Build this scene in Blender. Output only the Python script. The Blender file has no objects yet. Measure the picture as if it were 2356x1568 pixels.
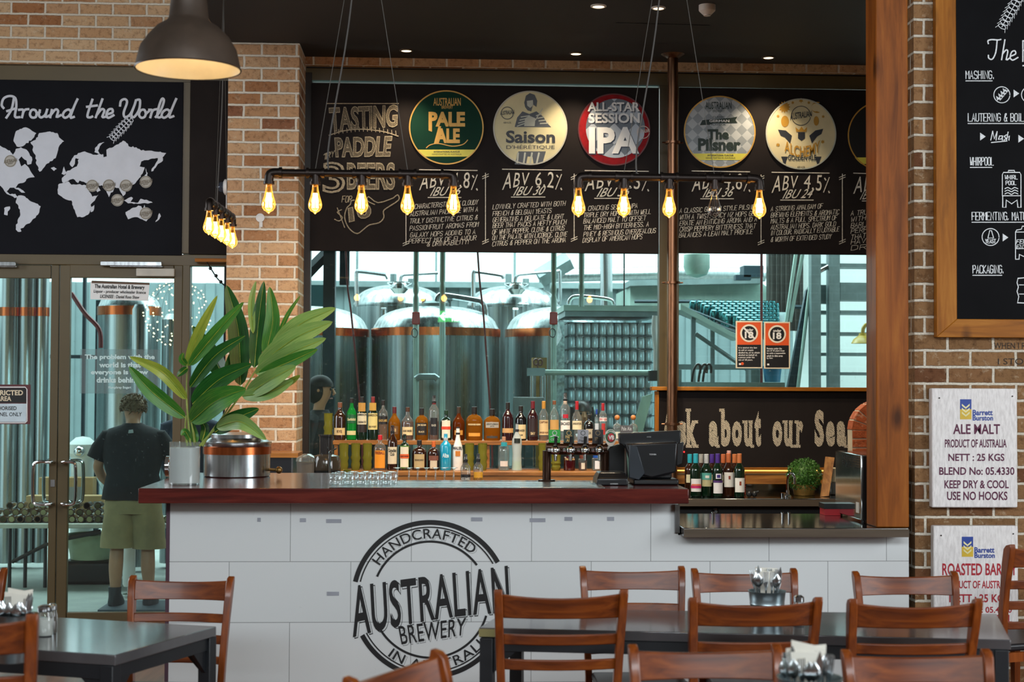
import bpy, bmesh, math, random
from mathutils import Vector, Matrix
random.seed(7)
sc = bpy.context.scene
COL = sc.collection
V = Vector
# ------------------------------------------------------------------ camera
FPX, HC = 3500.0, 1.70
_a, _p, _r = 0.050, math.atan(100 / 3500.0), 0.0048
_F = V((math.sin(_a) * math.cos(_p), math.cos(_a) * math.cos(_p), math.sin(_p)))
_R0 = V((math.cos(_a), -math.sin(_a), 0)); _U0 = _R0.cross(_F)
_R = _R0 * math.cos(_r) + _U0 * math.sin(_r); _U = _U0 * math.cos(_r) - _R0 * math.sin(_r)
cd = bpy.data.cameras.new('camera'); cam = bpy.data.objects.new('camera', cd); COL.objects.link(cam)
cd.sensor_width = 36; cd.lens = 36 * FPX / 2356; cd.clip_end = 200
cam.matrix_world = Matrix(((_R.x, _U.x, -_F.x, 0), (_R.y, _U.y, -_F.y, 0), (_R.z, _U.z, -_F.z, HC), (0, 0, 0, 1)))
cd.dof.use_dof = True; cd.dof.focus_distance = 9.2; cd.dof.aperture_fstop = 3.6
sc.camera = cam
# ------------------------------------------------------------------ sky, daylight, exposure
wd = bpy.data.worlds.new('sky'); sc.world = wd; wd.use_nodes = True
_bg = wd.node_tree.nodes['Background']; _bg.inputs[0].default_value = (0.86, 0.97, 0.98, 1); _bg.inputs[1].default_value = 2.1
def area(name, loc, target, sx, sy, power, col, spread=180):
    l = bpy.data.lights.new(name, 'AREA'); l.shape = 'RECTANGLE'; l.size = sx; l.size_y = sy; l.energy = power; l.color = col
    l.spread = math.radians(spread)
    o = bpy.data.objects.new(name, l); COL.objects.link(o); o.location = loc
    o.rotation_euler = (V(target) - V(loc)).to_track_quat('-Z', 'Y').to_euler(); return o
area('window_daylight_rear', (-0.2, -2.4, 4.75), (0, 7.5, 1.2), 9.0, 1.3, 520, (0.88, 0.95, 1.0))
area('window_daylight_side', (6.2, 3.2, 2.5), (0, 5.0, 1.2), 3.6, 2.6, 230, (0.90, 0.96, 1.0))
area('window_daylight_left', (-5.3, 8.3, 2.6), (-0.5, 6.6, 1.2), 2.6, 2.4, 130, (0.88, 0.95, 1.0))
area('hall_fill_top', (0, 16.5, 6.5), (0, 16.3, 0), 12, 6, 1100, (0.88, 0.98, 0.96))  # unseen fill light added above the hall to brighten it
area('hall_fill_front', (2.4, 12.9, 4.5), (3.9, 14.7, 1.6), 4.5, 1.0, 260, (0.90, 1.0, 0.98))  # unseen fill light added to lift the white wall and stairs
def lamp(name, loc, power, col, rad=0.03, spot=None, target=None):
    l = bpy.data.lights.new(name, 'SPOT' if spot else 'POINT'); l.energy = power; l.color = col; l.shadow_soft_size = rad
    if spot: l.spot_size = math.radians(spot); l.spot_blend = 0.7
    o = bpy.data.objects.new(name, l); COL.objects.link(o); o.location = loc
    if spot: o.rotation_euler = (V(target) - V(loc)).to_track_quat('-Z', 'Y').to_euler()
    return o
vs = sc.view_settings; vs.view_transform = 'Standard'; vs.look = 'None'; vs.gamma = 1; vs.use_curve_mapping = False; vs.exposure = 0.12
cy = sc.cycles; cy.use_denoising = True; cy.max_bounces = 7; cy.diffuse_bounces = 3; cy.glossy_bounces = 3; cy.transmission_bounces = 4
cy.transparent_max_bounces = 14; cy.caustics_reflective = False; cy.caustics_refractive = False; cy.sample_clamp_indirect = 6
cy.use_adaptive_sampling = True; cy.adaptive_threshold = 0.02
# ------------------------------------------------------------------ helpers
def ray(px, py): return _F + _R * ((px - 1178) / FPX) - _U * ((py - 784) / FPX)
def W(px, py, Y):
    d = ray(px, py); return V((0, 0, HC)) + d * (Y / d.y)
def Wz(px, py, z):
    d = ray(px, py); return V((0, 0, HC)) + d * ((z - HC) / d.z)
def mpp(Y): return Y / FPX
def srgb(h):
    if not isinstance(h, str): return tuple(h)[:3]
    h = h.lstrip('#'); o = []
    for i in (0, 2, 4):
        c = int(h[i:i + 2], 16) / 255; o.append(c / 12.92 if c <= 0.04045 else ((c + 0.055) / 1.055) ** 2.4)
    return tuple(o)
class MB:
    def __init__(s): s.bm = bmesh.new(); s.mi = 0; s.lay = 0
    def v(s, p): return s.bm.verts.new(p)
    def f(s, vs):
        try: fc = s.bm.faces.new(vs)
        except ValueError: return None
        fc.material_index = s.mi; return fc
    def poly(s, pts): return s.f([s.v(p) for p in pts])
    def box(s, x0, y0, z0, x1, y1, z1, M=None):
        P = [V((x, y, z)) for z in (z0, z1) for y in (y0, y1) for x in (x0, x1)]
        if M: P = [M @ p for p in P]
        q = [s.v(p) for p in P]
        for i in ((0, 2, 3, 1), (4, 5, 7, 6), (0, 1, 5, 4), (2, 6, 7, 3), (0, 4, 6, 2), (1, 3, 7, 5)): s.f([q[j] for j in i])
        return s
    def prism(s, pts, ext):
        n = len(pts); ext = V(ext); a = [s.v(V(p)) for p in pts]; b = [s.v(V(p) + ext) for p in pts]
        s.f(a); s.f(b[::-1])
        for i in range(n): s.f([a[i], b[i], b[(i + 1) % n], a[(i + 1) % n]])
        return s
    def rings(s, R, cap=True, closed=True):
        L = [[s.v(p) for p in r] for r in R]; n = len(L[0])
        for a, b in zip(L, L[1:]):
            for i in range(n if closed else n - 1): s.f([a[i], a[(i + 1) % n], b[(i + 1) % n], b[i]])
        if cap: s.f(L[0][::-1]); s.f(L[-1])
        return s
    def lathe(s, prof, c=(0, 0, 0), n=24, cap=True, ax='z', sy=1.0):
        c = V(c); R = []
        for r, z in prof:
            r = max(r, 1e-4); ring = []
            for i in range(n):
                t = 2 * math.pi * i / n; x, y = r * math.cos(t), r * math.sin(t) * sy
                ring.append(c + (V((x, y, z)) if ax == 'z' else V((x, z, y)) if ax == 'y' else V((z, x, y))))
            R.append(ring)
        return s.rings(R, cap)
    def tube(s, pts, r, n=10, cap=True, flat=1.0):
        pts = [V(p) for p in pts]; R = []; up = None
        for i, p in enumerate(pts):
            t = (pts[min(i + 1, len(pts) - 1)] - pts[max(i - 1, 0)]).normalized()
            if up is None:
                up = V((0, 0, 1)) if abs(t.z) < 0.9 else V((0, 1, 0))
            a = t.cross(up)
            if a.length < 1e-6: a = t.cross(V((1, 0.3, 0.2)))
            a.normalize(); b = a.cross(t).normalized(); up = b
            rr = r[i] if isinstance(r, (list, tuple)) else r
            R.append([p + a * (rr * math.cos(2 * math.pi * k / n)) + b * (rr * flat * math.sin(2 * math.pi * k / n)) for k in range(n)])
        return s.rings(R, cap)
    def cyl(s, a, b, r, n=16): return s.tube([a, b], r, n)
    def ball(s, c, r, n=16, m=10, sz=1.0, sy=1.0):
        return s.lathe([(r * math.sin(math.pi * k / m), -r * sz * math.cos(math.pi * k / m)) for k in range(m + 1)], c, n, True, 'z', sy)
    def ribbon(s, pts, w, nrm=(0, -1, 0), closed=False):
        nrm = V(nrm); s.lay += 1; pts = [V(p) + nrm * (.00007 * (s.lay % 17) + .000012 * i) for i, p in enumerate(pts)]; n = len(pts)
        if n < 2: return s
        A, B = [], []
        for i, p in enumerate(pts):
            q0 = pts[i - 1] if (i > 0 or closed) else p; q1 = pts[(i + 1) % n] if (i < n - 1 or closed) else p
            t = q1 - q0
            if t.length < 1e-7: t = V((1, 0, 0))
            t.normalize(); k = t.cross(nrm).normalized() * (w / 2)
            if i > 0 and i < n - 1:
                c = (q1 - p).normalized().dot((p - q0).normalized()); k = k * min(1.5, 1 / max(0.55, math.sqrt(max(0, (1 + c) / 2))))
            e = V((0, 0, 0))
            if not closed and i == 0: e = -t * (w * 0.35)
            if not closed and i == n - 1: e = t * (w * 0.35)
            A.append(s.v(p + k + e)); B.append(s.v(p - k + e))
        for i in range(n if closed else n - 1): s.f([A[i], A[(i + 1) % n], B[(i + 1) % n], B[i]])
        return s
    def text(s, st, fn, bold=0.0, shear=0.0, outline=0.0, space=1.0, res=3):
        vs_, fs_ = glyphs(st, bold, shear, outline, space, res)
        q = [s.v(fn(u, w_)) for u, w_ in vs_]
        for f in fs_: s.f([q[i] for i in f])
        return s
    def build(s, name, mat, parent=None, smooth=True, bevel=0, world=True, loc=None, angle=0.6):
        bm = s.bm; bmesh.ops.recalc_face_normals(bm, faces=bm.faces)
        uv = bm.loops.layers.uv.new('UVMap')
        for fc in bm.faces:
            n = fc.normal; ax = max(range(3), key=lambda k: abs(n[k])); fc.smooth = smooth
            for l in fc.loops:
                c = l.vert.co; l[uv].uv = (c.y, c.z) if ax == 0 else (c.x, c.z) if ax == 1 else (c.x, c.y)
        if smooth:
            for e in bm.edges:
                if len(e.link_faces) == 2 and e.calc_face_angle(0) > angle: e.smooth = False
        off = V((0, 0, 0))
        if world:
            if loc is not None: off = V(loc)
            q = parent
            while q is not None: off = off + q.location; q = q.parent
            if off.length > 0: bmesh.ops.translate(bm, verts=bm.verts, vec=-off)
        me = bpy.data.meshes.new(name); bm.to_mesh(me); bm.free()
        for m in (mat if isinstance(mat, (list, tuple)) else [mat]): me.materials.append(m)
        o = bpy.data.objects.new(name, me); COL.objects.link(o)
        if parent is not None: o.parent = parent
        elif loc is not None: o.location = loc
        if bevel:
            b = o.modifiers.new('bevel', 'BEVEL'); b.width = bevel; b.segments = 2; b.limit_method = 'ANGLE'; b.angle_limit = 0.6; b.harden_normals = False
        return o
_gc = {}
def glyphs(st, bold, shear, outline, space, res):
    key = (st, bold, shear, outline, space, res)
    if key not in _gc:
        cu = bpy.data.curves.new('glyphs', 'FONT'); cu.body = st; cu.offset = bold; cu.shear = shear; cu.resolution_u = res; cu.space_character = space
        if outline: cu.fill_mode = 'NONE'; cu.bevel_depth = outline; cu.bevel_resolution = 0
        ob = bpy.data.objects.new('glyphs', cu); me = bpy.data.meshes.new_from_object(ob)
        P = [v.co.copy() for v in me.vertices]; Fs = [tuple(p.vertices) for p in me.polygons if not outline or p.normal.z > 0.1]
        bpy.data.objects.remove(ob); bpy.data.curves.remove(cu); bpy.data.meshes.remove(me)
        xs = [p.x for p in P]; ys = [p.y for p in P]; x0, x1, y0, y1 = min(xs), max(xs), min(ys), max(ys)
        _gc[key] = ([((p.x - x0) / (x1 - x0), (p.y - y0) / (y1 - y0)) for p in P], Fs)
    return _gc[key]
def rect(x0, y0, x1, y1, Y):          # text box on the plane Y, from picture edges
    return lambda u, v: W(x0 + (x1 - x0) * u, y1 + (y0 - y1) * v, Y)
def quad4(bl, br, tr, tl, Y):
    def g(u, v):
        x = (bl[0] * (1 - u) + br[0] * u) * (1 - v) + (tl[0] * (1 - u) + tr[0] * u) * v
        y = (bl[1] * (1 - u) + br[1] * u) * (1 - v) + (tl[1] * (1 - u) + tr[1] * u) * v
        return W(x, y, Y)
    return g
def arc(cx, cy, r0, r1, a0, a1, Y):    # text along an arc, degrees
    def g(u, v):
        a = math.radians(a0 + (a1 - a0) * u); r = r0 + (r1 - r0) * v
        return W(cx + r * math.cos(a), cy - r * math.sin(a), Y)
    return g
def tag(o, label=None, cat=None, group=None, kind=None):
    if label: o['label'] = label
    if cat: o['category'] = cat
    if group: o['group'] = group
    if kind: o['kind'] = kind
    return o
def thing(name, label, cat, loc=(0, 0, 0), rz=0.0, group=None):
    o = bpy.data.objects.new(name, None); COL.objects.link(o); o.empty_display_size = 0.05
    o.location = loc; o.rotation_euler = (0, 0, rz); return tag(o, label, cat, group)
def struct(o): o['kind'] = 'structure'; return o
KIDS = {}
def copy_tree(src, loc=None, rz=None, label=None, group=None, parent=None):
    c = src.copy(); COL.objects.link(c)
    if parent is not None: c.parent = parent
    if loc is not None: c.location = loc
    if rz is not None: c.rotation_euler = (0, 0, rz)
    if label: c['label'] = label
    if group: c['group'] = group
    for ch in [k for k in src.children]: copy_tree(ch, parent=c)
    return c
def arcpts(cx, cy, r, a0, a1, n, ry=None):
    ry = ry or r
    return [(cx + r * math.cos(math.radians(a0 + (a1 - a0) * i / n)), cy - ry * math.sin(math.radians(a0 + (a1 - a0) * i / n))) for i in range(n + 1)]
def PX(pts, Y): return [W(x, y, Y) for x, y in pts]
def smoothpts(P, n=6):
    P = [V(p) for p in P]; o = []
    for i in range(len(P) - 1):
        a, b, c, d = P[max(i - 1, 0)], P[i], P[i + 1], P[min(i + 2, len(P) - 1)]
        for k in range(n):
            t = k / n; o.append(0.5 * ((2 * b) + (c - a) * t + (2 * a - 5 * b + 4 * c - d) * t * t + (3 * b - a - 3 * c + d) * t ** 3))
    o.append(P[-1]); return o
# ------------------------------------------------------------------ materials
def _new(name):
    m = bpy.data.materials.new(name); m.use_nodes = True; nt = m.node_tree; nt.nodes.clear()
    out = nt.nodes.new('ShaderNodeOutputMaterial'); return m, nt, out
def N(nt, t, **kw):
    n = nt.nodes.new('ShaderNode' + t)
    for k, v in kw.items(): setattr(n, k, v)
    return n
def ramp(nt, stops):
    r = N(nt, 'ValToRGB'); e = r.color_ramp.elements
    while len(e) < len(stops): e.new(0.5)
    for el, (p, c) in zip(e, stops): el.position = p; el.color = (*srgb(c), 1)
    return r
def mapping(nt, coord='Object', scale=(1, 1, 1), rot=(0, 0, 0), loc=(0, 0, 0)):
    tc = N(nt, 'TexCoord'); mp = N(nt, 'Mapping'); nt.links.new(tc.outputs[coord], mp.inputs[0])
    mp.inputs['Scale'].default_value = scale; mp.inputs['Rotation'].default_value = rot; mp.inputs['Location'].default_value = loc
    return mp
def noise(nt, vec, scale, detail=4, rough=0.55, dist=0):
    n = N(nt, 'TexNoise'); n.inputs['Scale'].default_value = scale; n.inputs['Detail'].default_value = detail
    n.inputs['Roughness'].default_value = rough; n.inputs['Distortion'].default_value = dist
    if vec is not None: nt.links.new(vec.outputs[0], n.inputs['Vector'])
    return n
def bump(nt, hout, bs, strength=0.3, dist=0.01):
    b = N(nt, 'Bump'); b.inputs['Strength'].default_value = strength; b.inputs['Distance'].default_value = dist
    nt.links.new(hout, b.inputs['Height']); nt.links.new(b.outputs[0], bs.inputs['Normal'])
def mixc(nt, fac, a, b, mode='MIX'):
    m = N(nt, 'Mix', data_type='RGBA', blend_type=mode)
    for s, i in ((fac, 0), (a, 6), (b, 7)):
        if hasattr(s, 'is_linked'): nt.links.new(s, m.inputs[i])
        elif i == 0: m.inputs[0].default_value = s
        else: m.inputs[i].default_value = (*srgb(s), 1)
    return m.outputs[2]
def mk(name, col, rough=0.5, metal=0.0, var=0.12, vscale=9.0, spec=0.5, emit=None, estr=0, bmp=0, coat=0, alpha=1.0, sheen=0, stretch=(1, 1, 1)):
    m, nt, out = _new(name); b = N(nt, 'BsdfPrincipled'); nt.links.new(b.outputs[0], out.inputs[0])
    mp = mapping(nt, 'Object', stretch); nz = noise(nt, mp, vscale)
    c = srgb(col); r = N(nt, 'ValToRGB'); e = r.color_ramp.elements
    e[0].position = 0.3; e[1].position = 0.7
    e[0].color = (*[x * (1 - var) for x in c], 1); e[1].color = (*[min(1, x * (1 + var)) for x in c], 1)
    nt.links.new(nz.outputs[0], r.inputs[0]); nt.links.new(r.outputs[0], b.inputs['Base Color'])
    b.inputs['Roughness'].default_value = rough; b.inputs['Metallic'].default_value = metal; b.inputs['Specular IOR Level'].default_value = spec
    b.inputs['Coat Weight'].default_value = coat; b.inputs['Coat Roughness'].default_value = 0.08
    if emit: b.inputs['Emission Color'].default_value = (*srgb(emit), 1); b.inputs['Emission Strength'].default_value = estr
    if bmp: bump(nt, nz.outputs[0], b, bmp, 0.004)
    return m
def brick(name, stops, mortar='#cfc6b6', off=(0, 0), bl=0.24, bh=0.086, ms=0.013):
    m, nt, out = _new(name); b = N(nt, 'BsdfPrincipled'); nt.links.new(b.outputs[0], out.inputs[0])
    tc = N(nt, 'TexCoord'); mp = N(nt, 'Mapping'); nt.links.new(tc.outputs['UV'], mp.inputs[0]); mp.inputs['Location'].default_value = (off[0], off[1], 0)
    dn = noise(nt, mp, 22, 4); ad = N(nt, 'VectorMath', operation='MULTIPLY_ADD'); nt.links.new(dn.outputs['Color'], ad.inputs[0])
    ad.inputs[1].default_value = (0.009, 0.009, 0); nt.links.new(mp.outputs[0], ad.inputs[2])
    br = N(nt, 'TexBrick'); nt.links.new(ad.outputs[0], br.inputs['Vector'])
    br.inputs['Scale'].default_value = 1; br.inputs['Brick Width'].default_value = bl; br.inputs['Row Height'].default_value = bh
    br.inputs['Mortar Size'].default_value = ms / 2; br.inputs['Mortar Smooth'].default_value = 0.25; br.inputs['Bias'].default_value = 0
    br.inputs['Color1'].default_value = (0, 0, 0, 1); br.inputs['Color2'].default_value = (1, 1, 1, 1); br.inputs['Mortar'].default_value = (0.5, 0.5, 0.5, 1)
    rp = ramp(nt, stops); nt.links.new(br.outputs['Color'], rp.inputs[0])
    n1 = noise(nt, mp, 26, 6, 0.7); n2 = noise(nt, mp, 90, 4, 0.7)
    r1 = ramp(nt, [(0.32, '#8a7666'), (0.5, '#ffffff'), (0.66, '#ffffff')]); nt.links.new(n1.outputs[0], r1.inputs[0])
    c = mixc(nt, 0.65, rp.outputs[0], r1.outputs[0], 'MULTIPLY')
    r2 = ramp(nt, [(0.56, '#000000'), (0.70, '#ffffff')]); n3 = noise(nt, mp, 15, 6, 0.75); nt.links.new(n3.outputs[0], r2.inputs[0])
    c = mixc(nt, r2.outputs[0], c, mixc(nt, 0.55, c, '#d8c6a8'))
    mo = ramp(nt, [(0.3, mortar), (0.75, '#e9e2d4')]); nt.links.new(n2.outputs[0], mo.inputs[0])
    c = mixc(nt, br.outputs['Fac'], c, mo.outputs[0]); nt.links.new(c, b.inputs['Base Color'])
    b.inputs['Roughness'].default_value = 0.9; b.inputs['Specular IOR Level'].default_value = 0.2
    h = N(nt, 'Math', operation='MULTIPLY_ADD'); nt.links.new(br.outputs['Fac'], h.inputs[0]); h.inputs[1].default_value = -1.6
    nt.links.new(n1.outputs[0], h.inputs[2]); bump(nt, h.outputs[0], b, 0.9, 0.012); return m
def wood(name, c0, c1, c2, scale=1.0, axis='z', rough=0.4, coat=0.0, knots=False):
    m, nt, out = _new(name); b = N(nt, 'BsdfPrincipled'); nt.links.new(b.outputs[0], out.inputs[0])
    st = {'x': (0.8, 9, 9), 'y': (9, 0.8, 9), 'z': (9, 9, 0.8)}[axis]
    mp = mapping(nt, 'Object', tuple(s * scale for s in st)); n1 = noise(nt, mp, 3.0, 6, 0.62, 0.5)
    rp = ramp(nt, [(0.28, c0), (0.5, c1), (0.72, c2)]); nt.links.new(n1.outputs[0], rp.inputs[0]); c = rp.outputs[0]
    if knots:
        mk_ = mapping(nt, 'Object', (5, 5, 2.2)); vo = N(nt, 'TexVoronoi'); vo.inputs['Scale'].default_value = 1.0; nt.links.new(mk_.outputs[0], vo.inputs['Vector'])
        kr = ramp(nt, [(0.05, '#2a1408'), (0.19, '#ffffff')]); nt.links.new(vo.outputs['Distance'], kr.inputs[0]); c = mixc(nt, 0.75, c, kr.outputs[0], 'MULTIPLY')
    nt.links.new(c, b.inputs['Base Color']); b.inputs['Roughness'].default_value = rough
    b.inputs['Coat Weight'].default_value = coat; b.inputs['Coat Roughness'].default_value = 0.12
    b.inputs['Specular IOR Level'].default_value = 0.2 if knots else 0.4; bump(nt, n1.outputs[0], b, 0.12, 0.002); return m
def steel(name, col='#b9bec0', rough=0.22, streak=(14, 14, 0.25), var=0.25, metal=1.0):
    m, nt, out = _new(name); b = N(nt, 'BsdfPrincipled'); nt.links.new(b.outputs[0], out.inputs[0])
    mp = mapping(nt, 'Object', streak); n1 = noise(nt, mp, 2.5, 5, 0.6); c = srgb(col)
    r = N(nt, 'ValToRGB'); e = r.color_ramp.elements; e[0].position = 0.3; e[1].position = 0.7
    e[0].color = (*[x * (1 - var) for x in c], 1); e[1].color = (*[min(1, x * (1 + var)) for x in c], 1)
    nt.links.new(n1.outputs[0], r.inputs[0]); nt.links.new(r.outputs[0], b.inputs['Base Color'])
    b.inputs['Metallic'].default_value = metal
    mr = N(nt, 'MapRange'); nt.links.new(n1.outputs[0], mr.inputs[0]); mr.inputs[3].default_value = rough * 0.7; mr.inputs[4].default_value = rough * 1.4
    nt.links.new(mr.outputs[0], b.inputs['Roughness']); return m
def glass(name, tint='#dff3f2', gloss=1.0, rough=0.02, ior=1.45, solid=None, amt=0.0, dirt=0.0, cap=0.5):
    m, nt, out = _new(name); t = N(nt, 'BsdfTransparent'); t.inputs[0].default_value = (*srgb(tint), 1); g = N(nt, 'BsdfGlossy')
    g.inputs['Roughness'].default_value = rough; g.inputs['Color'].default_value = (gloss, gloss, gloss, 1)
    fr = N(nt, 'Fresnel'); fr.inputs[0].default_value = ior; cl = N(nt, 'Math', operation='MINIMUM'); nt.links.new(fr.outputs[0], cl.inputs[0]); cl.inputs[1].default_value = cap
    base = t.outputs[0]
    if solid:
        d = N(nt, 'BsdfDiffuse'); d.inputs[0].default_value = (*srgb(solid), 1); mx0 = N(nt, 'MixShader'); mx0.inputs[0].default_value = amt
        nt.links.new(t.outputs[0], mx0.inputs[1]); nt.links.new(d.outputs[0], mx0.inputs[2]); base = mx0.outputs[0]
        if dirt:
            mp = mapping(nt, 'Object'); nz = noise(nt, mp, 60, 3, 0.6); rr = ramp(nt, [(0.66, '#000000'), (0.74, '#ffffff')]); nt.links.new(nz.outputs[0], rr.inputs[0])
            ml = N(nt, 'Math', operation='MULTIPLY_ADD'); nt.links.new(rr.outputs[0], ml.inputs[0]); ml.inputs[1].default_value = dirt; ml.inputs[2].default_value = amt; nt.links.new(ml.outputs[0], mx0.inputs[0])
    mx = N(nt, 'MixShader'); nt.links.new(cl.outputs[0], mx.inputs[0]); nt.links.new(base, mx.inputs[1]); nt.links.new(g.outputs[0], mx.inputs[2])
    nt.links.new(mx.outputs[0], out.inputs[0]); return m
def emit(name, col, s):
    m, nt, out = _new(name); e = N(nt, 'Emission'); e.inputs[0].default_value = (*srgb(col), 1); e.inputs[1].default_value = s
    nt.links.new(e.outputs[0], out.inputs[0]); return m
M = {}
M['brick_wall'] = brick('brick_wall', [(0.0, '#bf9168'), (0.35, '#cba57d'), (0.7, '#d5b48e'), (0.9, '#ad7850'), (1.0, '#91603f')], off=(0.05, -W(1100, 156, 11.0).z), mortar='#d6c9b2', ms=0.018)
M['brick_pillar'] = brick('brick_pillar', [(0.0, '#bd916b'), (0.35, '#cba680'), (0.7, '#c49a72'), (0.9, '#a87650'), (1.0, '#7e5240')], off=(-W(603, 200, 10.55).x, -W(600, 155, 10.55).z), mortar='#dacdb8', ms=0.018)
M['brick_right'] = brick('brick_right', [(0.0, '#7a5a3c'), (0.4, '#8d6a48'), (0.7, '#9b7550'), (1.0, '#6a452e')], mortar='#c2b7a2', off=(0.11, -W(2200, 120, 7.75).z), ms=0.016)
M['post'] = wood('post_timber', '#5e300c', '#8a4c18', '#a06022', 0.7, 'z', 0.45, 0.08, True)
M['pine'] = wood('pine_frame', '#74440e', '#9a5c16', '#b27428', 0.8, 'z', 0.5, 0.04, True)
M['pine_x'] = wood('pine_frame_x', '#74440e', '#9a5c16', '#b27428', 0.8, 'x', 0.5, 0.04, True)
M['shelf'] = wood('shelf_timber', '#6b3f17', '#9a622a', '#b27a3a', 1.2, 'x', 0.4, 0.2)
M['bar_top'] = wood('bar_top_timber', '#38100e', '#551c17', '#6b2a20', 1.0, 'x', 0.22, 0.5)
M['chair'] = wood('chair_timber', '#5a260a', '#7c3b10', '#944c18', 1.3, 'z', 0.32, 0.2)
M['chair_x'] = wood('chair_slat_timber', '#4e210a', '#703410', '#8a4718', 1.3, 'x', 0.38, 0.04)
M['floor'] = wood('floor_boards', '#3c1d10', '#6a3a24', '#8a573a', 0.35, 'y', 0.3, 0.3)
M['tabletop'] = mk('table_laminate', '#4b4a4c', 0.16, 0, 0.15, 5, 0.8, coat=0.4)
M['table_steel'] = mk('table_frame_paint', '#1b1e22', 0.4, 0, 0.1)
M['alu'] = mk('bronze_frame', '#574a2e', 0.42, 0.0, 0.08, 3)
M['alu_dark'] = mk('dark_brown_frame', '#241c18', 0.5, 0.1, 0.1)
M['gap'] = mk('black_gap', '#0b0b0c', 0.7)
M['soffit'] = mk('soffit_paint', '#1d1715', 0.75, 0, 0.1, 2)
M['board'] = mk('chalkboard', '#221d1c', 0.7, 0, 0.18, 3, 0.12)
M['board_map'] = mk('map_board', '#15161b', 0.7, 0, 0.12, 3, 0.1)
M['paint'] = mk('plaster_paint', '#8d8a84', 0.85)
M['chalk'] = mk('chalk_white', '#d9d3c4', 0.9, 0, 0.25, 120)
M['chalk_dim'] = mk('chalk_cream', '#a89b82', 0.9, 0, 0.4, 140)
M['tile_white'] = mk('white_sheet', '#dfe3e4', 0.4)
M['white'] = mk('white_vinyl', '#e8e8e6', 0.5, var=0.04)
M['black'] = mk('black_vinyl', '#0c0b0d', 0.45, var=0.1)
M['plastic_black'] = mk('black_plastic', '#101113', 0.35, 0, 0.1)
M['steel'] = steel('stainless')
M['steel_tank'] = steel('tank_steel', '#959fa0', 0.26, (9, 9, 0.12), 0.5)
M['steel_bench'] = steel('bench_steel', '#8f8f8c', 0.10, (0.6, 14, 14), 0.2)
M['chrome'] = steel('chrome', '#d6d8d8', 0.08, (3, 3, 3), 0.05)
M['copper'] = steel('copper', '#c4693c', 0.22, (10, 10, 0.4), 0.3)
M['copper_pole'] = steel('aged_copper', '#7d5a44', 0.34, (20, 20, 2), 0.35)
M['pipe_iron'] = mk('dark_iron_pipe', '#2a2320', 0.38, 0.75, 0.15)
M['glass'] = glass('window_glass', '#ecfafa', 1.0, 0.01, 1.4, '#dfeef0', 0.006, 0.12, 0.35)
M['glass_clear'] = glass('clear_glass', '#f0f6f6', 1.0, 0.02, 1.6, '#ffffff', 0.06)
M['acrylic'] = glass('clear_film', '#e8f0f0', 0.9, 0.03, 1.4, '#dfe8ea', 0.10)
M['galv'] = steel('galvanised', '#9fb0b6', 0.35, (4, 4, 4), 0.2)
M['red'] = mk('red_plastic', '#b3261e', 0.4)
M['orange'] = mk('sign_orange', '#e2571b', 0.5, var=0.05)
M['gold'] = mk('gold_print', '#c99a45', 0.45, 0.2, 0.1)
M['yellow'] = mk('yellow_print', '#d9cf4c', 0.5, var=0.06)
# ------------------------------------------------------------------ the setting
YW = 11.0                                            # face of the brick back wall
ZS = W(1100, 137, YW).z                              # underside of the bar ceiling
def bxp(mb, x0, y0, x1, y1, Y0, Y1):                 # box whose front face covers picture edges at depth Y0
    xa, xb = W(x0, (y0 + y1) / 2, Y0).x, W(x1, (y0 + y1) / 2, Y0).x
    za, zb = W((x0 + x1) / 2, y1, Y0).z, W((x0 + x1) / 2, y0, Y0).z
    mb.box(xa, Y0, za, xb, Y1, zb); return mb
XP0, XP1 = W(521, 560, 10.55).x, W(686, 560, 10.55).x
XE = 4.2
ZHEAD = W(250, 149, YW).z
b = MB().box(-5.6, -3.2, -0.08, 6.6, YW + 0.3, 0); struct(b.build('floor', M['floor']))
b = MB().box(-9, YW + 0.3, -0.08, 9, 25, 0); struct(b.build('floor_brewery', mk('concrete', '#9aa39d', 0.6, 0, 0.2, 2)))
b = MB().box(-5.6, -3.2, 5.6, 6.6, YW + 0.3, 5.7); struct(b.build('ceiling', M['paint']))
b = MB().box(XP0 - 0.04, 6.3, ZS, XE + 0.1, YW + 0.3, ZS + 0.35); struct(b.build('ceiling_bar', M['soffit'], bevel=0.004))
b = MB().box(-5.7, -3.2, 0, -5.6, YW + 0.3, 5.7); struct(b.build('wall_left', M['paint']))
b = MB().box(-5.6, -3.3, 0, 6.6, -3.2, 5.7); struct(b.build('wall_rear', M['paint']))
b = MB().box(6.6, -3.2, 0, 6.7, 8, 5.7); struct(b.build('wall_east', M['paint']))
b = MB().box(XE, 8, 0, XE + 0.1, YW + 0.3, ZS); struct(b.build('wall_bay', M['brick_right']))
XR = W(2104, 800, 7.75).x
b = MB().box(XR, 7.75, 0, 6.6, 8.0, 5.7); struct(b.build('wall_right', M['brick_right']))
XD0 = W(-140, 800, YW).x
b = MB()
b.box(-5.6, YW, ZHEAD, XP0 + 0.05, YW + 0.28, 5.7)
b.box(-5.6, YW, 0, XD0, YW + 0.28, ZHEAD)
b.box(XP1 - 0.05, YW - 0.01, W(1100, 156, YW).z, XE, YW + 0.28, ZS + 0.3)
b.box(XP1 - 0.05, YW, 0, XE, YW + 0.28, W(1100, 1112, YW).z)
b.box(XP1 - 0.05, YW, ZS + 0.3, XE, YW + 0.28, 5.7)
struct(b.build('wall_back', M['brick_wall']))
b = MB().box(XP0, 10.55, 0, XP1, YW + 0.28, ZS); struct(b.build('pillar', M['brick_pillar'], bevel=0.006))
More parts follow.
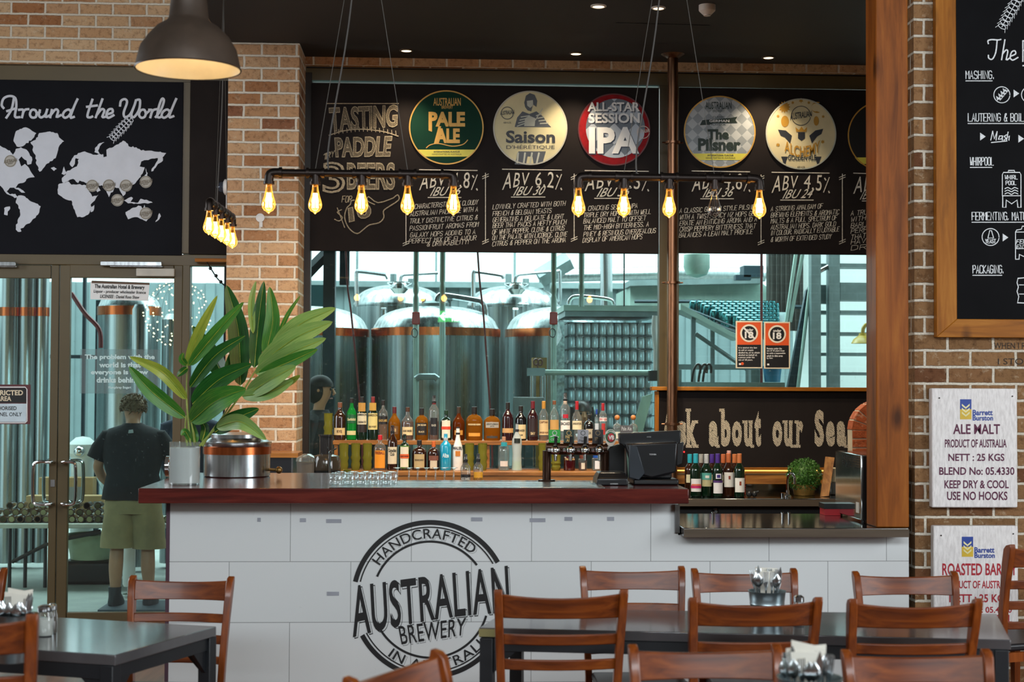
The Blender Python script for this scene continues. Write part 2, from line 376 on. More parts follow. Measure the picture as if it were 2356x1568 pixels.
# timber post standing on the steel bench
XT0, XT1 = W(2016, 800, 7.53).x, W(2091, 800, 7.53).x
ZB = W(1830, 1214, 7.5).z                            # bench top
b = MB().box(XT0, 7.53, ZB, XT1, 7.71, ZS)
o = struct(b.build('post', M['post'], bevel=0.006))
# bar window: frame, mullion, panes
w1 = struct(MB().build('window_1', M['alu']) if False else thing('window_1', None, None, W(1100, 1112, YW)))
b = MB(); bxp(b, 690, 166, 2030, 197, YW + 0.03, YW + 0.12); bxp(b, 1517, 197, 1562, 1098, YW + 0.02, YW + 0.12)
bxp(b, 690, 1098, 2030, 1113, YW + 0.02, YW + 0.12); b.build('window_frame', M['alu'], w1, bevel=0.003)
b = MB(); bxp(b, 690, 150, 2030, 166, YW + 0.05, YW + 0.14); bxp(b, 690, 166, 714, 1112, YW + 0.02, YW + 0.12); b.build('jamb', M['alu_dark'], w1, bevel=0.003)
for x0, x1, y0 in ((713, 1518, 560), (1561, 2030, 560)):
    b = MB(); bxp(b, x0, y0, x1, 1100, YW + 0.07, YW + 0.076); b.build('pane', M['glass'], w1)
b = MB(); bxp(b, 714, 190, 1517, 193, YW + 0.022, YW + 0.03); b.build('edge_trim', mk('green_edge', '#5f7f78', 0.3, 0.4), w1)
# shopfront at the left: head, transom, mullions
w2 = struct(thing('window_2', None, None, W(200, 600, YW)))
b = MB(); bxp(b, -145, 152, 539, 187, YW + 0.03, YW + 0.13); bxp(b, -145, 583, 539, 609, YW + 0.03, YW + 0.13)
bxp(b, 419, 187, 437, 583, YW + 0.03, YW + 0.13); bxp(b, 416, 609, 433, 1436, YW + 0.03, YW + 0.13)
bxp(b, -145, 187, -128, 583, YW + 0.03, YW + 0.13); b.build('window_frame', M['alu'], w2, bevel=0.004)
b = MB(); bxp(b, -145, 143, 539, 153, YW + 0.06, YW + 0.13); bxp(b, 514, 187, 539, 1436, YW + 0.05, YW + 0.13); b.build('jamb', M['gap'], w2)
b = MB(); bxp(b, 432, 607, 516, 1430, YW + 0.07, YW + 0.076); b.build('pane', M['glass'], w2)
# doors
def door(name, xa, xb, inner):
    d = struct(thing(name, None, None, (W((xa + xb) / 2, 1430, YW).x, YW + 0.04, 0)))
    b = MB(); Yd, Ye = YW + 0.035, YW + 0.085
    sl, sr = (24, 20) if inner == 'l' else (18, 18)
    bxp(b, xa + sl - 4, 609, xb - sr + 4, 639, Yd + .001, Ye - .001); bxp(b, xa + sl - 4, 1408, xb - sr + 4, 1436, Yd + .001, Ye - .001)
    bxp(b, xa, 609, xa + sl, 1436, Yd, Ye); bxp(b, xb - sr, 609, xb, 1436, Yd, Ye); b.build('door_frame', M['alu'], d, bevel=0.004)
    b = MB(); bxp(b, xa + sl - 2, 636, xb - sr + 2, 1411, Yd + 0.022, Yd + 0.028); b.build('pane', M['glass'], d)
    return d
d1 = door('door_1', 133, 416, 'l'); d2 = door('door_2', -128, 131, 'r')
def dhandle(parent, xm, xo, Y, sgn):
    z0, z1 = W(xm, 1158, YW).z, W(xm, 1062, YW).z; x, x2 = W(xm, 1100, YW).x, W(xo, 1100, YW).x
    Ym = YW + 0.035 if sgn < 0 else YW + 0.085
    pts = [(x, Ym, z1), (x, Y + 0.0, z1), (x + (x2 - x) * 0.8, Y, z1), (x2, Y, z1 - 0.05), (x2, Y, z0 + 0.05), (x + (x2 - x) * 0.8, Y, z0), (x, Y, z0), (x, Ym, z0)]
    b = MB().tube(smoothpts(pts, 4), 0.0125, 10); b.build('handle', M['chrome'], parent)
dhandle(d1, 147, 177, YW - 0.045, -1); dhandle(d2, 119, 80, YW - 0.045, -1)
dhandle(d1, 147, 179, YW + 0.16, 1); dhandle(d2, 119, 88, YW + 0.16, 1)
b = MB(); bxp(b, 116, 1103, 126, 1119, YW + 0.028, YW + 0.036); b.build('lock', M['steel'], d2)
for d, x0, x1 in ((d1, 231, 372), (d2, -120, 36)):
    b = MB(); bxp(b, x0, 601, x1, 611, YW - 0.04, YW + 0.03); bxp(b, x0 + 22, 611, x1 + 2, 614, YW - 0.02, YW + 0.03); b.build('door_closer', M['steel'], d, bevel=0.003)
b = MB(); bxp(b, 313, 617, 401, 635, YW - 0.005, YW + 0.036); b.build('closer_box', mk('closer_cover', '#b9b4a8', 0.5), d1, bevel=0.004)
# ------------------------------------------------------------------ chalk stroke lettering
SF = {'A': '002640 1232', 'B': '00063645443303 3342413000', 'C': '4536160501103041', 'D': '00062645412000', 'E': '40000646 0333', 'F': '000646 0333',
 'G': '453616050110304143 2343', 'H': '0006 4046 0343', 'I': '2026', 'J': '4641301001', 'K': '0006 460340', 'L': '060040', 'M': '0006234640', 'N': '00064046',
 'O': '160501103041453616', 'P': '00063645443303', 'Q': '160501103041453616 2240', 'R': '00063645443303 2340', 'S': '453616050413334241301001', 'T': '0646 2026',
 'U': '060110304146', 'V': '062046', 'W': '0610243046', 'X': '0046 0640', 'Y': '0623 4623 2320', 'Z': '06460040', '0': '160501103041453616', '1': '152620',
 '2': '05163645440040', '3': '051636454433 13334241301001', '4': '30360242', '5': '4606033342413010', '6': '4536160501103041423302', '8': '1333424130100102130405163645443313',
 '&': '4015263635140110203143', '.': '2021', ',': '2110', '!': '2622 2120', '%': '0046 0516 3041', '$': '453616050413334241301001 2027', "'": '2625', '-': '1333', ':': '2122 2425', '/': '0046'}
NARROW = {'I': 0.45, '.': 0.4, ',': 0.4, '!': 0.4, "'": 0.4, ' ': 0.62, ':': 0.4}
def strokes(mb, st, x0, y0, x1, h, Y, w, slope=0.0, shear=0.18, jit=0.35):
    adv = []; x = 0
    for ch in st: k = NARROW.get(ch, 1.0); adv.append((x, k)); x += k + 0.22
    sc_ = (x1 - x0) / (x - 0.22)
    rnd = random.Random(hash(st) % 1000 if False else len(st) * 7 + int(y0))
    for ch, (a, k) in zip(st, adv):
        if ch not in SF: continue
        dy = rnd.uniform(-jit, jit) * h * 0.12
        for part in SF[ch].split():
            P = []
            for i in range(0, len(part), 2):
                gx, gy = int(part[i]) / 4, int(part[i + 1]) / 6
                gx = (gx - 0.5) * (0.9 if k == 1 else 0.9) + 0.5
                if k < 1: gx = gx * 1 - (1 - k) / 2
                px = x0 + (a + gx) * sc_ + shear * gy * h; py = y0 - gy * h + slope * (px - x0) + dy
                P.append(W(px, py, Y))
            mb.ribbon(P, w * mpp(Y) * 0.98)
def line(mb, pts, Y, w, smooth=0):
    P = PX(pts, Y); mb.ribbon(smoothpts(P, smooth) if smooth else P, w * mpp(Y))
def hatch_mat(name, c0, c1, scale=30):
    m, nt, out = _new(name); b = N(nt, 'BsdfPrincipled'); nt.links.new(b.outputs[0], out.inputs[0])
    mp = mapping(nt, 'Object', (1, 1, 1), (0, math.radians(40), 0)); wv = N(nt, 'TexWave'); wv.inputs['Scale'].default_value = scale; wv.inputs['Distortion'].default_value = 3.5
    wv.inputs['Detail'].default_value = 2; wv.inputs['Detail Scale'].default_value = 2.5; nt.links.new(mp.outputs[0], wv.inputs[0]); r = ramp(nt, [(0.35, c0), (0.55, c1)]); nt.links.new(wv.outputs['Color'], r.inputs[0])
    nt.links.new(r.outputs[0], b.inputs['Base Color']); b.inputs['Roughness'].default_value = 0.9; return m
M['hatch'] = hatch_mat('chalk_hatching', '#2b2622', '#8d8068', 40)
M['hatch_big'] = hatch_mat('chalk_hatching_light', '#5a5144', '#d8ccb4', 34)
# ------------------------------------------------------------------ beer menu boards across the bar window
BY, TY = YW - 0.015, YW - 0.019
def board(name, label, x0, y0, x1, y1, mat=None, Y0=BY, Y1=YW + 0.015):
    t = thing(name, label, 'chalkboard', W((x0 + x1) / 2, y1, Y0))
    b = MB(); bxp(b, x0, y0, x1, y1, Y0, Y1); b.build('panel', mat or M['board'], t, bevel=0.003); return t
mb1 = board('menu_board', 'long black chalkboard with tasting paddle offer and three beers across the bar window', 715, 196, 1516, 580)
mb2 = board('menu_board', 'black chalkboard of beers between the copper pole and the timber post', 1563, 204, 2030, 584)
def chalk(parent, fn, mat=None, name='chalk_lettering', Y=TY):
    b = MB(); fn(b); return b.build(name, mat or M['chalk'], parent, smooth=False)
def tasting(b):
    b.text('TASTING', quad4((760, 304), (914, 292), (916, 240), (756, 247), TY), 0.03)
chalk(mb1, tasting, M['hatch'])
def tasting2(b):
    line(b, [(752, 238), (917, 238)], TY, 2); line(b, [(757, 311), (790, 301), (830, 297), (880, 302), (916, 313)], TY, 2.5, 4)
    for k in range(17): x = 760 + k * 9.4; y = 306 - 9 * math.sin(math.pi * k / 16); line(b, [(x, y - 5), (x + 1, y + 5)], TY, 1.6)
    b.text('TASTING', quad4((760, 304), (914, 292), (916, 240), (756, 247), TY - 0.001), 0.03, 0, 0.012)
    b.text('PADDLE', quad4((772, 362), (904, 360), (903, 312), (762, 316), TY), 0.035, 0.25, 0.018)
    b.text('BEERS', rect(798, 373, 909, 437, TY), 0.02, 0, 0.02)
    b.text('3', rect(742, 372, 794, 444, TY), 0.0, 0, 0.025)
    b.text('10', quad4((803, 512), (858, 498), (850, 464), (800, 478), TY - 0.001), 0.04, 0, 0.02)
    line(b, [(905, 455), (915, 448), (917, 460), (890, 478), (882, 486), (883, 500), (872, 512), (850, 517), (838, 526), (822, 537), (806, 528), (796, 512), (793, 496), (798, 478), (806, 470), (808, 462), (815, 460)], TY, 2.4, 3)
    line(b, [(905, 455), (870, 466), (848, 452), (846, 462), (862, 470)], TY, 2.2, 3)
    line(b, [(786, 482), (776, 488), (788, 500), (780, 508), (770, 504)], TY, 2, 3); line(b, [(776, 478), (793, 523)], TY, 1.8)
    line(b, [(745, 356), (760, 351)], TY, 2); line(b, [(752, 354), (750, 366), (756, 366)], TY, 1.8)
    strokes(b, 'TRY', 744, 367, 768, 13, TY, 1.6, -0.3)
    strokes(b, 'FOR', 786, 465, 808, 14, TY, 1.7, 0)
chalk(mb1, tasting2, M['chalk_dim'], 'chalk_outline')
def tasting3(b):
    b.text('PADDLE', quad4((772, 362), (904, 360), (903, 312), (762, 316), TY + 0.0008), 0.035, 0.25)
    b.text('10', quad4((803, 512), (858, 498), (850, 464), (800, 478), TY + 0.0005), 0.04)
    b.text('BEERS', rect(798, 373, 909, 437, TY + 0.0008), 0.02)
chalk(mb1, tasting3, M['hatch'], 'chalk_hatching')
BEERS = [
 (mb1, 940, 965, 1098, 394, '4.8%', 'IBU 36', [(943, 481, 1099, 462), (943, 497, 1099, 479), (942, 514, 1098, 499), (942, 530, 1100, 515), (943, 546, 1093, 532), (940, 560, 1095, 546), (982, 567, 1078, 556)],
  ['A CHARACTERISTICALLY CLOUDY', 'AUSTRALIAN PALE ALE WITH A', 'TRULY DISTINCTIVE CITRUS &', 'PASSIONFRUIT AROMAS FROM', 'GALAXY HOPS ADDING TO A', 'PERFECT MIX OF FLAVOUR', '& DRINKABILITY!']),
 (mb1, 1132, 1156, 1292, 393, '6.2%', 'IBU 30', [(1133, 481, 1300, 467), (1133, 497, 1268, 484), (1133, 511, 1296, 497), (1133, 524, 1302, 510), (1132, 539, 1298, 523), (1132, 552, 1304, 537), (1132, 566, 1301, 550)],
  ['LOVINGLY CRAFTED WITH BOTH', 'FRENCH & BELGIAN YEASTS', 'GENERATING A DELICATE & LIGHT', 'BEER THAT PACKS A HEFTY PUNCH', 'OF WHITE PEPPER, CLOVE & CITRUS', 'ON THE PALATE WITH LICORICE, CLOVE', 'CITRUS & PEPPER ON THE AROMA']),
 (mb1, 1340, 1346, 1492, 396, '5.3%', 'IBU 35', [(1342, 485, 1466, 474), (1342, 500, 1497, 486), (1342, 514, 1485, 501), (1342, 529, 1492, 515), (1342, 544, 1508, 529), (1340, 558, 1477, 543)],
  ['A CRACKING SESSION IPA', 'TRIPLE DRY HOPPED WITH WELL', 'BALANCED MALT TO OFFSET', 'THE MID-HIGH BITTERNESS. A', 'PINEY & RESINOUS OVERZEALOUS', 'DISPLAY OF AMERICAN HOPS']),
 (mb2, 1562, 1592, 1725, 397, '4.8%', 'IBU 36', [(1563, 490, 1741, 474), (1563, 505, 1741, 489), (1563, 519, 1741, 502), (1563, 533, 1738, 518), (1562, 546, 1731, 532)],
  ['A CLASSIC GERMAN STYLE PILSNER', 'WITH A TWIST. SPICY NZ HOPS GEN', 'ERATE AN ENTICING AROMA AND A', 'CRISP PEPPERY BITTERNESS THAT', 'BALANCES A LEAN MALT PROFILE']),
 (mb2, 1772, 1776, 1908, 400, '4.5%', 'IBU 24', [(1773, 486, 1892, 474), (1773, 500, 1930, 487), (1773, 514, 1925, 500), (1773, 528, 1922, 514), (1773, 541, 1930, 526), (1773, 556, 1912, 544)],
  ['A STRIKING AMALGAM OF', 'BREWING ELEMENTS & AROMATIC', 'MALTS & A FULL SPECTRUM OF', 'AUSTRALIAN HOPS. DARK GOLD', 'IN COLOUR, RADICALLY ENJOYABLE', '& WORTH OF EXTENDED STUDY']),
 (mb2, 1956, 1964, 2100, 402, '4.9%', 'IBU 18', [(1957, 496, 2096, 484), (1957, 510, 2100, 496), (1957, 524, 2098, 511), (1957, 537, 2102, 523), (1957, 551, 2101, 537), (1957, 562, 2100, 549), (1957, 576, 2080, 564)],
  ['A TRULY CRISP LAGER', 'WITH SILKY SMOOTH', 'BARLEY MALTS AND', 'PERFECT BALANCE', 'THAT EVERYONE CAN', 'HAVE, INTENSELY', 'DRINKABLE'])]
for par, xl, ax0, ax1, ay, pct, ibu, rows, lines in BEERS:
    def menu(b):
        lim = 2026
        line(b, [(ax0, ay - 4), (min(ax1, lim), ay - 2)], TY, 2)
        wdt = min(ax1, 2096) - ax0
        b.text('ABV', quad4((ax0 - 1, ay + 44), (ax0 + wdt * .44, ay + 31), (ax0 + wdt * .46, ay + 4), (ax0 + 6, ay + 4), TY), 0.0, 0.0, 0.0, 1.15)
        if ax0 + wdt * 0.6 < 1990:
            b.text(pct[:3], quad4((ax0 + wdt * .55, ay + 33), (ax0 + wdt * .86, ay + 40), (ax0 + wdt * .88, ay + 2), (ax0 + wdt * .57, ay + 3), TY), 0.0, 0, 0, 1.1)
            line(b, [(ax0 + wdt * .9, ay + 42), (ax0 + wdt * 1.0, ay + 8)], TY, 2); line(b, [(ax0 + wdt * .92, ay + 10), (ax0 + wdt * .94, ay + 14)], TY, 3); line(b, [(ax0 + wdt * .99, ay + 40), (ax0 + wdt, ay + 43)], TY, 3)
            b.text(ibu, quad4((ax0 + wdt * .18, ay + 57), (ax0 + wdt * .70, ay + 55), (ax0 + wdt * .74, ay + 34), (ax0 + wdt * .22, ay + 36), TY), 0.005, 0.35)
        else:
            b.text('IB', quad4((ax0 + 14, ay + 57), (ax0 + 32, ay + 56), (ax0 + 36, ay + 36), (ax0 + 20, ay + 36), TY), 0.0, 0.35)
        line(b, [(ax0 + wdt * .15, ay + 60), (min(ax0 + wdt * .72, lim), ay + 60)], TY, 2)
        for (x0, y0, x1, y1), st in zip(rows, lines):
            if x1 > 2050:   # what fits on the board left of its end
                k = max(3, int(len(st) * 0.5)); x1 = 2024; st = st[:k]
            strokes(b, st, x0, y0, x1, 10.5, TY, 1.05, (y1 - y0) / (x1 - x0) * 0.6, 0.2)
    chalk(par, menu)
def dividers(b, xs):
    for x, y0, y1 in xs:
        line(b, [(x, y0), (x, y1)], TY, 1.8)
        for y in (y0 + 4, y1 - 4):
            for d in (0, 5): line(b, [(x - 7, y + 4 + d), (x + 7, y - 2 + d)], TY, 1.5)
chalk(mb1, lambda b: dividers(b, [(934, 470, 560), (1117, 398, 556), (1321, 400, 550)]), None, 'chalk_divider')
chalk(mb2, lambda b: dividers(b, [(1751, 402, 558), (1938, 400, 556)]), None, 'chalk_divider')
# ------------------------------------------------------------------ round beer signs on the boards
DY = BY - 0.010
def disc(label, cx, cy, r, mat, rim, rimw=3):
    t = thing('beer_sign', label, 'sign', W(cx, cy + r, DY)); c = W(cx, cy, DY); R = r * mpp(DY)
    b = MB().lathe([(R, BY - c.y - 0.0006), (R, 0), (R * 0.5, 0), (0.001, 0)], c, 64, False, 'y'); b.build('face', mat, t)
    b = MB().ribbon([c + V((R * .985 * math.cos(a), -0.0015, R * .985 * math.sin(a))) for a in [2 * math.pi * k / 72 for k in range(72)]], rimw * mpp(DY), closed=True); b.build('rim', rim, t)
    return t
def lay(parent, name, mat, fn): b = MB(); fn(b); return b.build(name, mat, parent, smooth=False)
D1, D2, D3 = DY - 0.0015, DY - 0.003, DY - 0.0045
def chord(cx, cy, r, y0, y1, n=14):     # slice of a disc between two heights
    a0, a1 = math.asin((y0 - cy) / r), math.asin((y1 - cy) / r)
    right = [(cx + r * math.cos(a0 + (a1 - a0) * k / n), cy + r * math.sin(a0 + (a1 - a0) * k / n)) for k in range(n + 1)]
    return right + [(2 * cx - x, y) for x, y in right[::-1]]
def flat(pts, Y): return lambda b: b.poly(PX(pts, Y))
def fourteen(cx, cy, r, n, k): return [(cx + (r if i % 2 == 0 else r * k) * math.sin(math.pi * i / n), cy - (r if i % 2 == 0 else r * k) * math.cos(math.pi * i / n)) for i in range(2 * n)]
def checker(name, c0, c1, sx):
    m, nt, out = _new(name); b = N(nt, 'BsdfPrincipled'); nt.links.new(b.outputs[0], out.inputs[0]); mp = mapping(nt, 'Object', (1, 1, 1), (0, math.radians(45), 0))
    ck = N(nt, 'TexChecker'); ck.inputs['Scale'].default_value = sx; nt.links.new(mp.outputs[0], ck.inputs[0]); ck.inputs[1].default_value = (*srgb(c0), 1); ck.inputs[2].default_value = (*srgb(c1), 1)
    nt.links.new(ck.outputs[0], b.inputs[0]); b.inputs['Roughness'].default_value = 0.45; return m
mk_green = mk('bottle_green_print', '#0c3527', 0.6, var=0.05, spec=.12); mk_cream = mk('cream_print', '#d8cfa6', 0.6, var=0.05, spec=.12); mk_ink = mk('dark_ink', '#2b2e35', 0.5)
# pale ale
t = disc('round dark green beer sign with stencilled gold PALE ALE', 1027, 293, 86, mk_green, M['gold'])
lay(t, 'lettering', M['gold'], lambda b: [b.text('AUSTRALIAN', rect(997, 225, 1060, 243, D1), .01), b.text('BREWERY', rect(1016, 243, 1042, 250, D1), 0),
   b.text('PALE', rect(986, 257, 1070, 291, D1), .05), b.text('ALE', rect(1003, 295, 1058, 329, D1), .05), line(b, [(981, 340), (990, 333), (1010, 330), (1040, 336), (1065, 332), (1076, 322)], D1, 2, 4), b.poly(PX([(986, 257), (994, 257), (994, 303), (986, 300)], D2)), b.poly(PX([(1009, 290), (1015, 290), (1005, 331), (998, 331)], D2))])
lay(t, 'yellow_band', M['yellow'], flat(chord(1027, 293, 84, 344, 360), D1))
lay(t, 'fine_print', M['black'], lambda b: [b.text('INTERNATIONAL FLAVOUR', rect(998, 347, 1058, 351, D2), .02), b.text('HANDCRAFTED IN AUSTRALIA', rect(994, 353, 1062, 356.5, D2))])
# saison
t = disc("round cream beer sign reading Saison d'Heretique with an armoured figure", 1220, 294, 86, mk_cream, mk('silver_edge', '#b8b4a4', 0.4))
grey_a = mk('grey_print', '#4d5258', 0.5); grey_b = mk('pale_grey_print', '#b9bcae', 0.5)
def knight(b):
    b.poly(PX([(1206, 236), (1210, 220), (1219, 214), (1230, 218), (1236, 232), (1234, 246), (1226, 240), (1222, 256), (1214, 254), (1208, 246)], D1))
    b.poly(PX([(1184, 292), (1190, 270), (1202, 256), (1218, 262), (1234, 256), (1250, 268), (1258, 282), (1268, 292)], D1))
lay(t, 'knight_print', grey_a, knight)
lay(t, 'skirt_print', grey_a, lambda b: b.poly(PX([(1184, 378), (1193, 348), (1256, 348), (1248, 376), (1228, 378), (1225, 360), (1214, 360), (1210, 379)], D1)))
def knight2(b):
    b.poly(PX([(1212, 232), (1226, 230), (1227, 242), (1220, 248), (1213, 243)], D2))
    for k in range(4): line(b, [(1190 + k * 3, 290 - k * 7), (1206 + k * 4, 284 - k * 6)], D2, 2.5); line(b, [(1234 + k * 3, 266 + k * 6), (1246 + k * 5, 262 + k * 7)], D2, 2.5)
    line(b, [(1232, 276), (1248, 250)], D2, 2); b.poly(PX([(1206, 290), (1208, 272), (1218, 266), (1232, 272), (1230, 290)], D2))
    for k in range(4): line(b, [(1192 + k * 16, 352), (1190 + k * 15, 374)], D2, 4)
lay(t, 'knight_highlight', grey_b, knight2)
lay(t, 'lettering', mk_ink, lambda b: [b.text('Saison', rect(1164, 300, 1277, 329, D2), .03), b.text("D'HÉRÉTIQUE", rect(1165, 332, 1276, 344, D2)), b.text('ABV 6.2%', rect(1158, 280, 1176, 284, D2)),
   b.text('AUSTRALIAN', quad4((1151, 265), (1183, 262), (1183, 252), (1151, 256), D2), .02), line(b, arcpts(1167, 260, 14, 0, 360, 24), D2, 1.6)])
# session ipa
t = disc('round red and grey beer sign reading ALL-STAR SESSION IPA', 1413, 298, 84, mk('deep_red_print', '#8a161c', 0.6, spec=.12, var=0.25, vscale=14), mk('dark_red_edge', '#5a1418', 0.5))
lay(t, 'grey_centre', checker('patched_grey', '#a9b2bd', '#59636e', 9.0), lambda b: b.poly(PX(arcpts(1416, 295, 68, 0, 345, 46), D1)))
def ipat(o): return lambda b: [b.text('ALL-STAR', rect(1352 + o, 235 + o, 1472 + o, 256 + o, D2 if o else D3), .03), b.text('SESSION', rect(1354 + o, 260 + o, 1472 + o, 283 + o, D2 if o else D3), .03), b.text('IPA', rect(1355 + o, 292 + o, 1470 + o, 353 + o, D2 if o else D3), .04)]
lay(t, 'lettering_shade', mk('navy_print', '#1d2a3f', 0.5), ipat(2.5)); lay(t, 'lettering', M['white'], ipat(0))
lay(t, 'brewery_stamp', mk('stamp_print', '#c9b9b0', 0.5), lambda b: [b.text('AUSTRALIAN', quad4((1467, 307), (1494, 304), (1494, 296), (1467, 299), D3), .02), line(b, arcpts(1480, 304, 14, 0, 350, 24), D3, 1.4)])
# pilsner
t = disc('round silver diamond-patterned beer sign reading The Pilsner', 1656, 303, 84, checker('diamond_print', '#b4b9bb', '#8d9498', 17.5), M['gold'])
lay(t, 'lettering', mk('dark_green_print', '#14281f', 0.5), lambda b: [b.text('AUSTRALIAN', rect(1623, 234, 1683, 251, D1), .01), b.text('BREWERY', rect(1640, 252, 1667, 258, D1)), b.text('CLASSIC', rect(1640, 267, 1668, 271, D1), .01),
   b.poly(PX([(1610, 288), (1616, 276), (1682, 271), (1697, 268), (1692, 276), (1697, 283), (1640, 284), (1632, 287)], D1)), b.text('FLAVOUR', rect(1637, 285, 1670, 288.5, D1), .01),
   b.text('The', rect(1627, 297, 1677, 321, D1), .05), b.text('Pilsner', rect(1606, 318, 1704, 347, D1), .045)])
lay(t, 'ribbon_lettering', M['white'], lambda b: b.text('GERMAN', rect(1632, 275, 1678, 281, D2), .02))
lay(t, 'yellow_band', M['yellow'], flat(chord(1656, 303, 82, 353, 368), D1))
lay(t, 'fine_print', M['black'], lambda b: [b.text('INTERNATIONAL FLAVOUR', rect(1628, 355, 1688, 359, D2), .02), b.text('HANDCRAFTED IN AUSTRALIA', rect(1624, 361, 1692, 365, D2))])
# alchemy
t = disc('round cream beer sign reading ALCHEMY GOLDEN ALE with gold stars', 1843, 308, 83, mk('pale_gold_print', '#d9cda4', 0.6, spec=.12, var=0.06), grey_b)
def alc(b):
    for x, y, r in ((1843, 231, 6), (1824, 236, 4), (1861, 236, 4), (1790, 267, 4), (1894, 268, 4), (1790, 333, 5), (1893, 326, 5)): b.poly(PX(fourteen(x, y, r, 6, .55), D1))
    b.poly(PX(fourteen(1805, 246, 14, 12, .7), D1)); b.poly(PX(arcpts(1880, 247, 13, 60, 300, 18) + arcpts(1876, 247, 9, 290, 70, 14), D1))
    b.poly(PX([(1832, 303), (1830, 292), (1838, 299), (1844, 291), (1850, 299), (1857, 292), (1855, 303)], D2)); b.poly(PX(arcpts(1806, 279, 9, 0, 345, 16, 13), D1)); b.poly(PX(arcpts(1878, 278, 6, 0, 345, 16, 11), D1))
    b.text('ALCHEMY', lambda u, v: W(1805 + 82 * u, 352 - 14 * math.sin(math.pi * u) * -1 - 26 * v - 4, D3), .02)
lay(t, 'gold_artwork', mk('ochre_print', '#b98a2e', 0.5), alc)
def alc2(b):
    b.text('AUSTRALIAN', quad4((1818, 276), (1868, 268), (1868, 254), (1818, 260), D2), .02); line(b, arcpts(1843, 266, 22, 0, 350, 28), D1, 1.5)
    b.poly(PX([(1790, 298), (1808, 300), (1822, 312), (1818, 330), (1806, 316), (1796, 312)], D1)); b.poly(PX([(1894, 296), (1876, 300), (1862, 312), (1868, 330), (1880, 314), (1890, 308)], D1))
    for x in (1805, 1882): b.poly(PX([(x - 8, 360), (x + 8, 360), (x + 4, 370), (x + 2, 378), (x - 2, 378), (x - 4, 370)], D1))
    b.poly(PX([(1836, 304), (1852, 304), (1852, 318), (1844, 324), (1836, 318)], D1)); b.text('GOLDEN ALE', rect(1813, 356, 1878, 369, D2), .02); b.text('ABV 4.5%', rect(1834, 382, 1852, 387, D2), .02)
lay(t, 'ink_artwork', mk_ink, alc2)
# the sign half hidden by the post
t = disc('round black beer sign with gold edge partly hidden behind the timber post', 2030, 313, 82, mk('ribbed_black', '#0d0c0b', 0.5), M['gold'])
lay(t, 'yellow_band', M['yellow'], flat(chord(2030, 313, 80, 362, 377), D1))
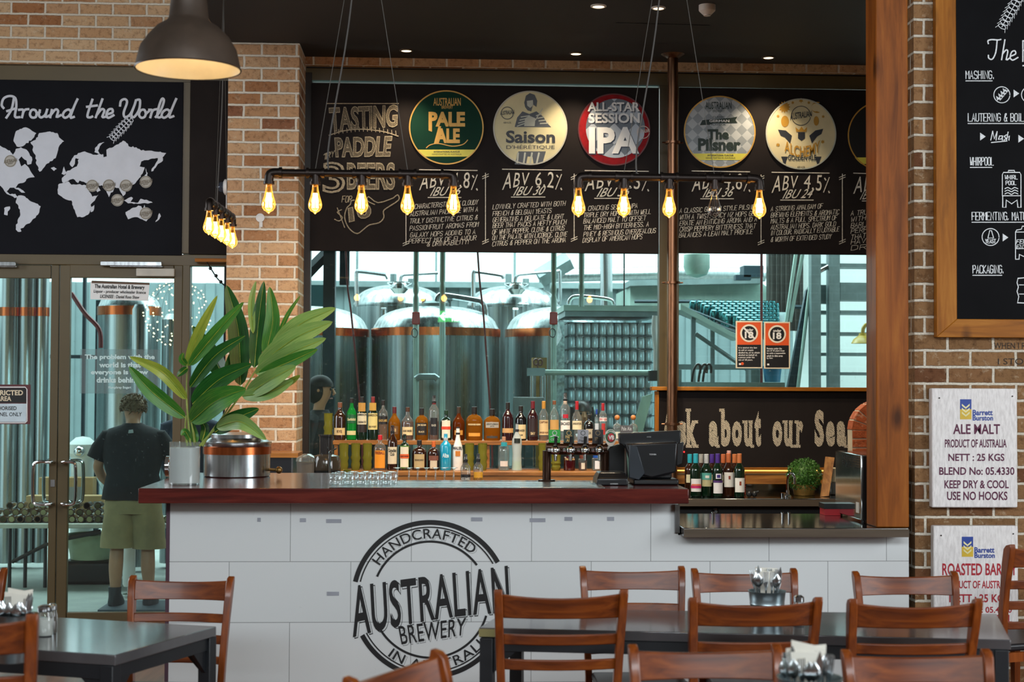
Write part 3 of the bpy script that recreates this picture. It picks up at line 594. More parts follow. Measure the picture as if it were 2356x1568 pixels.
# ------------------------------------------------------------------ world map board
mp_b = board('world_map_board', 'black panel with a white world map and the words Around the World', -130, 185, 420, 585, M['board_map'], YW + 0.02, YW + 0.05)
bl = board('blank_board', 'narrow blank black panel between the map panel and the brick pillar', 436, 185, 538, 585, M['board'], YW + 0.02, YW + 0.05)
MY = YW + 0.018
K = 2.614
def cr(pts): return [(x / K, y / K) for x, y in pts]
LANDS = {'greenland': [(235, 800), (300, 790), (345, 800), (355, 825), (385, 850), (355, 880), (350, 900), (335, 950), (300, 970), (270, 1000), (238, 1032), (220, 990), (215, 940), (195, 900), (200, 880), (183, 855), (215, 840)],
 'ellesmere_island': [(95, 790), (120, 775), (155, 765), (185, 780), (218, 800), (195, 835), (150, 870), (125, 882), (100, 880), (82, 850), (88, 815)],
 'north_america': [(-220, 900), (-80, 880), (0, 875), (30, 890), (60, 905), (78, 930), (95, 895), (125, 885), (160, 900), (192, 945), (188, 985), (165, 990), (160, 965), (130, 940), (112, 960), (128, 1000), (150, 985), (175, 1010), (208, 1065), (170, 1070), (135, 1100), (110, 1105), (95, 1130), (85, 1128), (60, 1128), (40, 1150), (60, 1168), (92, 1165), (112, 1188), (88, 1190), (40, 1165), (0, 1115), (-60, 1050), (-220, 1000)],
 'south_america': [(110, 1175), (150, 1180), (185, 1210), (215, 1222), (245, 1240), (228, 1290), (195, 1320), (178, 1342), (155, 1350), (140, 1370), (122, 1375), (128, 1392), (108, 1393), (95, 1380), (96, 1350), (120, 1300), (120, 1260), (95, 1220), (100, 1190)],
 'eurasia': [(372, 1070), (375, 1095), (395, 1100), (420, 1080), (440, 1075), (470, 1100), (478, 1085), (515, 1100), (560, 1085), (575, 1100), (560, 1125), (585, 1155), (605, 1145), (588, 1112), (630, 1120), (655, 1185), (690, 1125), (715, 1130), (740, 1180), (752, 1170), (760, 1140), (800, 1110), (830, 1080), (862, 1030), (870, 1005), (840, 1000), (850, 970), (905, 955), (950, 950), (910, 1030), (922, 1028), (950, 985), (980, 965), (978, 945), (1000, 920), (940, 912), (900, 905), (850, 905), (820, 885), (775, 880), (770, 865), (740, 845), (700, 870), (680, 885), (640, 900), (642, 940), (622, 945), (620, 925), (560, 930), (510, 910), (490, 915), (470, 920), (440, 945), (418, 985), (435, 1005), (450, 985), (455, 950), (475, 955), (462, 1000), (440, 1010), (400, 1030), (395, 1050)],
 'africa': [(350, 1110), (380, 1098), (415, 1092), (430, 1110), (470, 1108), (520, 1115), (535, 1150), (555, 1182), (592, 1170), (570, 1205), (545, 1230), (548, 1260), (530, 1290), (500, 1305), (465, 1305), (452, 1270), (440, 1240), (430, 1205), (395, 1198), (380, 1190), (348, 1165), (346, 1140)],
 'madagascar': [(545, 1245), (567, 1232), (560, 1270), (545, 1275)], 'britain': [(370, 1045), (378, 1020), (385, 1000), (402, 1040), (385, 1052)], 'iceland': [(305, 1010), (325, 1003), (342, 1015), (325, 1028)],
 'australia': [(755, 1275), (780, 1262), (800, 1248), (820, 1245), (832, 1235), (850, 1240), (858, 1255), (868, 1230), (878, 1255), (905, 1270), (912, 1290), (880, 1330), (855, 1318), (825, 1305), (790, 1310), (770, 1318)],
 'new_zealand': [(935, 1335), (950, 1305), (958, 1280), (968, 1300), (950, 1325)], 'indonesia': [(745, 1205), (790, 1183), (800, 1190), (785, 1215), (830, 1218), (845, 1195), (880, 1200), (918, 1218), (880, 1222), (830, 1225), (770, 1222)],
 'arctic_island': [(568, 915), (575, 885), (600, 860), (628, 855), (600, 880), (590, 905), (600, 925)], 'island': [(25, 1250), (45, 1242), (60, 1240), (45, 1295), (25, 1290)], 'caribbean': [(85, 1130), (110, 1128), (140, 1145), (152, 1158), (130, 1158), (110, 1140)], 'japan': [(862, 1068), (880, 1045), (876, 1010), (888, 1040), (885, 1070), (868, 1085)]}
map_white = mk('map_white', '#c9ccd4', 0.55, 0, 0.05)
b = MB(); rcoast = random.Random(11)
def coast(P):
    o = []
    for i, (x, y) in enumerate(P):
        x2, y2 = P[(i + 1) % len(P)]; L_ = math.hypot(x2 - x, y2 - y); o.append((x, y)); k = int(L_ // 14)
        for j in range(1, k + 1): f = j / (k + 1); a_ = min(4.5, L_ * .09); o.append((x + (x2 - x) * f + rcoast.uniform(-a_, a_), y + (y2 - y) * f + rcoast.uniform(-a_, a_)))
    return o
for nm, P in LANDS.items(): b.poly(PX(cr(coast(P)), MY))
b.build('world_map', map_white, mp_b, smooth=False)
SCRIPT = [[(22, 650), (10, 630), (22, 592), (58, 577), (92, 590), (98, 640), (90, 700), (118, 704)], [(84, 588), (70, 655), (38, 708)], [(42, 668), (98, 650)], [(113, 660), (140, 662), (132, 706)], [(138, 680), (150, 660), (172, 656)],
 [(222, 684), (212, 662), (190, 662), (180, 688), (192, 706), (214, 704), (222, 684), (240, 672)], [(240, 662), (234, 692), (248, 706), (272, 690), (284, 658)], [(282, 664), (274, 702), (298, 694)], [(312, 660), (302, 706)], [(308, 688), (334, 658), (350, 668), (342, 702), (366, 692)],
 [(428, 672), (412, 658), (388, 670), (378, 694), (392, 708), (416, 694), (434, 660)], [(466, 596), (446, 640), (424, 704), (446, 702)], [(556, 598), (526, 692), (540, 706), (556, 700)], [(522, 642), (584, 634)], [(616, 596), (576, 706)], [(584, 688), (612, 656), (628, 666), (616, 702), (634, 702)],
 [(640, 688), (676, 676), (674, 656), (652, 660), (640, 690), (652, 708), (684, 692)], [(722, 636), (728, 606), (752, 596), (764, 616), (744, 676), (752, 704), (782, 688), (806, 640), (818, 602)], [(806, 640), (790, 688), (806, 704), (836, 660), (842, 604), (826, 600)],
 [(878, 684), (868, 660), (846, 664), (836, 690), (850, 708), (870, 702), (878, 684), (896, 668)], [(896, 660), (914, 664), (904, 706)], [(910, 682), (922, 662), (944, 656)], [(936, 704), (968, 660), (986, 606), (974, 594), (956, 640), (946, 696), (958, 706), (974, 698)], [(1022, 672), (1006, 658), (982, 670), (972, 694), (986, 708), (1010, 694), (1026, 664)], [(1060, 594), (1040, 640), (1018, 702), (1044, 698)]]
b = MB()
for s_ in SCRIPT: line(b, cr(s_), MY, 5.4, 4)
b.build('script_lettering', map_white, mp_b, smooth=False)
def wheat(b, base, tip, n, w, lw, Y):
    bx, by = base; tx, ty = tip; dx, dy = tx - bx, ty - by; L = math.hypot(dx, dy); ux, uy = dx / L, dy / L; nx, ny = -uy, ux
    line(b, [base, tip], Y, lw)
    for k in range(n):
        t = (k + .5) / n; x, y = bx + dx * t, by + dy * t; s = w * (1 - 0.35 * abs(t - .4))
        for g in (-1, 1):
            p1 = (x + nx * g * s + ux * s * .7, y + ny * g * s + uy * s * .7); q = (x + nx * g * s * .8 + ux * s * .1, y + ny * g * s * .8 + uy * s * .1)
            line(b, [(x, y), q, p1, (x + ux * s * 1.0, y + uy * s * 1.0)], Y, lw, 3); line(b, [p1, (p1[0] + nx * g * s * .4 + ux * s * .8, p1[1] + ny * g * s * .4 + uy * s * .8)], Y, lw * .7)
b = MB(); wheat(b, (305, 268), (258, 318), 8, 9, 1.8, MY); b.build('wheat_ear', map_white, mp_b, smooth=False)
bdg = mk('badge_grey', '#a9a49a', 0.5); bdt = mk('badge_print', '#6d6353', 0.5)
for x, y in ((62, 968), (555, 1116), (655, 1114), (757, 1115), (877, 1093), (706, 1203), (877, 1282)):
    x, y = x / K, y / K
    b = MB(); b.poly(PX(arcpts(x, y, 14, 0, 350, 28), MY - .002)); o = b.build('brewery_badge', bdg, mp_b, smooth=False)
    b = MB(); line(b, arcpts(x, y, 12.3, 0, 355, 28), MY - .003, 1.2); b.text('AUSTRALIAN', quad4((x - 15, y + 6), (x + 15, y + 1), (x + 15, y - 7), (x - 15, y - 2), MY - .004), .03)
    b.text('BREWERY', quad4((x - 6, y + 8), (x + 6, y + 6), (x + 6, y + 3), (x - 6, y + 5), MY - .004), .02); b.build('badge_lettering', bdt, o, smooth=False)
# ------------------------------------------------------------------ lamps and ceiling fixtures
def bulbglass(name, warm):
    m, nt, out = _new(name); t = N(nt, 'BsdfTransparent'); t.inputs[0].default_value = (1.0, 0.72, 0.34, 1) if warm else (.82, .80, .80, 1)
    g = N(nt, 'BsdfGlossy'); g.inputs['Roughness'].default_value = 0.03; lw = N(nt, 'LayerWeight'); lw.inputs[0].default_value = 0.25 if warm else 0.4
    mx = N(nt, 'MixShader'); nt.links.new(lw.outputs['Facing'], mx.inputs[0]); nt.links.new(t.outputs[0], mx.inputs[1])
    if warm:
        e = N(nt, 'Emission'); e.inputs[0].default_value = (1.0, 0.45, 0.06, 1); e.inputs[1].default_value = 2.4
        ad = N(nt, 'AddShader'); nt.links.new(e.outputs[0], ad.inputs[0]); nt.links.new(g.outputs[0], ad.inputs[1]); nt.links.new(ad.outputs[0], mx.inputs[2])
    else: nt.links.new(g.outputs[0], mx.inputs[2])
    nt.links.new(mx.outputs[0], out.inputs[0]); return m
M['bulb_lit'] = bulbglass('amber_bulb_glass', True); M['bulb_off'] = bulbglass('grey_bulb_glass', False)
M['filament'] = emit('filament_glow', '#ffd58a', 26.0); M['wire'] = mk('steel_wire', '#4a453e', 0.5, 0.3); M['cable'] = mk('grey_cable', '#4a4642', 0.6)
M['brass'] = mk('brass_cap', '#8a6a3a', 0.35, 0.8)
WARM = (1.0, 0.62, 0.24)
def bulb_parts(parent, c, lit):        # c: where the bulb enters its socket
    x, y, z = c
    g = MB().lathe([(.013, 0), (.0145, -.02), (.021, -.05), (.0295, -.078), (.032, -.092), (.030, -.106), (.021, -.120), (.008, -.1275), (.003, -.134)], c, 20)
    bg = g.build('bulb', M['bulb_lit'] if lit else M['bulb_off'], parent)
    f = MB()
    if lit:
        for k in range(6):
            a = 2 * math.pi * k / 6; f.tube([(x + .008 * math.cos(a), y + .008 * math.sin(a), z - .038), (x + .0125 * math.cos(a), y + .0125 * math.sin(a), z - .105)], .0034, 5)
        f.build('filament', M['filament'], bg)
    else:
        for k in range(4):
            a = 2 * math.pi * k / 4; f.tube([(x + .006 * math.cos(a), y + .006 * math.sin(a), z - .03), (x + .010 * math.cos(a), y + .010 * math.sin(a), z - .095)], .0012, 5)
        f.build('filament', M['wire'], bg)
    if lit: lamp('bulb_glow', (x, y, z - .075), 2.3, WARM, .028)
def pipe_light(label, p0, dirv, lit, zp):
    n = 5; sp = .2145; d = V(dirv).normalized(); p0 = V(p0); r = .0175
    t = thing('pipe_light', label, 'pendant light', (p0.x, p0.y, zp), 0, 'iron pipe lights')
    side = d.cross(V((0, 0, 1)))
    P = [p0 + d * (sp * k) for k in range(n)]
    for q in P: q.z = zp
    b = MB().tube([P[0] + d * .03, P[-1] - d * .03], r, 14); b.build('pipe', M['pipe_iron'], t)
    for k, q in enumerate(P):
        b = MB()
        if k in (0, n - 1):
            s = 1 if k == 0 else -1
            b.tube(smoothpts([q + d * s * .055, q + d * s * .03, q + d * s * .006 - V((0, 0, .006)), q - V((0, 0, .03)), q - V((0, 0, .05))], 4), .0215, 14)
            b.tube([q + d * s * .06, q + d * s * .046], .026, 14); b.tube([q - V((0, 0, .040)), q - V((0, 0, .054))], .0255, 14); b.build('elbow', M['pipe_iron'], t)
        else:
            b.tube([q - d * .036, q + d * .036], .0215, 14); b.tube([q - d * .042, q - d * .03], .026, 14); b.tube([q + d * .03, q + d * .042], .026, 14)
            b.tube([q, q - V((0, 0, .05))], [.02, .0215], 14); b.tube([q - V((0, 0, .040)), q - V((0, 0, .054))], .0255, 14); b.build('tee', M['pipe_iron'], t)
        b = MB().lathe([(.0125, -.045), (.0125, -.062)], q, 12); b.build('socket', M['brass'], t)
        bulb_parts(t, q - V((0, 0, .056)), lit[k])
    mid = (P[0] + P[-1]) / 2; top = V((mid.x, mid.y, ZS))
    for k in (1, 3): b = MB().tube([P[k] + V((0, 0, .018)), top - V((0, 0, .02))], .0015, 6); b.build('wire', M['wire'], t)
    q = P[1] + d * .06 + V((0, 0, .016)); b = MB().tube(smoothpts([q, q + V((.005, 0, .15)), q + (top - q) * .5 + V((.012, 0, 0)), top - V((0, 0, .02))], 5), .0038, 6); b.build('cable', M['cable'], t)
    b = MB().lathe([(.055, 0), (.055, -.015), (.03, -.03)], top, 20); b.build('ceiling_rose', M['pipe_iron'], t)
pc = W(619, 397, 7.1); pipe_light('iron pipe light with five lit bulbs hanging before the brick pillar and tasting board', (pc.x, 7.1, 0), (1, 0, 0), [1] * 5, pc.z)
pc2 = W(1331, 406, 7.1); pipe_light('iron pipe light with one dark bulb hanging before the copper pole', (pc2.x, 7.1, 0), (1, 0, 0), [1, 1, 1, 0, 1], pc2.z)
pc3 = W(481, 462, 8.55); pipe_light('iron pipe light seen end-on beside the left edge of the brick pillar', (pc3.x, 8.55, 0), (0.02, 1, 0), [1, 1, 1, 1, 1], pc3.z)
# dome pendant
YP = 5.6; pc = W(433, 160, YP); u = mpp(YP)
t = thing('pendant_lamp', 'large dented dark metal dome pendant lamp with a cream inside', 'pendant lamp', (pc.x, YP, pc.z))
def dome(off):
    P = [(120, 0), (117, 18), (108, 48), (92, 76), (70, 97), (50, 110), (45, 118), (42, 150), (38, 180), (34, 215), (30, 218)]
    return [((r - off) * u, h * u - (off * u if r < 32 else 0)) for r, h in P]
def dent(b):
    for v in b.bm.verts:
        d = V((math.sin(v.co.z * 60 + v.co.x * 31), math.cos(v.co.x * 43 + v.co.z * 27), math.sin(v.co.y * 37 + v.co.z * 51))); h = (v.co.z - pc.z) / u
        if 10 < h < 105: v.co += d * .0025
        if 20 < h < 90:
            for ax_, az_ in ((-62, 60), (-10, 88), (30, 70)):
                q = V((pc.x + ax_ * u, 0, pc.z + az_ * u)); dd = math.hypot(v.co.x - q.x, v.co.z - q.z)
                if dd < .04 and v.co.y < pc.y: v.co.y += .02 * (1 - dd / .04)
b = MB().lathe(dome(0), pc, 48, False)
dent(b); b.build('lamp_shade', mk('dented_dark_metal', '#4a3d33', 0.5, 0.35, 0.25, 6, bmp=0.2), t)
b = MB().lathe(dome(2.2)[:9], pc + V((0, 0, .001)), 48, False); dent(b); b.build('shade_lining', mk('cream_enamel', '#d8c7a2', 0.35, 0, 0.15, 5), t)
b = MB().lathe([((120) * u, -0.001), (121 * u, .003), (118.5 * u, .004), (117.5 * u, 0)], pc, 48, False); b.build('rim', mk('rim_metal', '#3a2b22', 0.4, 0.5), t)
b = MB().tube([(pc.x, YP, pc.z + 216 * u), (pc.x, YP, 5.6)], .005, 6); b.build('cord', M['plastic_black'], t)
b = MB().ball((pc.x, YP, pc.z + 85 * u), .035, 14, 8, 1.2); b.build('bulb', emit('pendant_bulb', '#ffe2b8', 2.2), t)
lamp('pendant_glow', (pc.x, YP, pc.z + 58 * u), 1.7, (1, .84, .62), .05)
# ceiling: downlights, sensors, hatch
def downlight(label, px, py, rim, r, power):
    p = Wz(px, py, ZS); t = thing('downlight', label, 'ceiling light', p, 0, 'recessed ceiling lights')
    b = MB().lathe([(r, 0), (r * 1.0, -.006), (r * .78, -.010), (r * .7, -.004)], p, 28, False); b.build('trim_ring', rim, t)
    b = MB().lathe([(r * .74, -.002), (r * .7, -.007), (.001, -.007)], p, 24, False); b.build('lens', emit('downlight_lens', '#ffe3b8', 3 if power else 0.25), t)
    if power: lamp('downlight_beam', p - V((0, 0, .03)), power, (1, .80, .55), .03, 110 if rim is whit else 85, (p.x, p.y + .15 + (.4 if rim is whit else 0), 0))
whit = mk('white_trim', '#d9d6d2', 0.5); dk = mk('bronze_trim', '#5b4a3a', 0.4, 0.5)
downlight('small recessed downlight in the dark ceiling above the pale ale sign', 935, 115, dk, .05, 42)
downlight('small recessed downlight in the dark ceiling above the session ale sign', 1325, 122, dk, .05, 42)
downlight('small recessed downlight in the dark ceiling above the golden ale sign', 1768, 131, dk, .05, 42)
downlight('white ceiling disc left of the hanging wires', 1377, 13, whit, .05, 95)
downlight('white ceiling disc between the hanging wires and the smoke detector', 1515, 17, whit, .045, 95)
for x in (-.75, .05, .85, 2.0):                     # unseen downlights added above the picture edge to brighten the bottle shelves
    t = thing('downlight', 'unseen downlight added over the bar top to light the bottle shelves', 'ceiling light', (x, 8.7, ZS), 0, 'added downlights above the bar top')
    b = MB().lathe([(.05, 0), (.05, -.006), (.037, -.010), (.035, -.004)], (x, 8.7, ZS), 28, False); b.build('trim_ring', dk, t); b = MB().lathe([(.037, -.002), (.035, -.007), (.001, -.007)], (x, 8.7, ZS), 24); b.build('lens', bpy.data.materials['downlight_lens'], t)
    lamp('downlight_beam', (x, 8.7, ZS - .03), 150, (1, .84, .62), .04, 60, (x, 10.5, 1.15))
p = Wz(1627, 12, ZS); t = thing('smoke_detector', 'white round smoke detector on the dark bar ceiling', 'smoke detector', p)
b = MB().lathe([(.052, 0), (.052, -.03), (.05, -.036)], p, 28); b.build('base', whit, t)
b = MB().lathe([(.05, -.036), (.028, -.058), (.022, -.060), (.022, -.066), (.001, -.067)], p, 28); b.build('sensor_head', whit, t)
q = [Wz(1417, 52, ZS), Wz(1633, 58, ZS), Wz(1600, 98, ZS), Wz(1394, 98, ZS)]
b = MB()
for k in range(4): b.ribbon([q[k] - V((0, 0, .003)), q[(k + 1) % 4] - V((0, 0, .003))], .012, (0, 0, 1))
t = thing('access_hatch', 'square access hatch let into the dark ceiling behind the copper pole', 'hatch', (q[0] + q[2]) / 2); b.build('hatch_frame', M['gap'], t, smooth=False)
b = MB(); b.prism([p_ - V((0, 0, .002)) for p_ in q], (0, 0, .0015)); b.build('hatch_lid', M['soffit'], t)
# copper pole
YC = 10.72; pc = W(1548, 130, YC); z0 = W(1750, 1146, 10.12).z + .001
t = thing('copper_pole', 'aged copper pole with bolted flanges rising to the dark ceiling', 'pole', (pc.x, YC, z0))
b = MB().tube([(pc.x, YC, z0), (pc.x, YC, ZS - .01)], .0375, 20); b.build('pole', M['copper_pole'], t)
for y in (328, 650, 975):
    z = W(1548, y, YC).z
    b = MB().tube([(pc.x, YC, z - .008), (pc.x, YC, z + .008)], .055, 20); b.tube([(pc.x - .075, YC, z), (pc.x + .075, YC, z)], .006, 6); b.build('flange', M['copper_pole'], t)
b = MB().tube([(pc.x, YC, ZS - .03), (pc.x, YC, ZS - .001)], [.04, .085], 20); b.build('ceiling_flange', M['copper_pole'], t)
# pillar fittings
cxp = W(599, 501, 10.55); t = thing('junction_cover', 'small round white cover plate on the brick pillar', 'cover plate', cxp)
b = MB().lathe([(.03, 0), (.03, -.012), (.001, -.013)], cxp, 22, True, 'y'); b.build('plate', whit, t)
b = MB(); bxp(b, 597, 510, 604, 522, 10.543, 10.55); b.build('conduit_stub', whit, t)
c = W(511, 430, 10.6); t = thing('alarm_strobe', 'white backed alarm strobe with a clear dark dome on the pillar side', 'alarm', c)
b = MB().lathe([(.055, XP0 - c.x - .001), (.055, XP0 - c.x - .022), (.04, XP0 - c.x - .03)], c, 24, True, 'x'); b.build('base', whit, t)
b = MB().lathe([(.04, XP0 - c.x - .03), (.038, XP0 - c.x - .05), (.025, XP0 - c.x - .072), (.001, XP0 - c.x - .08)], c, 20, True, 'x'); b.build('dome', mk('smoked_dome', '#3a3f4a', 0.1, 0.3), t)
b = MB().tube(smoothpts([(XP0 - .008, 10.6, c.z - .05), (XP0 - .008, 10.6, c.z - .12), (XP0 - .012, 10.6, c.z - .2)], 4), .006, 6); b.build('cable', whit, t)
# ------------------------------------------------------------------ the bar
YB = 7.62; ZT = Wz(1000, 1123, 0) and W(1000, 1123.5, 7.45).z
m, nt, out = _new('white_tile_panel'); bs = N(nt, 'BsdfPrincipled'); nt.links.new(bs.outputs[0], out.inputs[0])
tc = N(nt, 'TexCoord'); mpn = N(nt, 'Mapping'); nt.links.new(tc.outputs['UV'], mpn.inputs[0])
zj = W(1000, 1291, YB).z; xj = W(528, 1230, YB).x; rh = zj - W(1000, 1430, YB).z; bw = W(1083, 1230, YB).x - W(805.5, 1230, YB).x
mpn.inputs['Location'].default_value = (-xj + bw * 20, -zj + rh * 20, 0)
br = N(nt, 'TexBrick'); nt.links.new(mpn.outputs[0], br.inputs[0]); br.inputs['Scale'].default_value = 1; br.inputs['Brick Width'].default_value = bw; br.inputs['Row Height'].default_value = rh
br.inputs['Mortar Size'].default_value = .0016; br.inputs['Mortar Smooth'].default_value = 0; br.inputs['Color1'].default_value = (*srgb('#d9dcdc'), 1); br.inputs['Color2'].default_value = (*srgb('#d4d8d8'), 1); br.inputs['Mortar'].default_value = (*srgb('#8d9090'), 1)
mo = mapping(nt, 'Object', (1, 1, 1)); n1 = noise(nt, mo, 14, 8, 0.75, 1.0); r1 = ramp(nt, [(0.66, '#ffffff'), (0.72, '#b9b9b6')]); nt.links.new(n1.outputs[0], r1.inputs[0])
nt.links.new(mixc(nt, 0.25, br.outputs[0], r1.outputs[0], 'MULTIPLY'), bs.inputs['Base Color']); bs.inputs['Roughness'].default_value = 0.38; M['tile'] = m
bar = thing('bar_counter', 'long white tiled bar with dark red timber top and brewery logo', 'bar counter', (W(975, 1400, YB).x, YB, 0))
xa, xb, xc = W(390, 1300, YB).x, W(1560, 1300, YB).x, W(2091, 1300, YB).x
zb0 = W(1800, 1231, YB).z
b = MB(); b.box(xa, YB, 0, xb, YB + .12, ZT - .075); b.box(xb, YB, 0, xc, YB + .12, ZB - .047); b.build('front_panel', M['tile'], bar)
b = MB(); b.box(xa - .018, YB - .004, 0, xa, YB + .5, ZT - .075); b.build('corner_trim', mk('plum_trim', '#4b3340', 0.4), bar)
b = MB(); b.box(xa, YB + .45, 0, xb, YB + .5, ZT - .07); b.build('rear_panel', M['plastic_black'], bar)
x0, x1, xs = W(318, 1135, 7.45).x, W(1585, 1140, 7.45).x, W(800, 1135, 8.1).x
P = [V((x0, 7.45, ZT - .073)), V((x1, 7.45, ZT - .073)), V((x1, 8.12, ZT - .073)), V((xs, 8.12, ZT - .073)), V((xs, 8.75, ZT - .073)), V((x0, 8.75, ZT - .073))]
b = MB().prism(P, (0, 0, .073)); b.build('bar_top', M['bar_top'], bar, bevel=.004)
b = MB(); bxp(b, 1553, 1160, 1564, 1225, YB - .02, YB + .45); b.build('end_plate', M['steel'], bar)
# logo
LY = YB - .0025
def logo(b, o=0.0, ol=0.0):
    L = LY - (0.0 if not ol else -.001)
    T = lambda s, f, bo: b.text(s, f, bo, 0, ol, 1.06, 5)
    T('HANDCRAFTED', arc(990 + o, 1378 + o, 140, 163, 146, 48, L), .006)
    T('IN AUSTRALIA', arc(990 + o, 1378 + o, 163, 140, 233, 331, L), .006)
    def aus(u, v):
        top = 1347 - 48 * u; bot = 1411 + 56 * (1 - u) ** 1.8; x = 806 + 362 * u + 6 * (1 - v); return W(x + o, bot + (top - bot) * v + o, L)
    T('AUSTRALIAN', aus, .014)
    T('BREWERY', quad4((924 + o, 1482 + o), (1069 + o, 1460 + o), (1073 + o, 1420 + o), (916 + o, 1440 + o), L), .006)
b = MB(); logo(b); lg = b.build('logo_lettering', M['black'], bar, smooth=False)
b = MB(); logo(b, 3.4, .007); b.build('letter_outline', M['black'], lg, smooth=False)
b = MB()
line(b, arcpts(990, 1378, 177, 165.5, 30, 50), LY, 11); line(b, arcpts(990, 1378, 166, 165.5, 30, 50), LY, 3); line(b, arcpts(990, 1378, 133, 156, 37, 44), LY, 5)
line(b, arcpts(990, 1378, 177, 209, 352, 50), LY, 11); line(b, arcpts(990, 1378, 166, 208, 352, 50), LY, 3); line(b, arcpts(990, 1378, 134, 213, 343, 44), LY, 5)
b.build('logo_ring', M['black'], bar, smooth=False)
tp = mk('grey_sticker', '#9a9da6', 0.4)
for x, y, w_ in ((596, 1195, 8), (697, 1196, 14), (768, 1198, 35), (1097, 1194, 26), (1237, 1196, 36), (1308, 1193, 18), (1405, 1193, 16), (766, 1365, 28)):
    b = MB(); bxp(b, x - w_ / 2, y - 4.5, x + w_ / 2, y + 4.5, YB - .002, YB); b.build('sticker', tp, bar)
# steel service bench at the right
xs0, xs1 = W(1564, 1190, YB - .02).x + .004, W(2091, 1222, 7.5).x
sb = thing('service_bench', 'low polished steel bench right of the timber bar top', 'bench', ((xs0 + xs1) / 2, 7.5, 0))
b = MB(); b.box(xs0, 7.5, ZB - .045, xs1, 8.34, ZB); b.build('bench_top', M['steel_bench'], sb, bevel=.004)
M['lip'] = mk('lip_reflection_tint', '#665a4d', .32, .45, .15, 3, stretch=(.6, 9, 9))  # brown of the reflected floor and chairs put into the steel lip's colour
b = MB(); b.box(xs0, 7.494, ZB - .045, xs1, 7.4995, ZB - .005); b.build('front_lip', M['lip'], sb)
b = MB(); b.box(xs0 + .02, 7.76, .05, xs1, 8.3, ZB - .046); b.build('cabinet', M['plastic_black'], sb)
for x in (1640, 1800, 1815):
    q = Wz(x, 1192, ZB); b = MB().lathe([(.008, 0), (.008, .03), (.004, .034)], q, 10); b.build('peg', M['chrome'], sb)
# bar mat tray
q0, q1, q2, q3 = Wz(757, 1123, ZT), Wz(1392, 1124, ZT), Wz(1375, 1111, ZT), Wz(770, 1109, ZT)
t = thing('bar_tray', 'long shallow steel drip tray let along the bar top', 'tray', (q0 + q1) / 2 )
zt = ZT + .0006
b = MB(); b.prism([V((q.x, q.y, zt)) for q in (q0, q1, q2, q3)], (0, 0, .006)); b.build('tray', M['steel'], t, bevel=.002)
b = MB()
for f in (.3, .62): 
    A = q0.lerp(q3, f); B_ = q1.lerp(q2, f); b.ribbon([V((A.x + .02, A.y, zt + .0075)), V((B_.x - .02, B_.y, zt + .0075))], .012, (0, 0, 1))
b.build('grille', M['plastic_black'], t, smooth=False)
# ------------------------------------------------------------------ brewery hall behind the glass
M['hall_wall'] = mk('hall_cladding', '#778a8c', 0.6, 0, 0.1, 2); M['hall_white'] = mk('hall_white_wall', '#e4eeec', 0.7, 0, 0.06, 2)
M['hall_dark'] = mk('hall_dark_steel', '#16303a', 0.5, 0.2); M['hall_grey'] = mk('hall_grey_steel', '#7b8c8d', 0.45, 0.4, 0.15); M['hall_pale'] = mk('pale_green_steel', '#9fb8ae', 0.45, 0.3, 0.1)
M['shade_roof'] = mk('shade_roof_paint', '#2c3a3f', 0.8)
Y2 = 20.0
b = MB(); zc = W(980, 655, Y2).z
b.box(-9, Y2, 0, 9, Y2 + .2, zc)
for k in range(60): x = -9 + k * .3; b.box(x, Y2 - .03, 0, x + .12, Y2, zc)
struct(b.build('wall_hall', M['hall_wall']))
b = MB(); bxp(b, 600, 648, 1560, 661, Y2 - .2, Y2)
for x in (530, 822, 1004, 1185, 1338): bxp(b, x - 2.5, 400, x + 2.5, 650, Y2 - .1, Y2)
struct(b.build('beam_hall', M['hall_grey']))
b = MB(); b.box(-9.2, YW + .3, 0, -9, 20, 3.2); struct(b.build('wall_hall_west', M['hall_wall']))
b = MB(); b.box(9, YW + .3, 0, 9.2, 20, 3.2); struct(b.build('wall_hall_east', M['hall_wall']))
b = MB(); b.box(-9, YW + .28, 4.6, 9, 13.5, 4.7); struct(b.build('shade_roof', M['shade_roof']))  # unseen partial roof, added to cut daylight; also holds the pipe drops
b = MB(); bxp(b, 742, 400, 769, 1300, 12.9, 13.05); bxp(b, 782, 400, 804, 655, 13.4, 13.5); b.tube([W(712, 622, 12.95), W(762, 572, 12.95)], .05, 4); b.tube([W(760, 575, 12.95), W(700, 640, 12.95)], .04, 4)
o = struct(b.build('column', M['hall_dark']))
b = MB(); bxp(b, 700, 655, 742, 1300, 15.0, 15.1); struct(b.build('partition', mk('teal_partition', '#1c4a4e', 0.5, 0.1)))
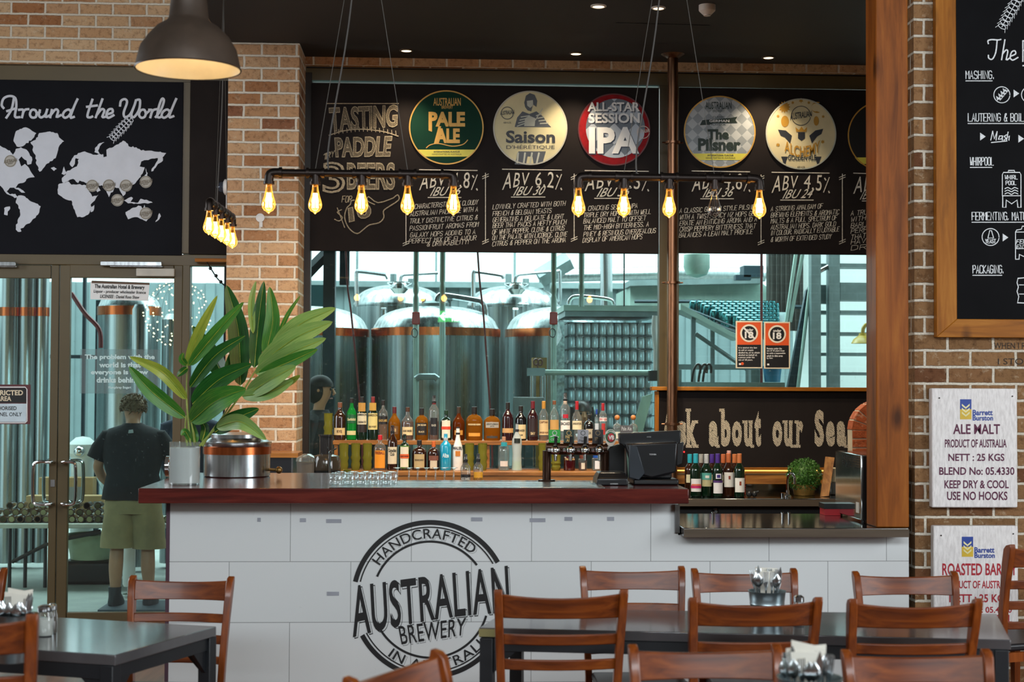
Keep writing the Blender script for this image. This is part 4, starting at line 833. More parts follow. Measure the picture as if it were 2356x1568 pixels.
# fermenting tanks
def tank(label, cx, yb, rpx, ytop, Y, band=True, bandh=18):
    c = W(cx, yb, Y); r = rpx * mpp(Y); zt = W(cx, ytop, Y).z; h = zt - c.z
    t = thing('brewing_tank', label, 'tank', (c.x, Y, 0), 0, 'steel brewing tanks'); o = V((c.x, Y, 0))
    b = MB().lathe([(r * .3, .35), (r * .97, .8), (r, .85), (r, c.z - .02)], o, 56); b.build('tank_body', M['steel_tank'], t)
    P = [(r * .985, c.z), (r * .97, c.z + h * .1)] + [(r * .95 * math.cos(a) ** .8, c.z + h * .1 + h * .88 * math.sin(a)) for a in [math.pi / 2 * k / 12 for k in range(1, 12)]]
    b = MB().lathe([(r * .97, c.z - .03)] + P + [(r * .02, zt)], o, 56); b.build('tank_dome', M['steel_tank'], t)
    if band:
        hb = bandh * mpp(Y); b = MB().lathe([(r, c.z - hb), (r + .006, c.z - hb), (r + .006, c.z), (r, c.z)], o, 56, False); b.build('copper_band', M['copper'], t)
    for k in range(4):
        a = math.pi / 4 + k * math.pi / 2; q = V((c.x + r * .75 * math.cos(a), Y + r * .75 * math.sin(a), 0)); b = MB().tube([q, q + V((0, 0, .9))], .035, 10); b.build('leg', M['steel'], t)
    return t
tk = tank('front steel tank with copper band in the middle of the bar window', 1003, 757, 147, 703, 14.0)
tk2 = tank('front steel tank with copper band partly hidden behind the dark column', 702, 757, 146, 703, 14.1)
tk3 = tank('front steel tank with copper band partly hidden by the wrapped can stack', 1309, 759, 147, 704, 14.55)
tb1 = tank('rear steel tank behind the middle tank at its left', 917, 704, 106, 655, 16.6, False)
tb2 = tank('rear steel tank behind the middle tank at its right', 1182, 706, 110, 657, 16.6, False)
def pp(par, pts, Y, r, name='pipe', mat='steel', sm=4):
    P = PX(pts, Y); b = MB().tube(smoothpts(P, sm) if sm else P, r, 8); return b.build(name, M[mat], par)
pp(tb1, [(821, 705), (820, 640), (821, 626), (830, 624), (880, 630), (889, 633), (893, 641)], 15.7, .022); pp(tb1, [(921, 655), (922, 640), (927, 633), (940, 631), (1008, 627)], 16.5, .018)
pp(tb2, [(1089, 707), (1089, 640), (1090, 627), (1098, 624), (1148, 631), (1156, 634), (1159, 641)], 15.7, .022); pp(tb2, [(1185, 655), (1186, 640), (1191, 633), (1205, 630), (1280, 624), (1288, 628), (1289, 700)], 16.5, .018)
pp(tk, [(1003, 706), (1005, 690), (1010, 681), (1022, 679), (1092, 690), (1108, 695), (1115, 708), (1117, 730)], 13.9, .026)
for t_, x, y0, y1 in ((tb1, 905, 630, 655), (tb1, 946, 641, 656), (tb2, 1170, 630, 656), (tb2, 1210, 641, 657)):
    b = MB().tube([W(x, y1 + 3, 16.5), W(x, y0, 16.5)], .035, 10); b.build('valve', M['hall_grey'], t_)
for t_, x, y in ((tb1, 919, 664), (tb2, 1188, 666)):
    q = W(x, y, 15.95); b = MB().lathe([(.055, -.05), (.10, 0), (.065, .02), (.13, .055), (.13, .065), (.001, .07)], q, 20); b.build('manway', M['chrome'], t_)
q = W(1003, 703, 14.0); b = MB().lathe([(.14, -.02), (.14, .02), (.12, .04), (.001, .045)], q, 24)
for x in (974, 1035): b.tube([W(x, 705, 13.95), W(x, 690, 13.95)], .015, 8); b.tube([W(x - 6, 689, 13.95), W(x + 6, 689, 13.95)], .012, 8)
b.build('hatch', M['hall_grey'], tk)
for x, t_ in ((883, tb1), (1186, tb2)):
    b = MB().tube([W(x, 732, 15.3), W(x, 712, 15.3)], .03, 10); b.tube([W(x - 6, 712, 15.3), W(x + 6, 712, 15.3)], .02, 8); b.build('tap', M['steel'], t_)
# conduits dropping from the roof
def conduit(label, x, y0, y1, Y, red, ytail):
    q = W(x, y1, Y); t = thing('pipe_drop', label, 'pipe', (q.x, Y, q.z), 0, 'insulated pipe drops'); r = .023; S = lambda y: W(x, y, Y)
    b = MB().tube([V((q.x, Y, 4.62)), S(645), S(652), S(657), S(664), S(672), S(678), S(686), S(ytail)], [r, r, r * .8, r * 1.05, r * 1.1, r * 1.05, r * .75, r * 1.1, r], 12); b.build('pipe', M['hall_pale'], t)
    if red:
        b = MB(); bxp(b, x - 9, 717, x + 9, 746, Y - .07, Y - .03); b.build('red_handle', M['red'], t, bevel=.008)
        b = MB().tube(PX(arcpts(x - 3, 765, 7, 0, 360, 18, 10), Y - .05), .0045, 6); b.build('hose_loop', M['plastic_black'], t)
conduit('white pipe drop with red handle before the middle tank', 957, 330, 1010, 13.0, True, 1150)
conduit('thick white pipe drop without handle before the middle tank', 1018, 330, 1010, 12.9, False, 1150)
conduit('white pipe drop with red handle beside the wrapped cans', 1274, 330, 760, 12.6, True, 1150)
conduit('white pipe drop above the pale lid of the can stack', 1338, 330, 700, 12.5, False, 705)
b = MB().tube([W(957, 872, 12.95), W(964, 866, 12.95), W(1000, 866, 12.95), W(1007, 872, 12.95)], .03, 10); o = b.build('tank_sampler', M['hall_grey'], None, loc=W(980, 870, 12.95)); tag(o, 'short grey horizontal pipe sleeve bridging two drops before the middle tank', 'pipe')
def hose(label, pts, Y, r, mat, grp=None):
    P = PX(pts, Y)
    if pts[0][1] == 400: P[0] = V((P[1].x + (P[0].x - P[1].x) * (4.62 - P[1].z) / (P[0].z - P[1].z), Y, 4.62))
    b = MB().tube(smoothpts(P, 5), r, 8); o = b.build('hose', M[mat], None, loc=P[-1]); tag(o, label, 'hose', grp)
M['hose_red'] = mk('dark_red_hose', '#6e2226', 0.5)
hose('thin dark red hose slanting down before the left tank', [(793, 400), (796, 585), (808, 720), (822, 860), (832, 1000), (836, 1200)], 12.4, .008, 'hose_red')
hose('thin dark red hose slanting down over the middle tank', [(1090, 400), (1099, 580), (1112, 720), (1122, 860), (1131, 1000), (1136, 1200)], 12.4, .008, 'hose_red')
hose('upright dark red pipe behind the under 18 signs', [(1752, 400), (1752, 600), (1752, 740), (1752, 893), (1752, 1150)], 12.42, .011, 'hose_red')
hose('thin black wire hanging down above the can stack', [(1436, 400), (1436, 560), (1436, 660), (1436, 704)], 12.6, .006, 'plastic_black')
hose('red hose sagging behind the licence notice on the right door', [(120, 400), (140, 640), (165, 675), (195, 720), (228, 757), (232, 800)], 13.4, .02, 'hose_red')
# wrapped pallet of cans
YP_ = 12.9; pitch = 30.6
xl_, xr_ = W(1307, 850, YP_).x, W(1503, 850, YP_).x; ptop = W(1400, 741, YP_).z; dz = pitch * mpp(YP_); NL = 10
pal = thing('can_stack', 'tall pallet load of empty cans wrapped in clear film by the window mullion', 'pallet load', ((xl_ + xr_) / 2, YP_ + .4, 0))
b = MB(); b.box(xl_ - .1, YP_ - .02, 0, xr_ + .1, YP_ + .8, .13); b.build('pallet', M['shelf'], pal)
zlow = ptop - NL * dz
b = MB(); b.box(xl_, YP_, .13, xr_, YP_ + .75, zlow - .008); b.box(xl_, YP_ + .075, zlow, xr_, YP_ + .75, ptop - .01); b.build('inner_load', M['hall_grey'], pal)
for k in range(NL + 1):
    z = ptop - k * dz; b = MB(); b.box(xl_ - .01, YP_ - .005, z - .008, xr_ + .01, YP_ + .76, z - .001); b.build('layer_sheet', M['hall_dark'], pal)
b = MB(); bxp(b, 1297, 702, 1522, 715, YP_ - .03, YP_ + .8); b.build('lid_tray', M['hall_pale'], pal)
b = MB(); bxp(b, 1300, 715, 1516, 728, YP_ + .0, YP_ + .78)
b.build('top_frame', M['hall_grey'], pal)
m, nt, out = _new('crumpled_film'); tr = N(nt, 'BsdfTransparent'); tr.inputs[0].default_value = (.88, .95, .97, 1); g = N(nt, 'BsdfGlossy'); g.inputs['Roughness'].default_value = .12
mp = mapping(nt, 'Object', (3, 3, 1)); nz = noise(nt, mp, 5, 6, .7, 1.5); rr = ramp(nt, [(.52, '#000000'), (.68, '#ffffff')]); nt.links.new(nz.outputs[0], rr.inputs[0])
ml = N(nt, 'Math', operation='MULTIPLY_ADD'); nt.links.new(rr.outputs[0], ml.inputs[0]); ml.inputs[1].default_value = .3; ml.inputs[2].default_value = .05
bp = N(nt, 'Bump'); bp.inputs['Strength'].default_value = .9; bp.inputs['Distance'].default_value = .03; nt.links.new(nz.outputs[0], bp.inputs['Height']); nt.links.new(bp.outputs[0], g.inputs['Normal'])
mx = N(nt, 'MixShader'); nt.links.new(ml.outputs[0], mx.inputs[0]); nt.links.new(tr.outputs[0], mx.inputs[1]); nt.links.new(g.outputs[0], mx.inputs[2]); nt.links.new(mx.outputs[0], out.inputs[0]); M['film'] = m
b = MB(); b.box(xl_ - .03, YP_ - .035, .2, xr_ + .03, YP_ + .8, ptop + .03); b.build('wrap_film', M['film'], pal)
b = MB(); xq = W(1286, 850, YP_).x
P = []
for k in range(16):
    z = .4 + (ptop - .4) * k / 15; w_ = .03 * math.sin(k * 2.1) + .02 * math.sin(k * 5.3); P.append([V((xl_ - .035, YP_ - .04, z)), V((xl_ - .10 - w_, YP_ - .02 + w_, z)), V((xl_ - .085, YP_ + .1 - w_, z)), V((xl_ - .035, YP_ + .14, z))])
b.rings(P, True, True); m2 = mk('white_film_folds', '#b9d3dc', 0.3, 0, 0.5, 30, bmp=.6); b.build('film_folds', m2, pal)
M['can'] = steel('can_aluminium', '#c3cfd0', 0.3, (40, 40, 3), 0.2, 0.55); M['can_teal'] = steel('can_teal', '#4f8f94', 0.25, (6, 6, 6), 0.25)
def can_mesh(mat, nm, h):
    b = MB().lathe([(.024, 0), (.0315, .008), (.0325, .014), (.0325, h - .018), (.0265, h - .006), (.0275, h - .003), (.0265, h), (.025, h - .004), (.001, h - .004)], (0, 0, 0), 14)
    o = b.build(nm, M[mat], None, world=False); bpy.data.objects.remove(o); return bpy.data.meshes[nm]
cm = can_mesh('can', 'can', dz - .009); ct = can_mesh('can_teal', 'can_tin', .115)
def inst(name, me, loc, rot, label, cat, grp):
    o = bpy.data.objects.new(name, me); COL.objects.link(o); o.location = loc; o.rotation_euler = rot; return tag(o, label, cat, grp)
nx = 11; st = (xr_ - xl_) / nx
for k in range(NL):
    for i in range(nx):
        inst('can', cm, (xl_ + st * (i + .5), YP_ + .036, ptop - (k + 1) * dz), (0, 0, random.random() * 6), 'plain silver drink can in the film-wrapped pallet stack', 'can', 'cans in the wrapped stack')
# sloping conveyor of teal-topped cans
cvx = W(1715, 715, 13.4).x
cv = thing('can_conveyor', 'sloping can conveyor on a pale steel frame behind the copper pole', 'conveyor', (cvx, 13.4, 0))
a0 = W(1797, 740, 13.2); tl = math.radians(21); dv = V((0, math.cos(tl), math.sin(tl))); up = V((0, -math.sin(tl), math.cos(tl)))
rows = 10; sp = .064
xR = [W(1792 + k * 3.4, 735, 13.2).x for k in range(rows)]; xL = [W(1712 - k * 11.6, 735, 13.2).x for k in range(rows)]
base0 = V((0, 13.2, a0.z - .115))
def onbed(x, k): q = base0 + dv * (k * sp); return V((x, q.y, q.z))
for k in range(rows):
    n_ = int((xR[k] - xL[k]) / .066)
    for i in range(n_):
        q = onbed(xR[k] - .033 - i * .066 - (.033 if k % 2 else 0), k); inst('can_tin', ct, q + up * .008, (tl, 0, 0), 'teal-topped drink can on the sloping conveyor', 'can', 'cans on the conveyor')
b = MB(); b.prism([onbed(xR[0] + .05, -.6), onbed(xR[-1] + .08, rows), onbed(xL[-1] - .08, rows), onbed(xL[0] - .05, -.6)], -up * .03); b.build('bed', M['hall_grey'], cv)
b = MB(); A_, B_ = onbed(xL[0] - .06, -.6) + up * .03, onbed(xL[-1] - .1, rows) + up * .03; b.tube([A_, B_], .012, 6); b.tube([A_ + up * .04, B_ + up * .04], .008, 6)
b.tube([W(1460, 693, 13.9), W(1612, 693, 13.9)], .018, 6); b.tube([W(1820, 705, 13.8), W(1850, 706, 13.8)], .02, 6); b.build('guide_rail', M['hall_dark'], cv)
b = MB(); b.prism([W(1566, 698, 13.0), W(1700, 772, 13.0), W(1700, 782, 13.0), W(1566, 712, 13.0)], (0, .3, 0)); b.build('trough', M['hall_pale'], cv)
for x, y0, Yl in ((1596, 715, 13.1), (1640, 740, 13.5), (1722, 780, 13.05)):
    q = W(x, y0, Yl); b = MB(); b.box(q.x - .018, Yl, 0, q.x + .018, Yl + .04, q.z); b.build('leg', M['hall_grey'], cv)
b = MB().tube([W(1601, 768, 13.1), W(1720, 850, 13.1)], .02, 6); b.build('brace', M['hall_grey'], cv)
# hood, ducts and rails above the conveyor
q = W(1660, 690, 15.2); t = thing('steel_hood', 'wide pale steel hood sloping above the can conveyor', 'hood', (q.x, 15.2, q.z))
b = MB(); b.prism(PX([(1450, 660), (1755, 652), (1805, 692), (1770, 712), (1450, 712)], 15.2), (0, 1.2, 0)); b.build('hood', M['hall_pale'], t)
b = MB(); b.prism(PX([(1450, 644), (1752, 640), (1756, 651), (1450, 657)], 15.0), (0, .5, 0)); b.build('hood_rail', M['hall_grey'], t)
for lab, pts, Yd, r in (('fat silver duct running across the hall above the cans', [(1240, 634), (1420, 630), (1560, 628), (1760, 632)], 17.9, .08), ('silver duct dropping beside the can stack', [(1392, 560), (1395, 640), (1395, 1275)], 15.8, .065), ('thin silver pipe bending over the can stack', [(1308, 700), (1312, 688), (1330, 681), (1400, 688), (1412, 700)], 13.0, .016)):
    P = PX(pts, Yd); b = MB().tube(smoothpts(P, 5), r, 12); o = b.build('duct', M['steel'], None, loc=P[0]); tag(o, lab, 'duct')
for x, Yd in ((1260, 17.9), (1752, 17.9)): q = W(x, 632, Yd); b = MB().tube([V((q.x, Yd + .1, 0)), V((q.x, Yd + .1, q.z))], .04, 8); struct(b.build('column_duct', M['hall_grey']))
for x in (1470, 1748): q = W(x, 690, 15.9); b = MB().tube([V((q.x, 15.9, 0)), V((q.x, 15.9, q.z))], .03, 8); b.build('leg', M['hall_grey'], t)
b = MB(); b.tube([W(1240, 640, 17), W(1310, 598, 17)], .11, 4); o = struct(b.build('beam_brace', M['hall_grey']))
q = W(1603, 612, 13.3); b = MB().tube([q + V((0, 0, .1)), V((q.x, q.y, 4.62))], .008, 6); b.lathe([(.02, -.10), (.09, -.075), (.115, -.02), (.115, .10), (.10, .12), (.001, .12)], q, 24); o = b.build('hanging_tub', M['hall_pale'], None, loc=q); tag(o, 'pale rounded tub hanging near the top of the right window pane', 'tub')
q = W(1740, 625, 14.5); b = MB(); b.box(q.x - .12, 14.5, q.z - .05, q.x + .07, 14.7, q.z + .06); b.box(q.x - .2, 14.5, q.z - .08, q.x - .05, 14.6, q.z - .03); o = b.build('hanging_motor', M['hall_dark'], None, loc=q); tag(o, 'dark motor block hanging beside the red pipe', 'motor')
# steel stairs at the right
sx = W(1900, 740, 12.7).x; t = thing('steel_stairs', 'grey steel stairs with slanting handrails by the white wall', 'stairs', (sx, 12.7, 0))
for x0, x1 in ((1867, 1889), (1908, 1933)): b = MB(); bxp(b, x0, 380, x1, 1370, 12.7, 12.8); b.build('post', M['hall_grey'], t)
for y0, y1 in ((606, 614), (650, 690), (714, 722), (764, 771), (811, 818), (856, 863)):
    b = MB(); bxp(b, 1934, y0, 2060, y1, 12.75, 13.0)
    if y0 != 650: bxp(b, 1889, y0, 1908, y1, 12.85, 13.0)
    else: bxp(b, 1868, 655, 1908, 698, 12.85, 12.95)
    b.build('tread', M['hall_grey'], t)
b = MB(); b.prism(PX([(1855, 668), (1866, 655), (1835, 893), (1812, 893)], 12.9), (0, .06, 0)); b.build('stringer', M['hall_dark'], t)
for p0, p1 in (((1843, 500), (1806, 760)), ((1862, 500), (1818, 740)), ((1866, 640), (1835, 900))): b = MB().tube([W(*p0, 12.8), W(*p1, 12.8)], .016, 8); b.build('handrail', M['hall_pale'], t)
b = MB().tube([W(1878, 628, 12.75), W(1908, 612, 12.75)], .018, 8); b.build('grip', M['chrome'], t)
b = MB(); bxp(b, 1830, 300, 2200, 1400, 14.6, 14.7); struct(b.build('wall_hall_white', M['hall_white']))
b = MB(); bxp(b, 1768, 300, 1848, 760, 14.4, 14.5)
for k in range(7): bxp(b, 1774 + k * 11, 300, 1777 + k * 11, 760, 14.37, 14.4)
struct(b.build('wall_slats', mk('dark_slats', '#3a3a36', 0.5, 0.2, 0.3, 6)))
# machines beyond the sill
q = W(1690, 890, 11.9); t = thing('bottling_bench', 'grey machine bench with cable glands beyond the right window', 'machine', (q.x, 11.9, 0))
b = MB(); bxp(b, 1585, 879, 1806, 900, 11.9, 12.3); zb_ = W(1690, 900, 11.9).z; b.box(W(1585, 900, 11.9).x, 11.9, 0, W(1806, 900, 11.9).x, 12.3, zb_); b.build('base', M['hall_grey'], t)
b = MB(); bxp(b, 1555, 838, 1745, 850, 12.32, 12.36); bxp(b, 1560, 850, 1568, 1300, 12.32, 12.36); bxp(b, 1728, 850, 1748, 879, 12.1, 12.2); b.build('rail', M['hall_grey'], t)
for x in (1592, 1607, 1617):
    P = smoothpts(PX([(x, 878), (x + 4, 852), (x + 12, 838), (x + 19, 842), (x + 19, 858)] , 12.0), 5); b = MB().tube(P, .010, 8); b.build('cable', M['plastic_black'], t)
q = W(1777, 879, 12.08); t = thing('blue_bucket', 'blue plastic bucket on the grey machine bench', 'bucket', q)
b = MB().lathe([(.062, .001), (.075, .125), (.08, .13), (.07, .13), (.058, .01), (.001, .01)], q, 24); b.build('bucket', mk('blue_plastic', '#2f7fa8', 0.4), t)
q = W(1985, 780, 12.3); t = thing('yellow_lamp', 'yellow dome lamp on a curved arm beside the timber post', 'lamp', q)
b = MB().lathe([(.095, -.035), (.075, .0), (.035, .03), (.03, .05), (.001, .05)], q, 24); b.build('lamp_shade', mk('mustard_enamel', '#a88d2a', 0.4), t)
b = MB().tube(smoothpts([q + V((0, 0, .05)), q + V((.01, 0, .1)), q + V((.06, 0, .125)), q + V((.25, 0, .13))], 4), .016, 8); b.build('arm', mk('mustard_arm', '#9a8126', 0.4), t)
b = MB(); q2 = q + V((.25, 0, .13)); b.box(q2.x, 12.28, 0, q2.x + .05, 12.33, q2.z + .05); b.build('stand', M['hall_dark'], t)
# tan board, tee pipe, scissors, screen, hose
q = W(1242, 905, 12.9); t = thing('tan_cupboard', 'narrow tan cupboard standing before the right front tank', 'cupboard', (q.x, 12.9, 0))
b = MB(); bxp(b, 1225, 822, 1257, 1370, 12.9, 13.1); b.build('body', mk('tan_board', '#8f6f2c', 0.5), t)
b = MB().tube(PX(arcpts(1233, 832, 5, 0, 360, 14, 7), 12.88), .006, 6); b.tube(PX(arcpts(1243, 833, 5, 0, 360, 14, 7), 12.88), .006, 6); b.tube(PX([(1236, 838), (1240, 856)], 12.88), .005, 6); b.build('scissors', mk('scissor_grip', '#5d2a26', 0.4), t)
q = W(1240, 870, 12.4); t = thing('tee_pipe', 'pale horizontal pipe with two legs crossing in front of the cans', 'pipe', (q.x, 12.4, 0))
b = MB().tube([W(1218, 856, 12.4), W(1497, 857, 12.4)], .023, 12); b.build('pipe', M['hall_pale'], t)
for x in (1226, 1249): b = MB().tube([W(x, 850, 12.4), V((W(x, 850, 12.4).x, 12.4, 0))], .026, 12); b.build('leg', M['steel'], t)
b = MB(); bxp(b, 1213, 846, 1254, 864, 12.37, 12.43); b.build('clamp', M['hall_grey'], t)
b = MB().tube(smoothpts(PX([(1508, 726), (1506, 760), (1510, 800), (1510, 852)], 12.3), 4), .026, 12); b.build('ribbed_hose', M['white'], t)
b = MB(); bxp(b, 1494, 852, 1517, 876, 12.26, 12.34); b.build('hose_cuff', M['plastic_black'], t)
q = W(1218, 985, 12.0); t = thing('control_screen', 'grey flat control screen beyond the bottle shelf', 'screen', (q.x, 12.0, 0))
b = MB(); bxp(b, 1180, 913, 1253, 1010, 12.0, 12.04); b.build('screen', mk('grey_screen', '#4f5c61', 0.35), t, bevel=.01)
b = MB(); b.box(q.x - .03, 12.01, 0, q.x + .03, 12.05, W(1218, 1010, 12.0).z + .01); b.build('stand', M['hall_dark'], t)
b = MB(); b.prism(PX([(1478, 912), (1502, 905), (1472, 1020), (1446, 1020)], 12.2), (0, .05, 0)); o = b.build('leaning_sheet', M['hall_pale'], None, loc=W(1470, 1020, 12.2)); tag(o, 'pale green sheet leaning behind the tequila bottles', 'panel'); 
b = MB(); bxp(b, 1430, 1020, 1500, 1060, 12.15, 12.3); b.box(W(1430, 1050, 12.15).x, 12.15, 0, W(1500, 1050, 12.15).x, 12.3, W(1460, 1060, 12.15).z); o = b.build('low_cabinet', M['hall_grey'], None, loc=(W(1465, 1050, 12.2).x, 12.2, 0)); tag(o, 'low grey cabinet the pale sheet leans from', 'cabinet')
# things behind the doors
dt = []
for cx, rp, yb, lab in ((20, 24, 640, 'slim steel column tank at the far left behind the left door'), (62, 20, 640, 'second slim steel column tank behind the left door'), (96, 14, 640, 'thinnest steel column tank behind the left door beside its stile')):
    q = W(cx, 900, 14.2); r = rp * mpp(14.2); t = thing('column_tank', lab, 'tank', (q.x, 14.2, 0), 0, 'steel column tanks'); b = MB().lathe([(r, .05), (r, 3.2), (r * .5, 3.35)], (q.x, 14.2, 0), 28); b.build('tank_body', M['steel_tank'], t)
    z = W(cx, 707, 14.2).z; b = MB().lathe([(r + .001, z - .08), (r + .004, z - .08), (r + .004, z), (r + .001, z)], (q.x, 14.2, 0), 28, False); b.build('copper_band', M['copper'], t)
t = tank('steel tank with copper band seen through the right door', 298, 706, 70, 672, 14.6, True, 20)
q = W(322, 900, 13.9); r = 19 * mpp(13.9); t = thing('column_tank', 'bright steel column tank behind the quotation on the right door', 'tank', (q.x, 13.9, 0)); b = MB().lathe([(r, .05), (r, W(322, 712, 13.9).z), (r * .7, W(322, 700, 13.9).z)], (q.x, 13.9, 0), 32); b.build('tank_body', M['steel_tank'], t)
q = W(398, 900, 14.2); r = 26 * mpp(14.2); t = thing('column_tank', 'steel column tank behind the right door stile', 'tank', (q.x, 14.2, 0)); b = MB().lathe([(r, .05), (r, W(398, 735, 14.2).z), (r * .6, W(398, 722, 14.2).z)], (q.x, 14.2, 0), 32); b.build('tank_body', M['steel_tank'], t)
b = MB(); bxp(b, 187, 600, 194, 1250, 14.9, 14.95); bxp(b, 217, 690, 228, 1250, 14.9, 14.95); bxp(b, 115, 816, 235, 824, 15.0, 15.05); struct(b.build('column_slim', M['hall_dark']))
# reflected ball of fairy lights, built as a solid ball behind the glass
q = W(408, 722, 12.2); R = 74 * mpp(12.2); t = thing('fairy_light_reflection', 'reflection of a fairy light ball, built as a ball beyond the door', 'lights', q)
b = MB()
for k in range(150):
    zz = 1 - 2 * (k + .5) / 150; a = k * 2.39996; s_ = math.sqrt(1 - zz * zz); p = q + V((s_ * math.cos(a), s_ * math.sin(a), zz)) * R * (1 + .04 * math.sin(k * 7)); b.ball(p, .0062, 6, 4)
o = b.build('light_beads', emit('fairy_glow', '#ffe9a8', 5), t); o['kind'] = 'stuff'
b = MB()
for k in range(7):
    a = math.pi * k / 7; b.tube([q + V((math.cos(a) * math.cos(u_), math.sin(a) * math.cos(u_), math.sin(u_))) * R * .98 for u_ in [2 * math.pi * i / 28 for i in range(29)]], .0009, 4)
b.tube([q + V((0, 0, R)), V((q.x, q.y, 4.6))], .003, 5); b.build('wire_frame', M['wire'], t)
# trestle table heaped with brown bottles
YTb = 12.75; zt_ = W(200, 1204, YTb).z; xa_, xb_ = W(-60, 1200, YTb).x, W(402, 1200, YTb).x
t = thing('trestle_table', 'long pale trestle table beyond the doors', 'table', ((xa_ + xb_) / 2, YTb + .35, 0))
b = MB(); b.box(xa_, YTb, zt_ - .04, xb_, YTb + .8, zt_); b.build('tabletop', mk('pale_trestle', '#b9bdb0', 0.5), t, bevel=.01)
for x in (22, 58, 104, 345): q = W(x, 1300, YTb + .1); b = MB().tube([V((q.x, YTb + .1, 0)), V((q.x, YTb + .1, zt_ - .04))], .016, 8); b.build('leg', M['plastic_black'], t)
b = MB().tube([W(150, 1238, YTb + .05), W(232, 1222, YTb + .05)], .02, 8); b.tube([W(28, 1292, YTb + .05), W(110, 1250, YTb + .05)], .016, 8); b.build('brace', M['plastic_black'], t)
M['amber'] = mk('brown_glass', '#3a2410', 0.12, 0, 0.3, 20, 0.7, coat=.5); M['amber_base'] = mk('pale_bottle_base', '#9a9c72', 0.3)
b = MB(); b.lathe([(.030, 0), (.0305, .006), (.0305, .10), (.028, .125), (.0145, .165), (.013, .195), (.0135, .20)], (0, 0, 0), 12); b.mi = 1; b.lathe([(.022, -.0006), (.001, -.0006)], (0, 0, 0), 12)
o = b.build('beer_bottle', [M['amber'], M['amber_base']], None, world=False); bpy.data.objects.remove(o); bb = bpy.data.meshes['beer_bottle']
rb = random.Random(5); lay_ = [(zt_ + .031, 22, 0), (zt_ + .083, 17, 1), (zt_ + .135, 11, 2)]
for z, n_, lv in lay_:
    span = (xb_ - xa_ - .08) * (1 - lv * .18); xc_ = (xa_ + xb_) / 2 - lv * .06
    for i in range(n_):
        x = xc_ - span / 2 + span * (i + .5) / n_; rr_ = rb.uniform(-.25, .25) * (.4 if lv == 0 else .3)
        inst('beer_bottle', bb, (x, YTb + .06 + lv * .05, z), (-math.pi / 2, 0, rr_ * .5), 'brown glass bottle lying in the heap on the trestle table', 'bottle', 'brown bottles heaped on the trestle table')
card = mk('cardboard', '#b79a6c', 0.8)
for lab, x0, y0, x1, y1, Yb_ in (('open brown cardboard box, low one behind the left door handle', 60, 1140, 112, 1192, 13.2), ('tall cardboard box with grey window print behind the door handles', 90, 1098, 211, 1192, 13.6), ('cardboard carton with white label beside the person in shorts', 186, 1140, 238, 1190, 13.3)):
    q = W((x0 + x1) / 2, y1, Yb_); w_ = (x1 - x0) * mpp(Yb_) / 2; t2 = thing('cardboard_box', lab, 'box', (q.x, Yb_, zt_), 0, 'cardboard boxes on the trestle table'); b = MB(); b.box(q.x - w_, Yb_, zt_, q.x + w_, Yb_ + .15, W(x0, y0, Yb_).z); b.build('carton', card, t2, bevel=.004)
    b = MB(); b.box(q.x + w_ * .1, Yb_ - .002, zt_ + .07, q.x + w_ * .7, Yb_, zt_ + (W(x0, y0, Yb_).z - zt_) * .75); b.build('printed_label', mk('carton_print', '#8d9190', 0.6), t2)
b = MB(); b.box(xa_, YTb + .3, zt_ - .05, xb_, YTb + 1.2, zt_ - .042); b.bm.free()
q = W(198, 1250, 12.95); t2 = thing('pale_tub', 'pale green plastic tub under the trestle table', 'tub', (q.x, 13.2, 0)); b = MB().lathe([(.18, .2), (.22, .40), (.23, .41), (.2, .41), (.16, .22), (.001, .22)], (q.x, 13.2, 0), 28); b.build('tub', mk('pale_tub_plastic', '#a9b896', 0.4), t2)
b = MB(); b.box(q.x - .22, 13.0, 0, q.x + .22, 13.4, .197); b.build('stand', M['plastic_black'], t2, bevel=.03)
q = W(297, 1300, 12.3); t2 = thing('gas_bottle', 'slim white gas cylinder standing beyond the person in shorts', 'gas cylinder', (q.x, 12.3, 0)); b = MB().lathe([(.04, .08), (.05, .1), (.05, .42), (.03, .5), (.015, .53), (.012, .6)], (q.x, 12.3, 0), 18); b.build('cylinder', M['white'], t2); b = MB().lathe([(.05, 0), (.05, .02), (.012, .03), (.012, .09)], (q.x, 12.3, 0), 16); b.build('foot', M['chrome'], t2)
b = MB(); q0, q1 = W(232, 1350, 11.6), W(392, 1350, 11.6); b.box(q0.x, 11.5, 0.0, q1.x, 12.0, .012); o = b.build('floor_mat', mk('dark_mat', '#3d4a54', 0.6), None, loc=((q0.x + q1.x) / 2, 11.75, 0)); tag(o, 'dark rubber mat on the brewery floor under the person in shorts', 'mat')
q = W(172, 1040, 13.6); t2 = thing('white_machine', 'rounded white machine with a clear lid behind the right door', 'machine', (q.x, 13.8, 0)); b = MB().lathe([(.10, 0), (.10, q.z - .06), (.13, q.z - .02), (.13, q.z + .06), (.06, q.z + .12), (.001, q.z + .13)], (q.x, 13.9, 0), 24); b.build('body', M['hall_white'], t2); b = MB().ball((q.x, 13.77, q.z), .05, 14, 8); b.build('window', M['chrome'], t2)
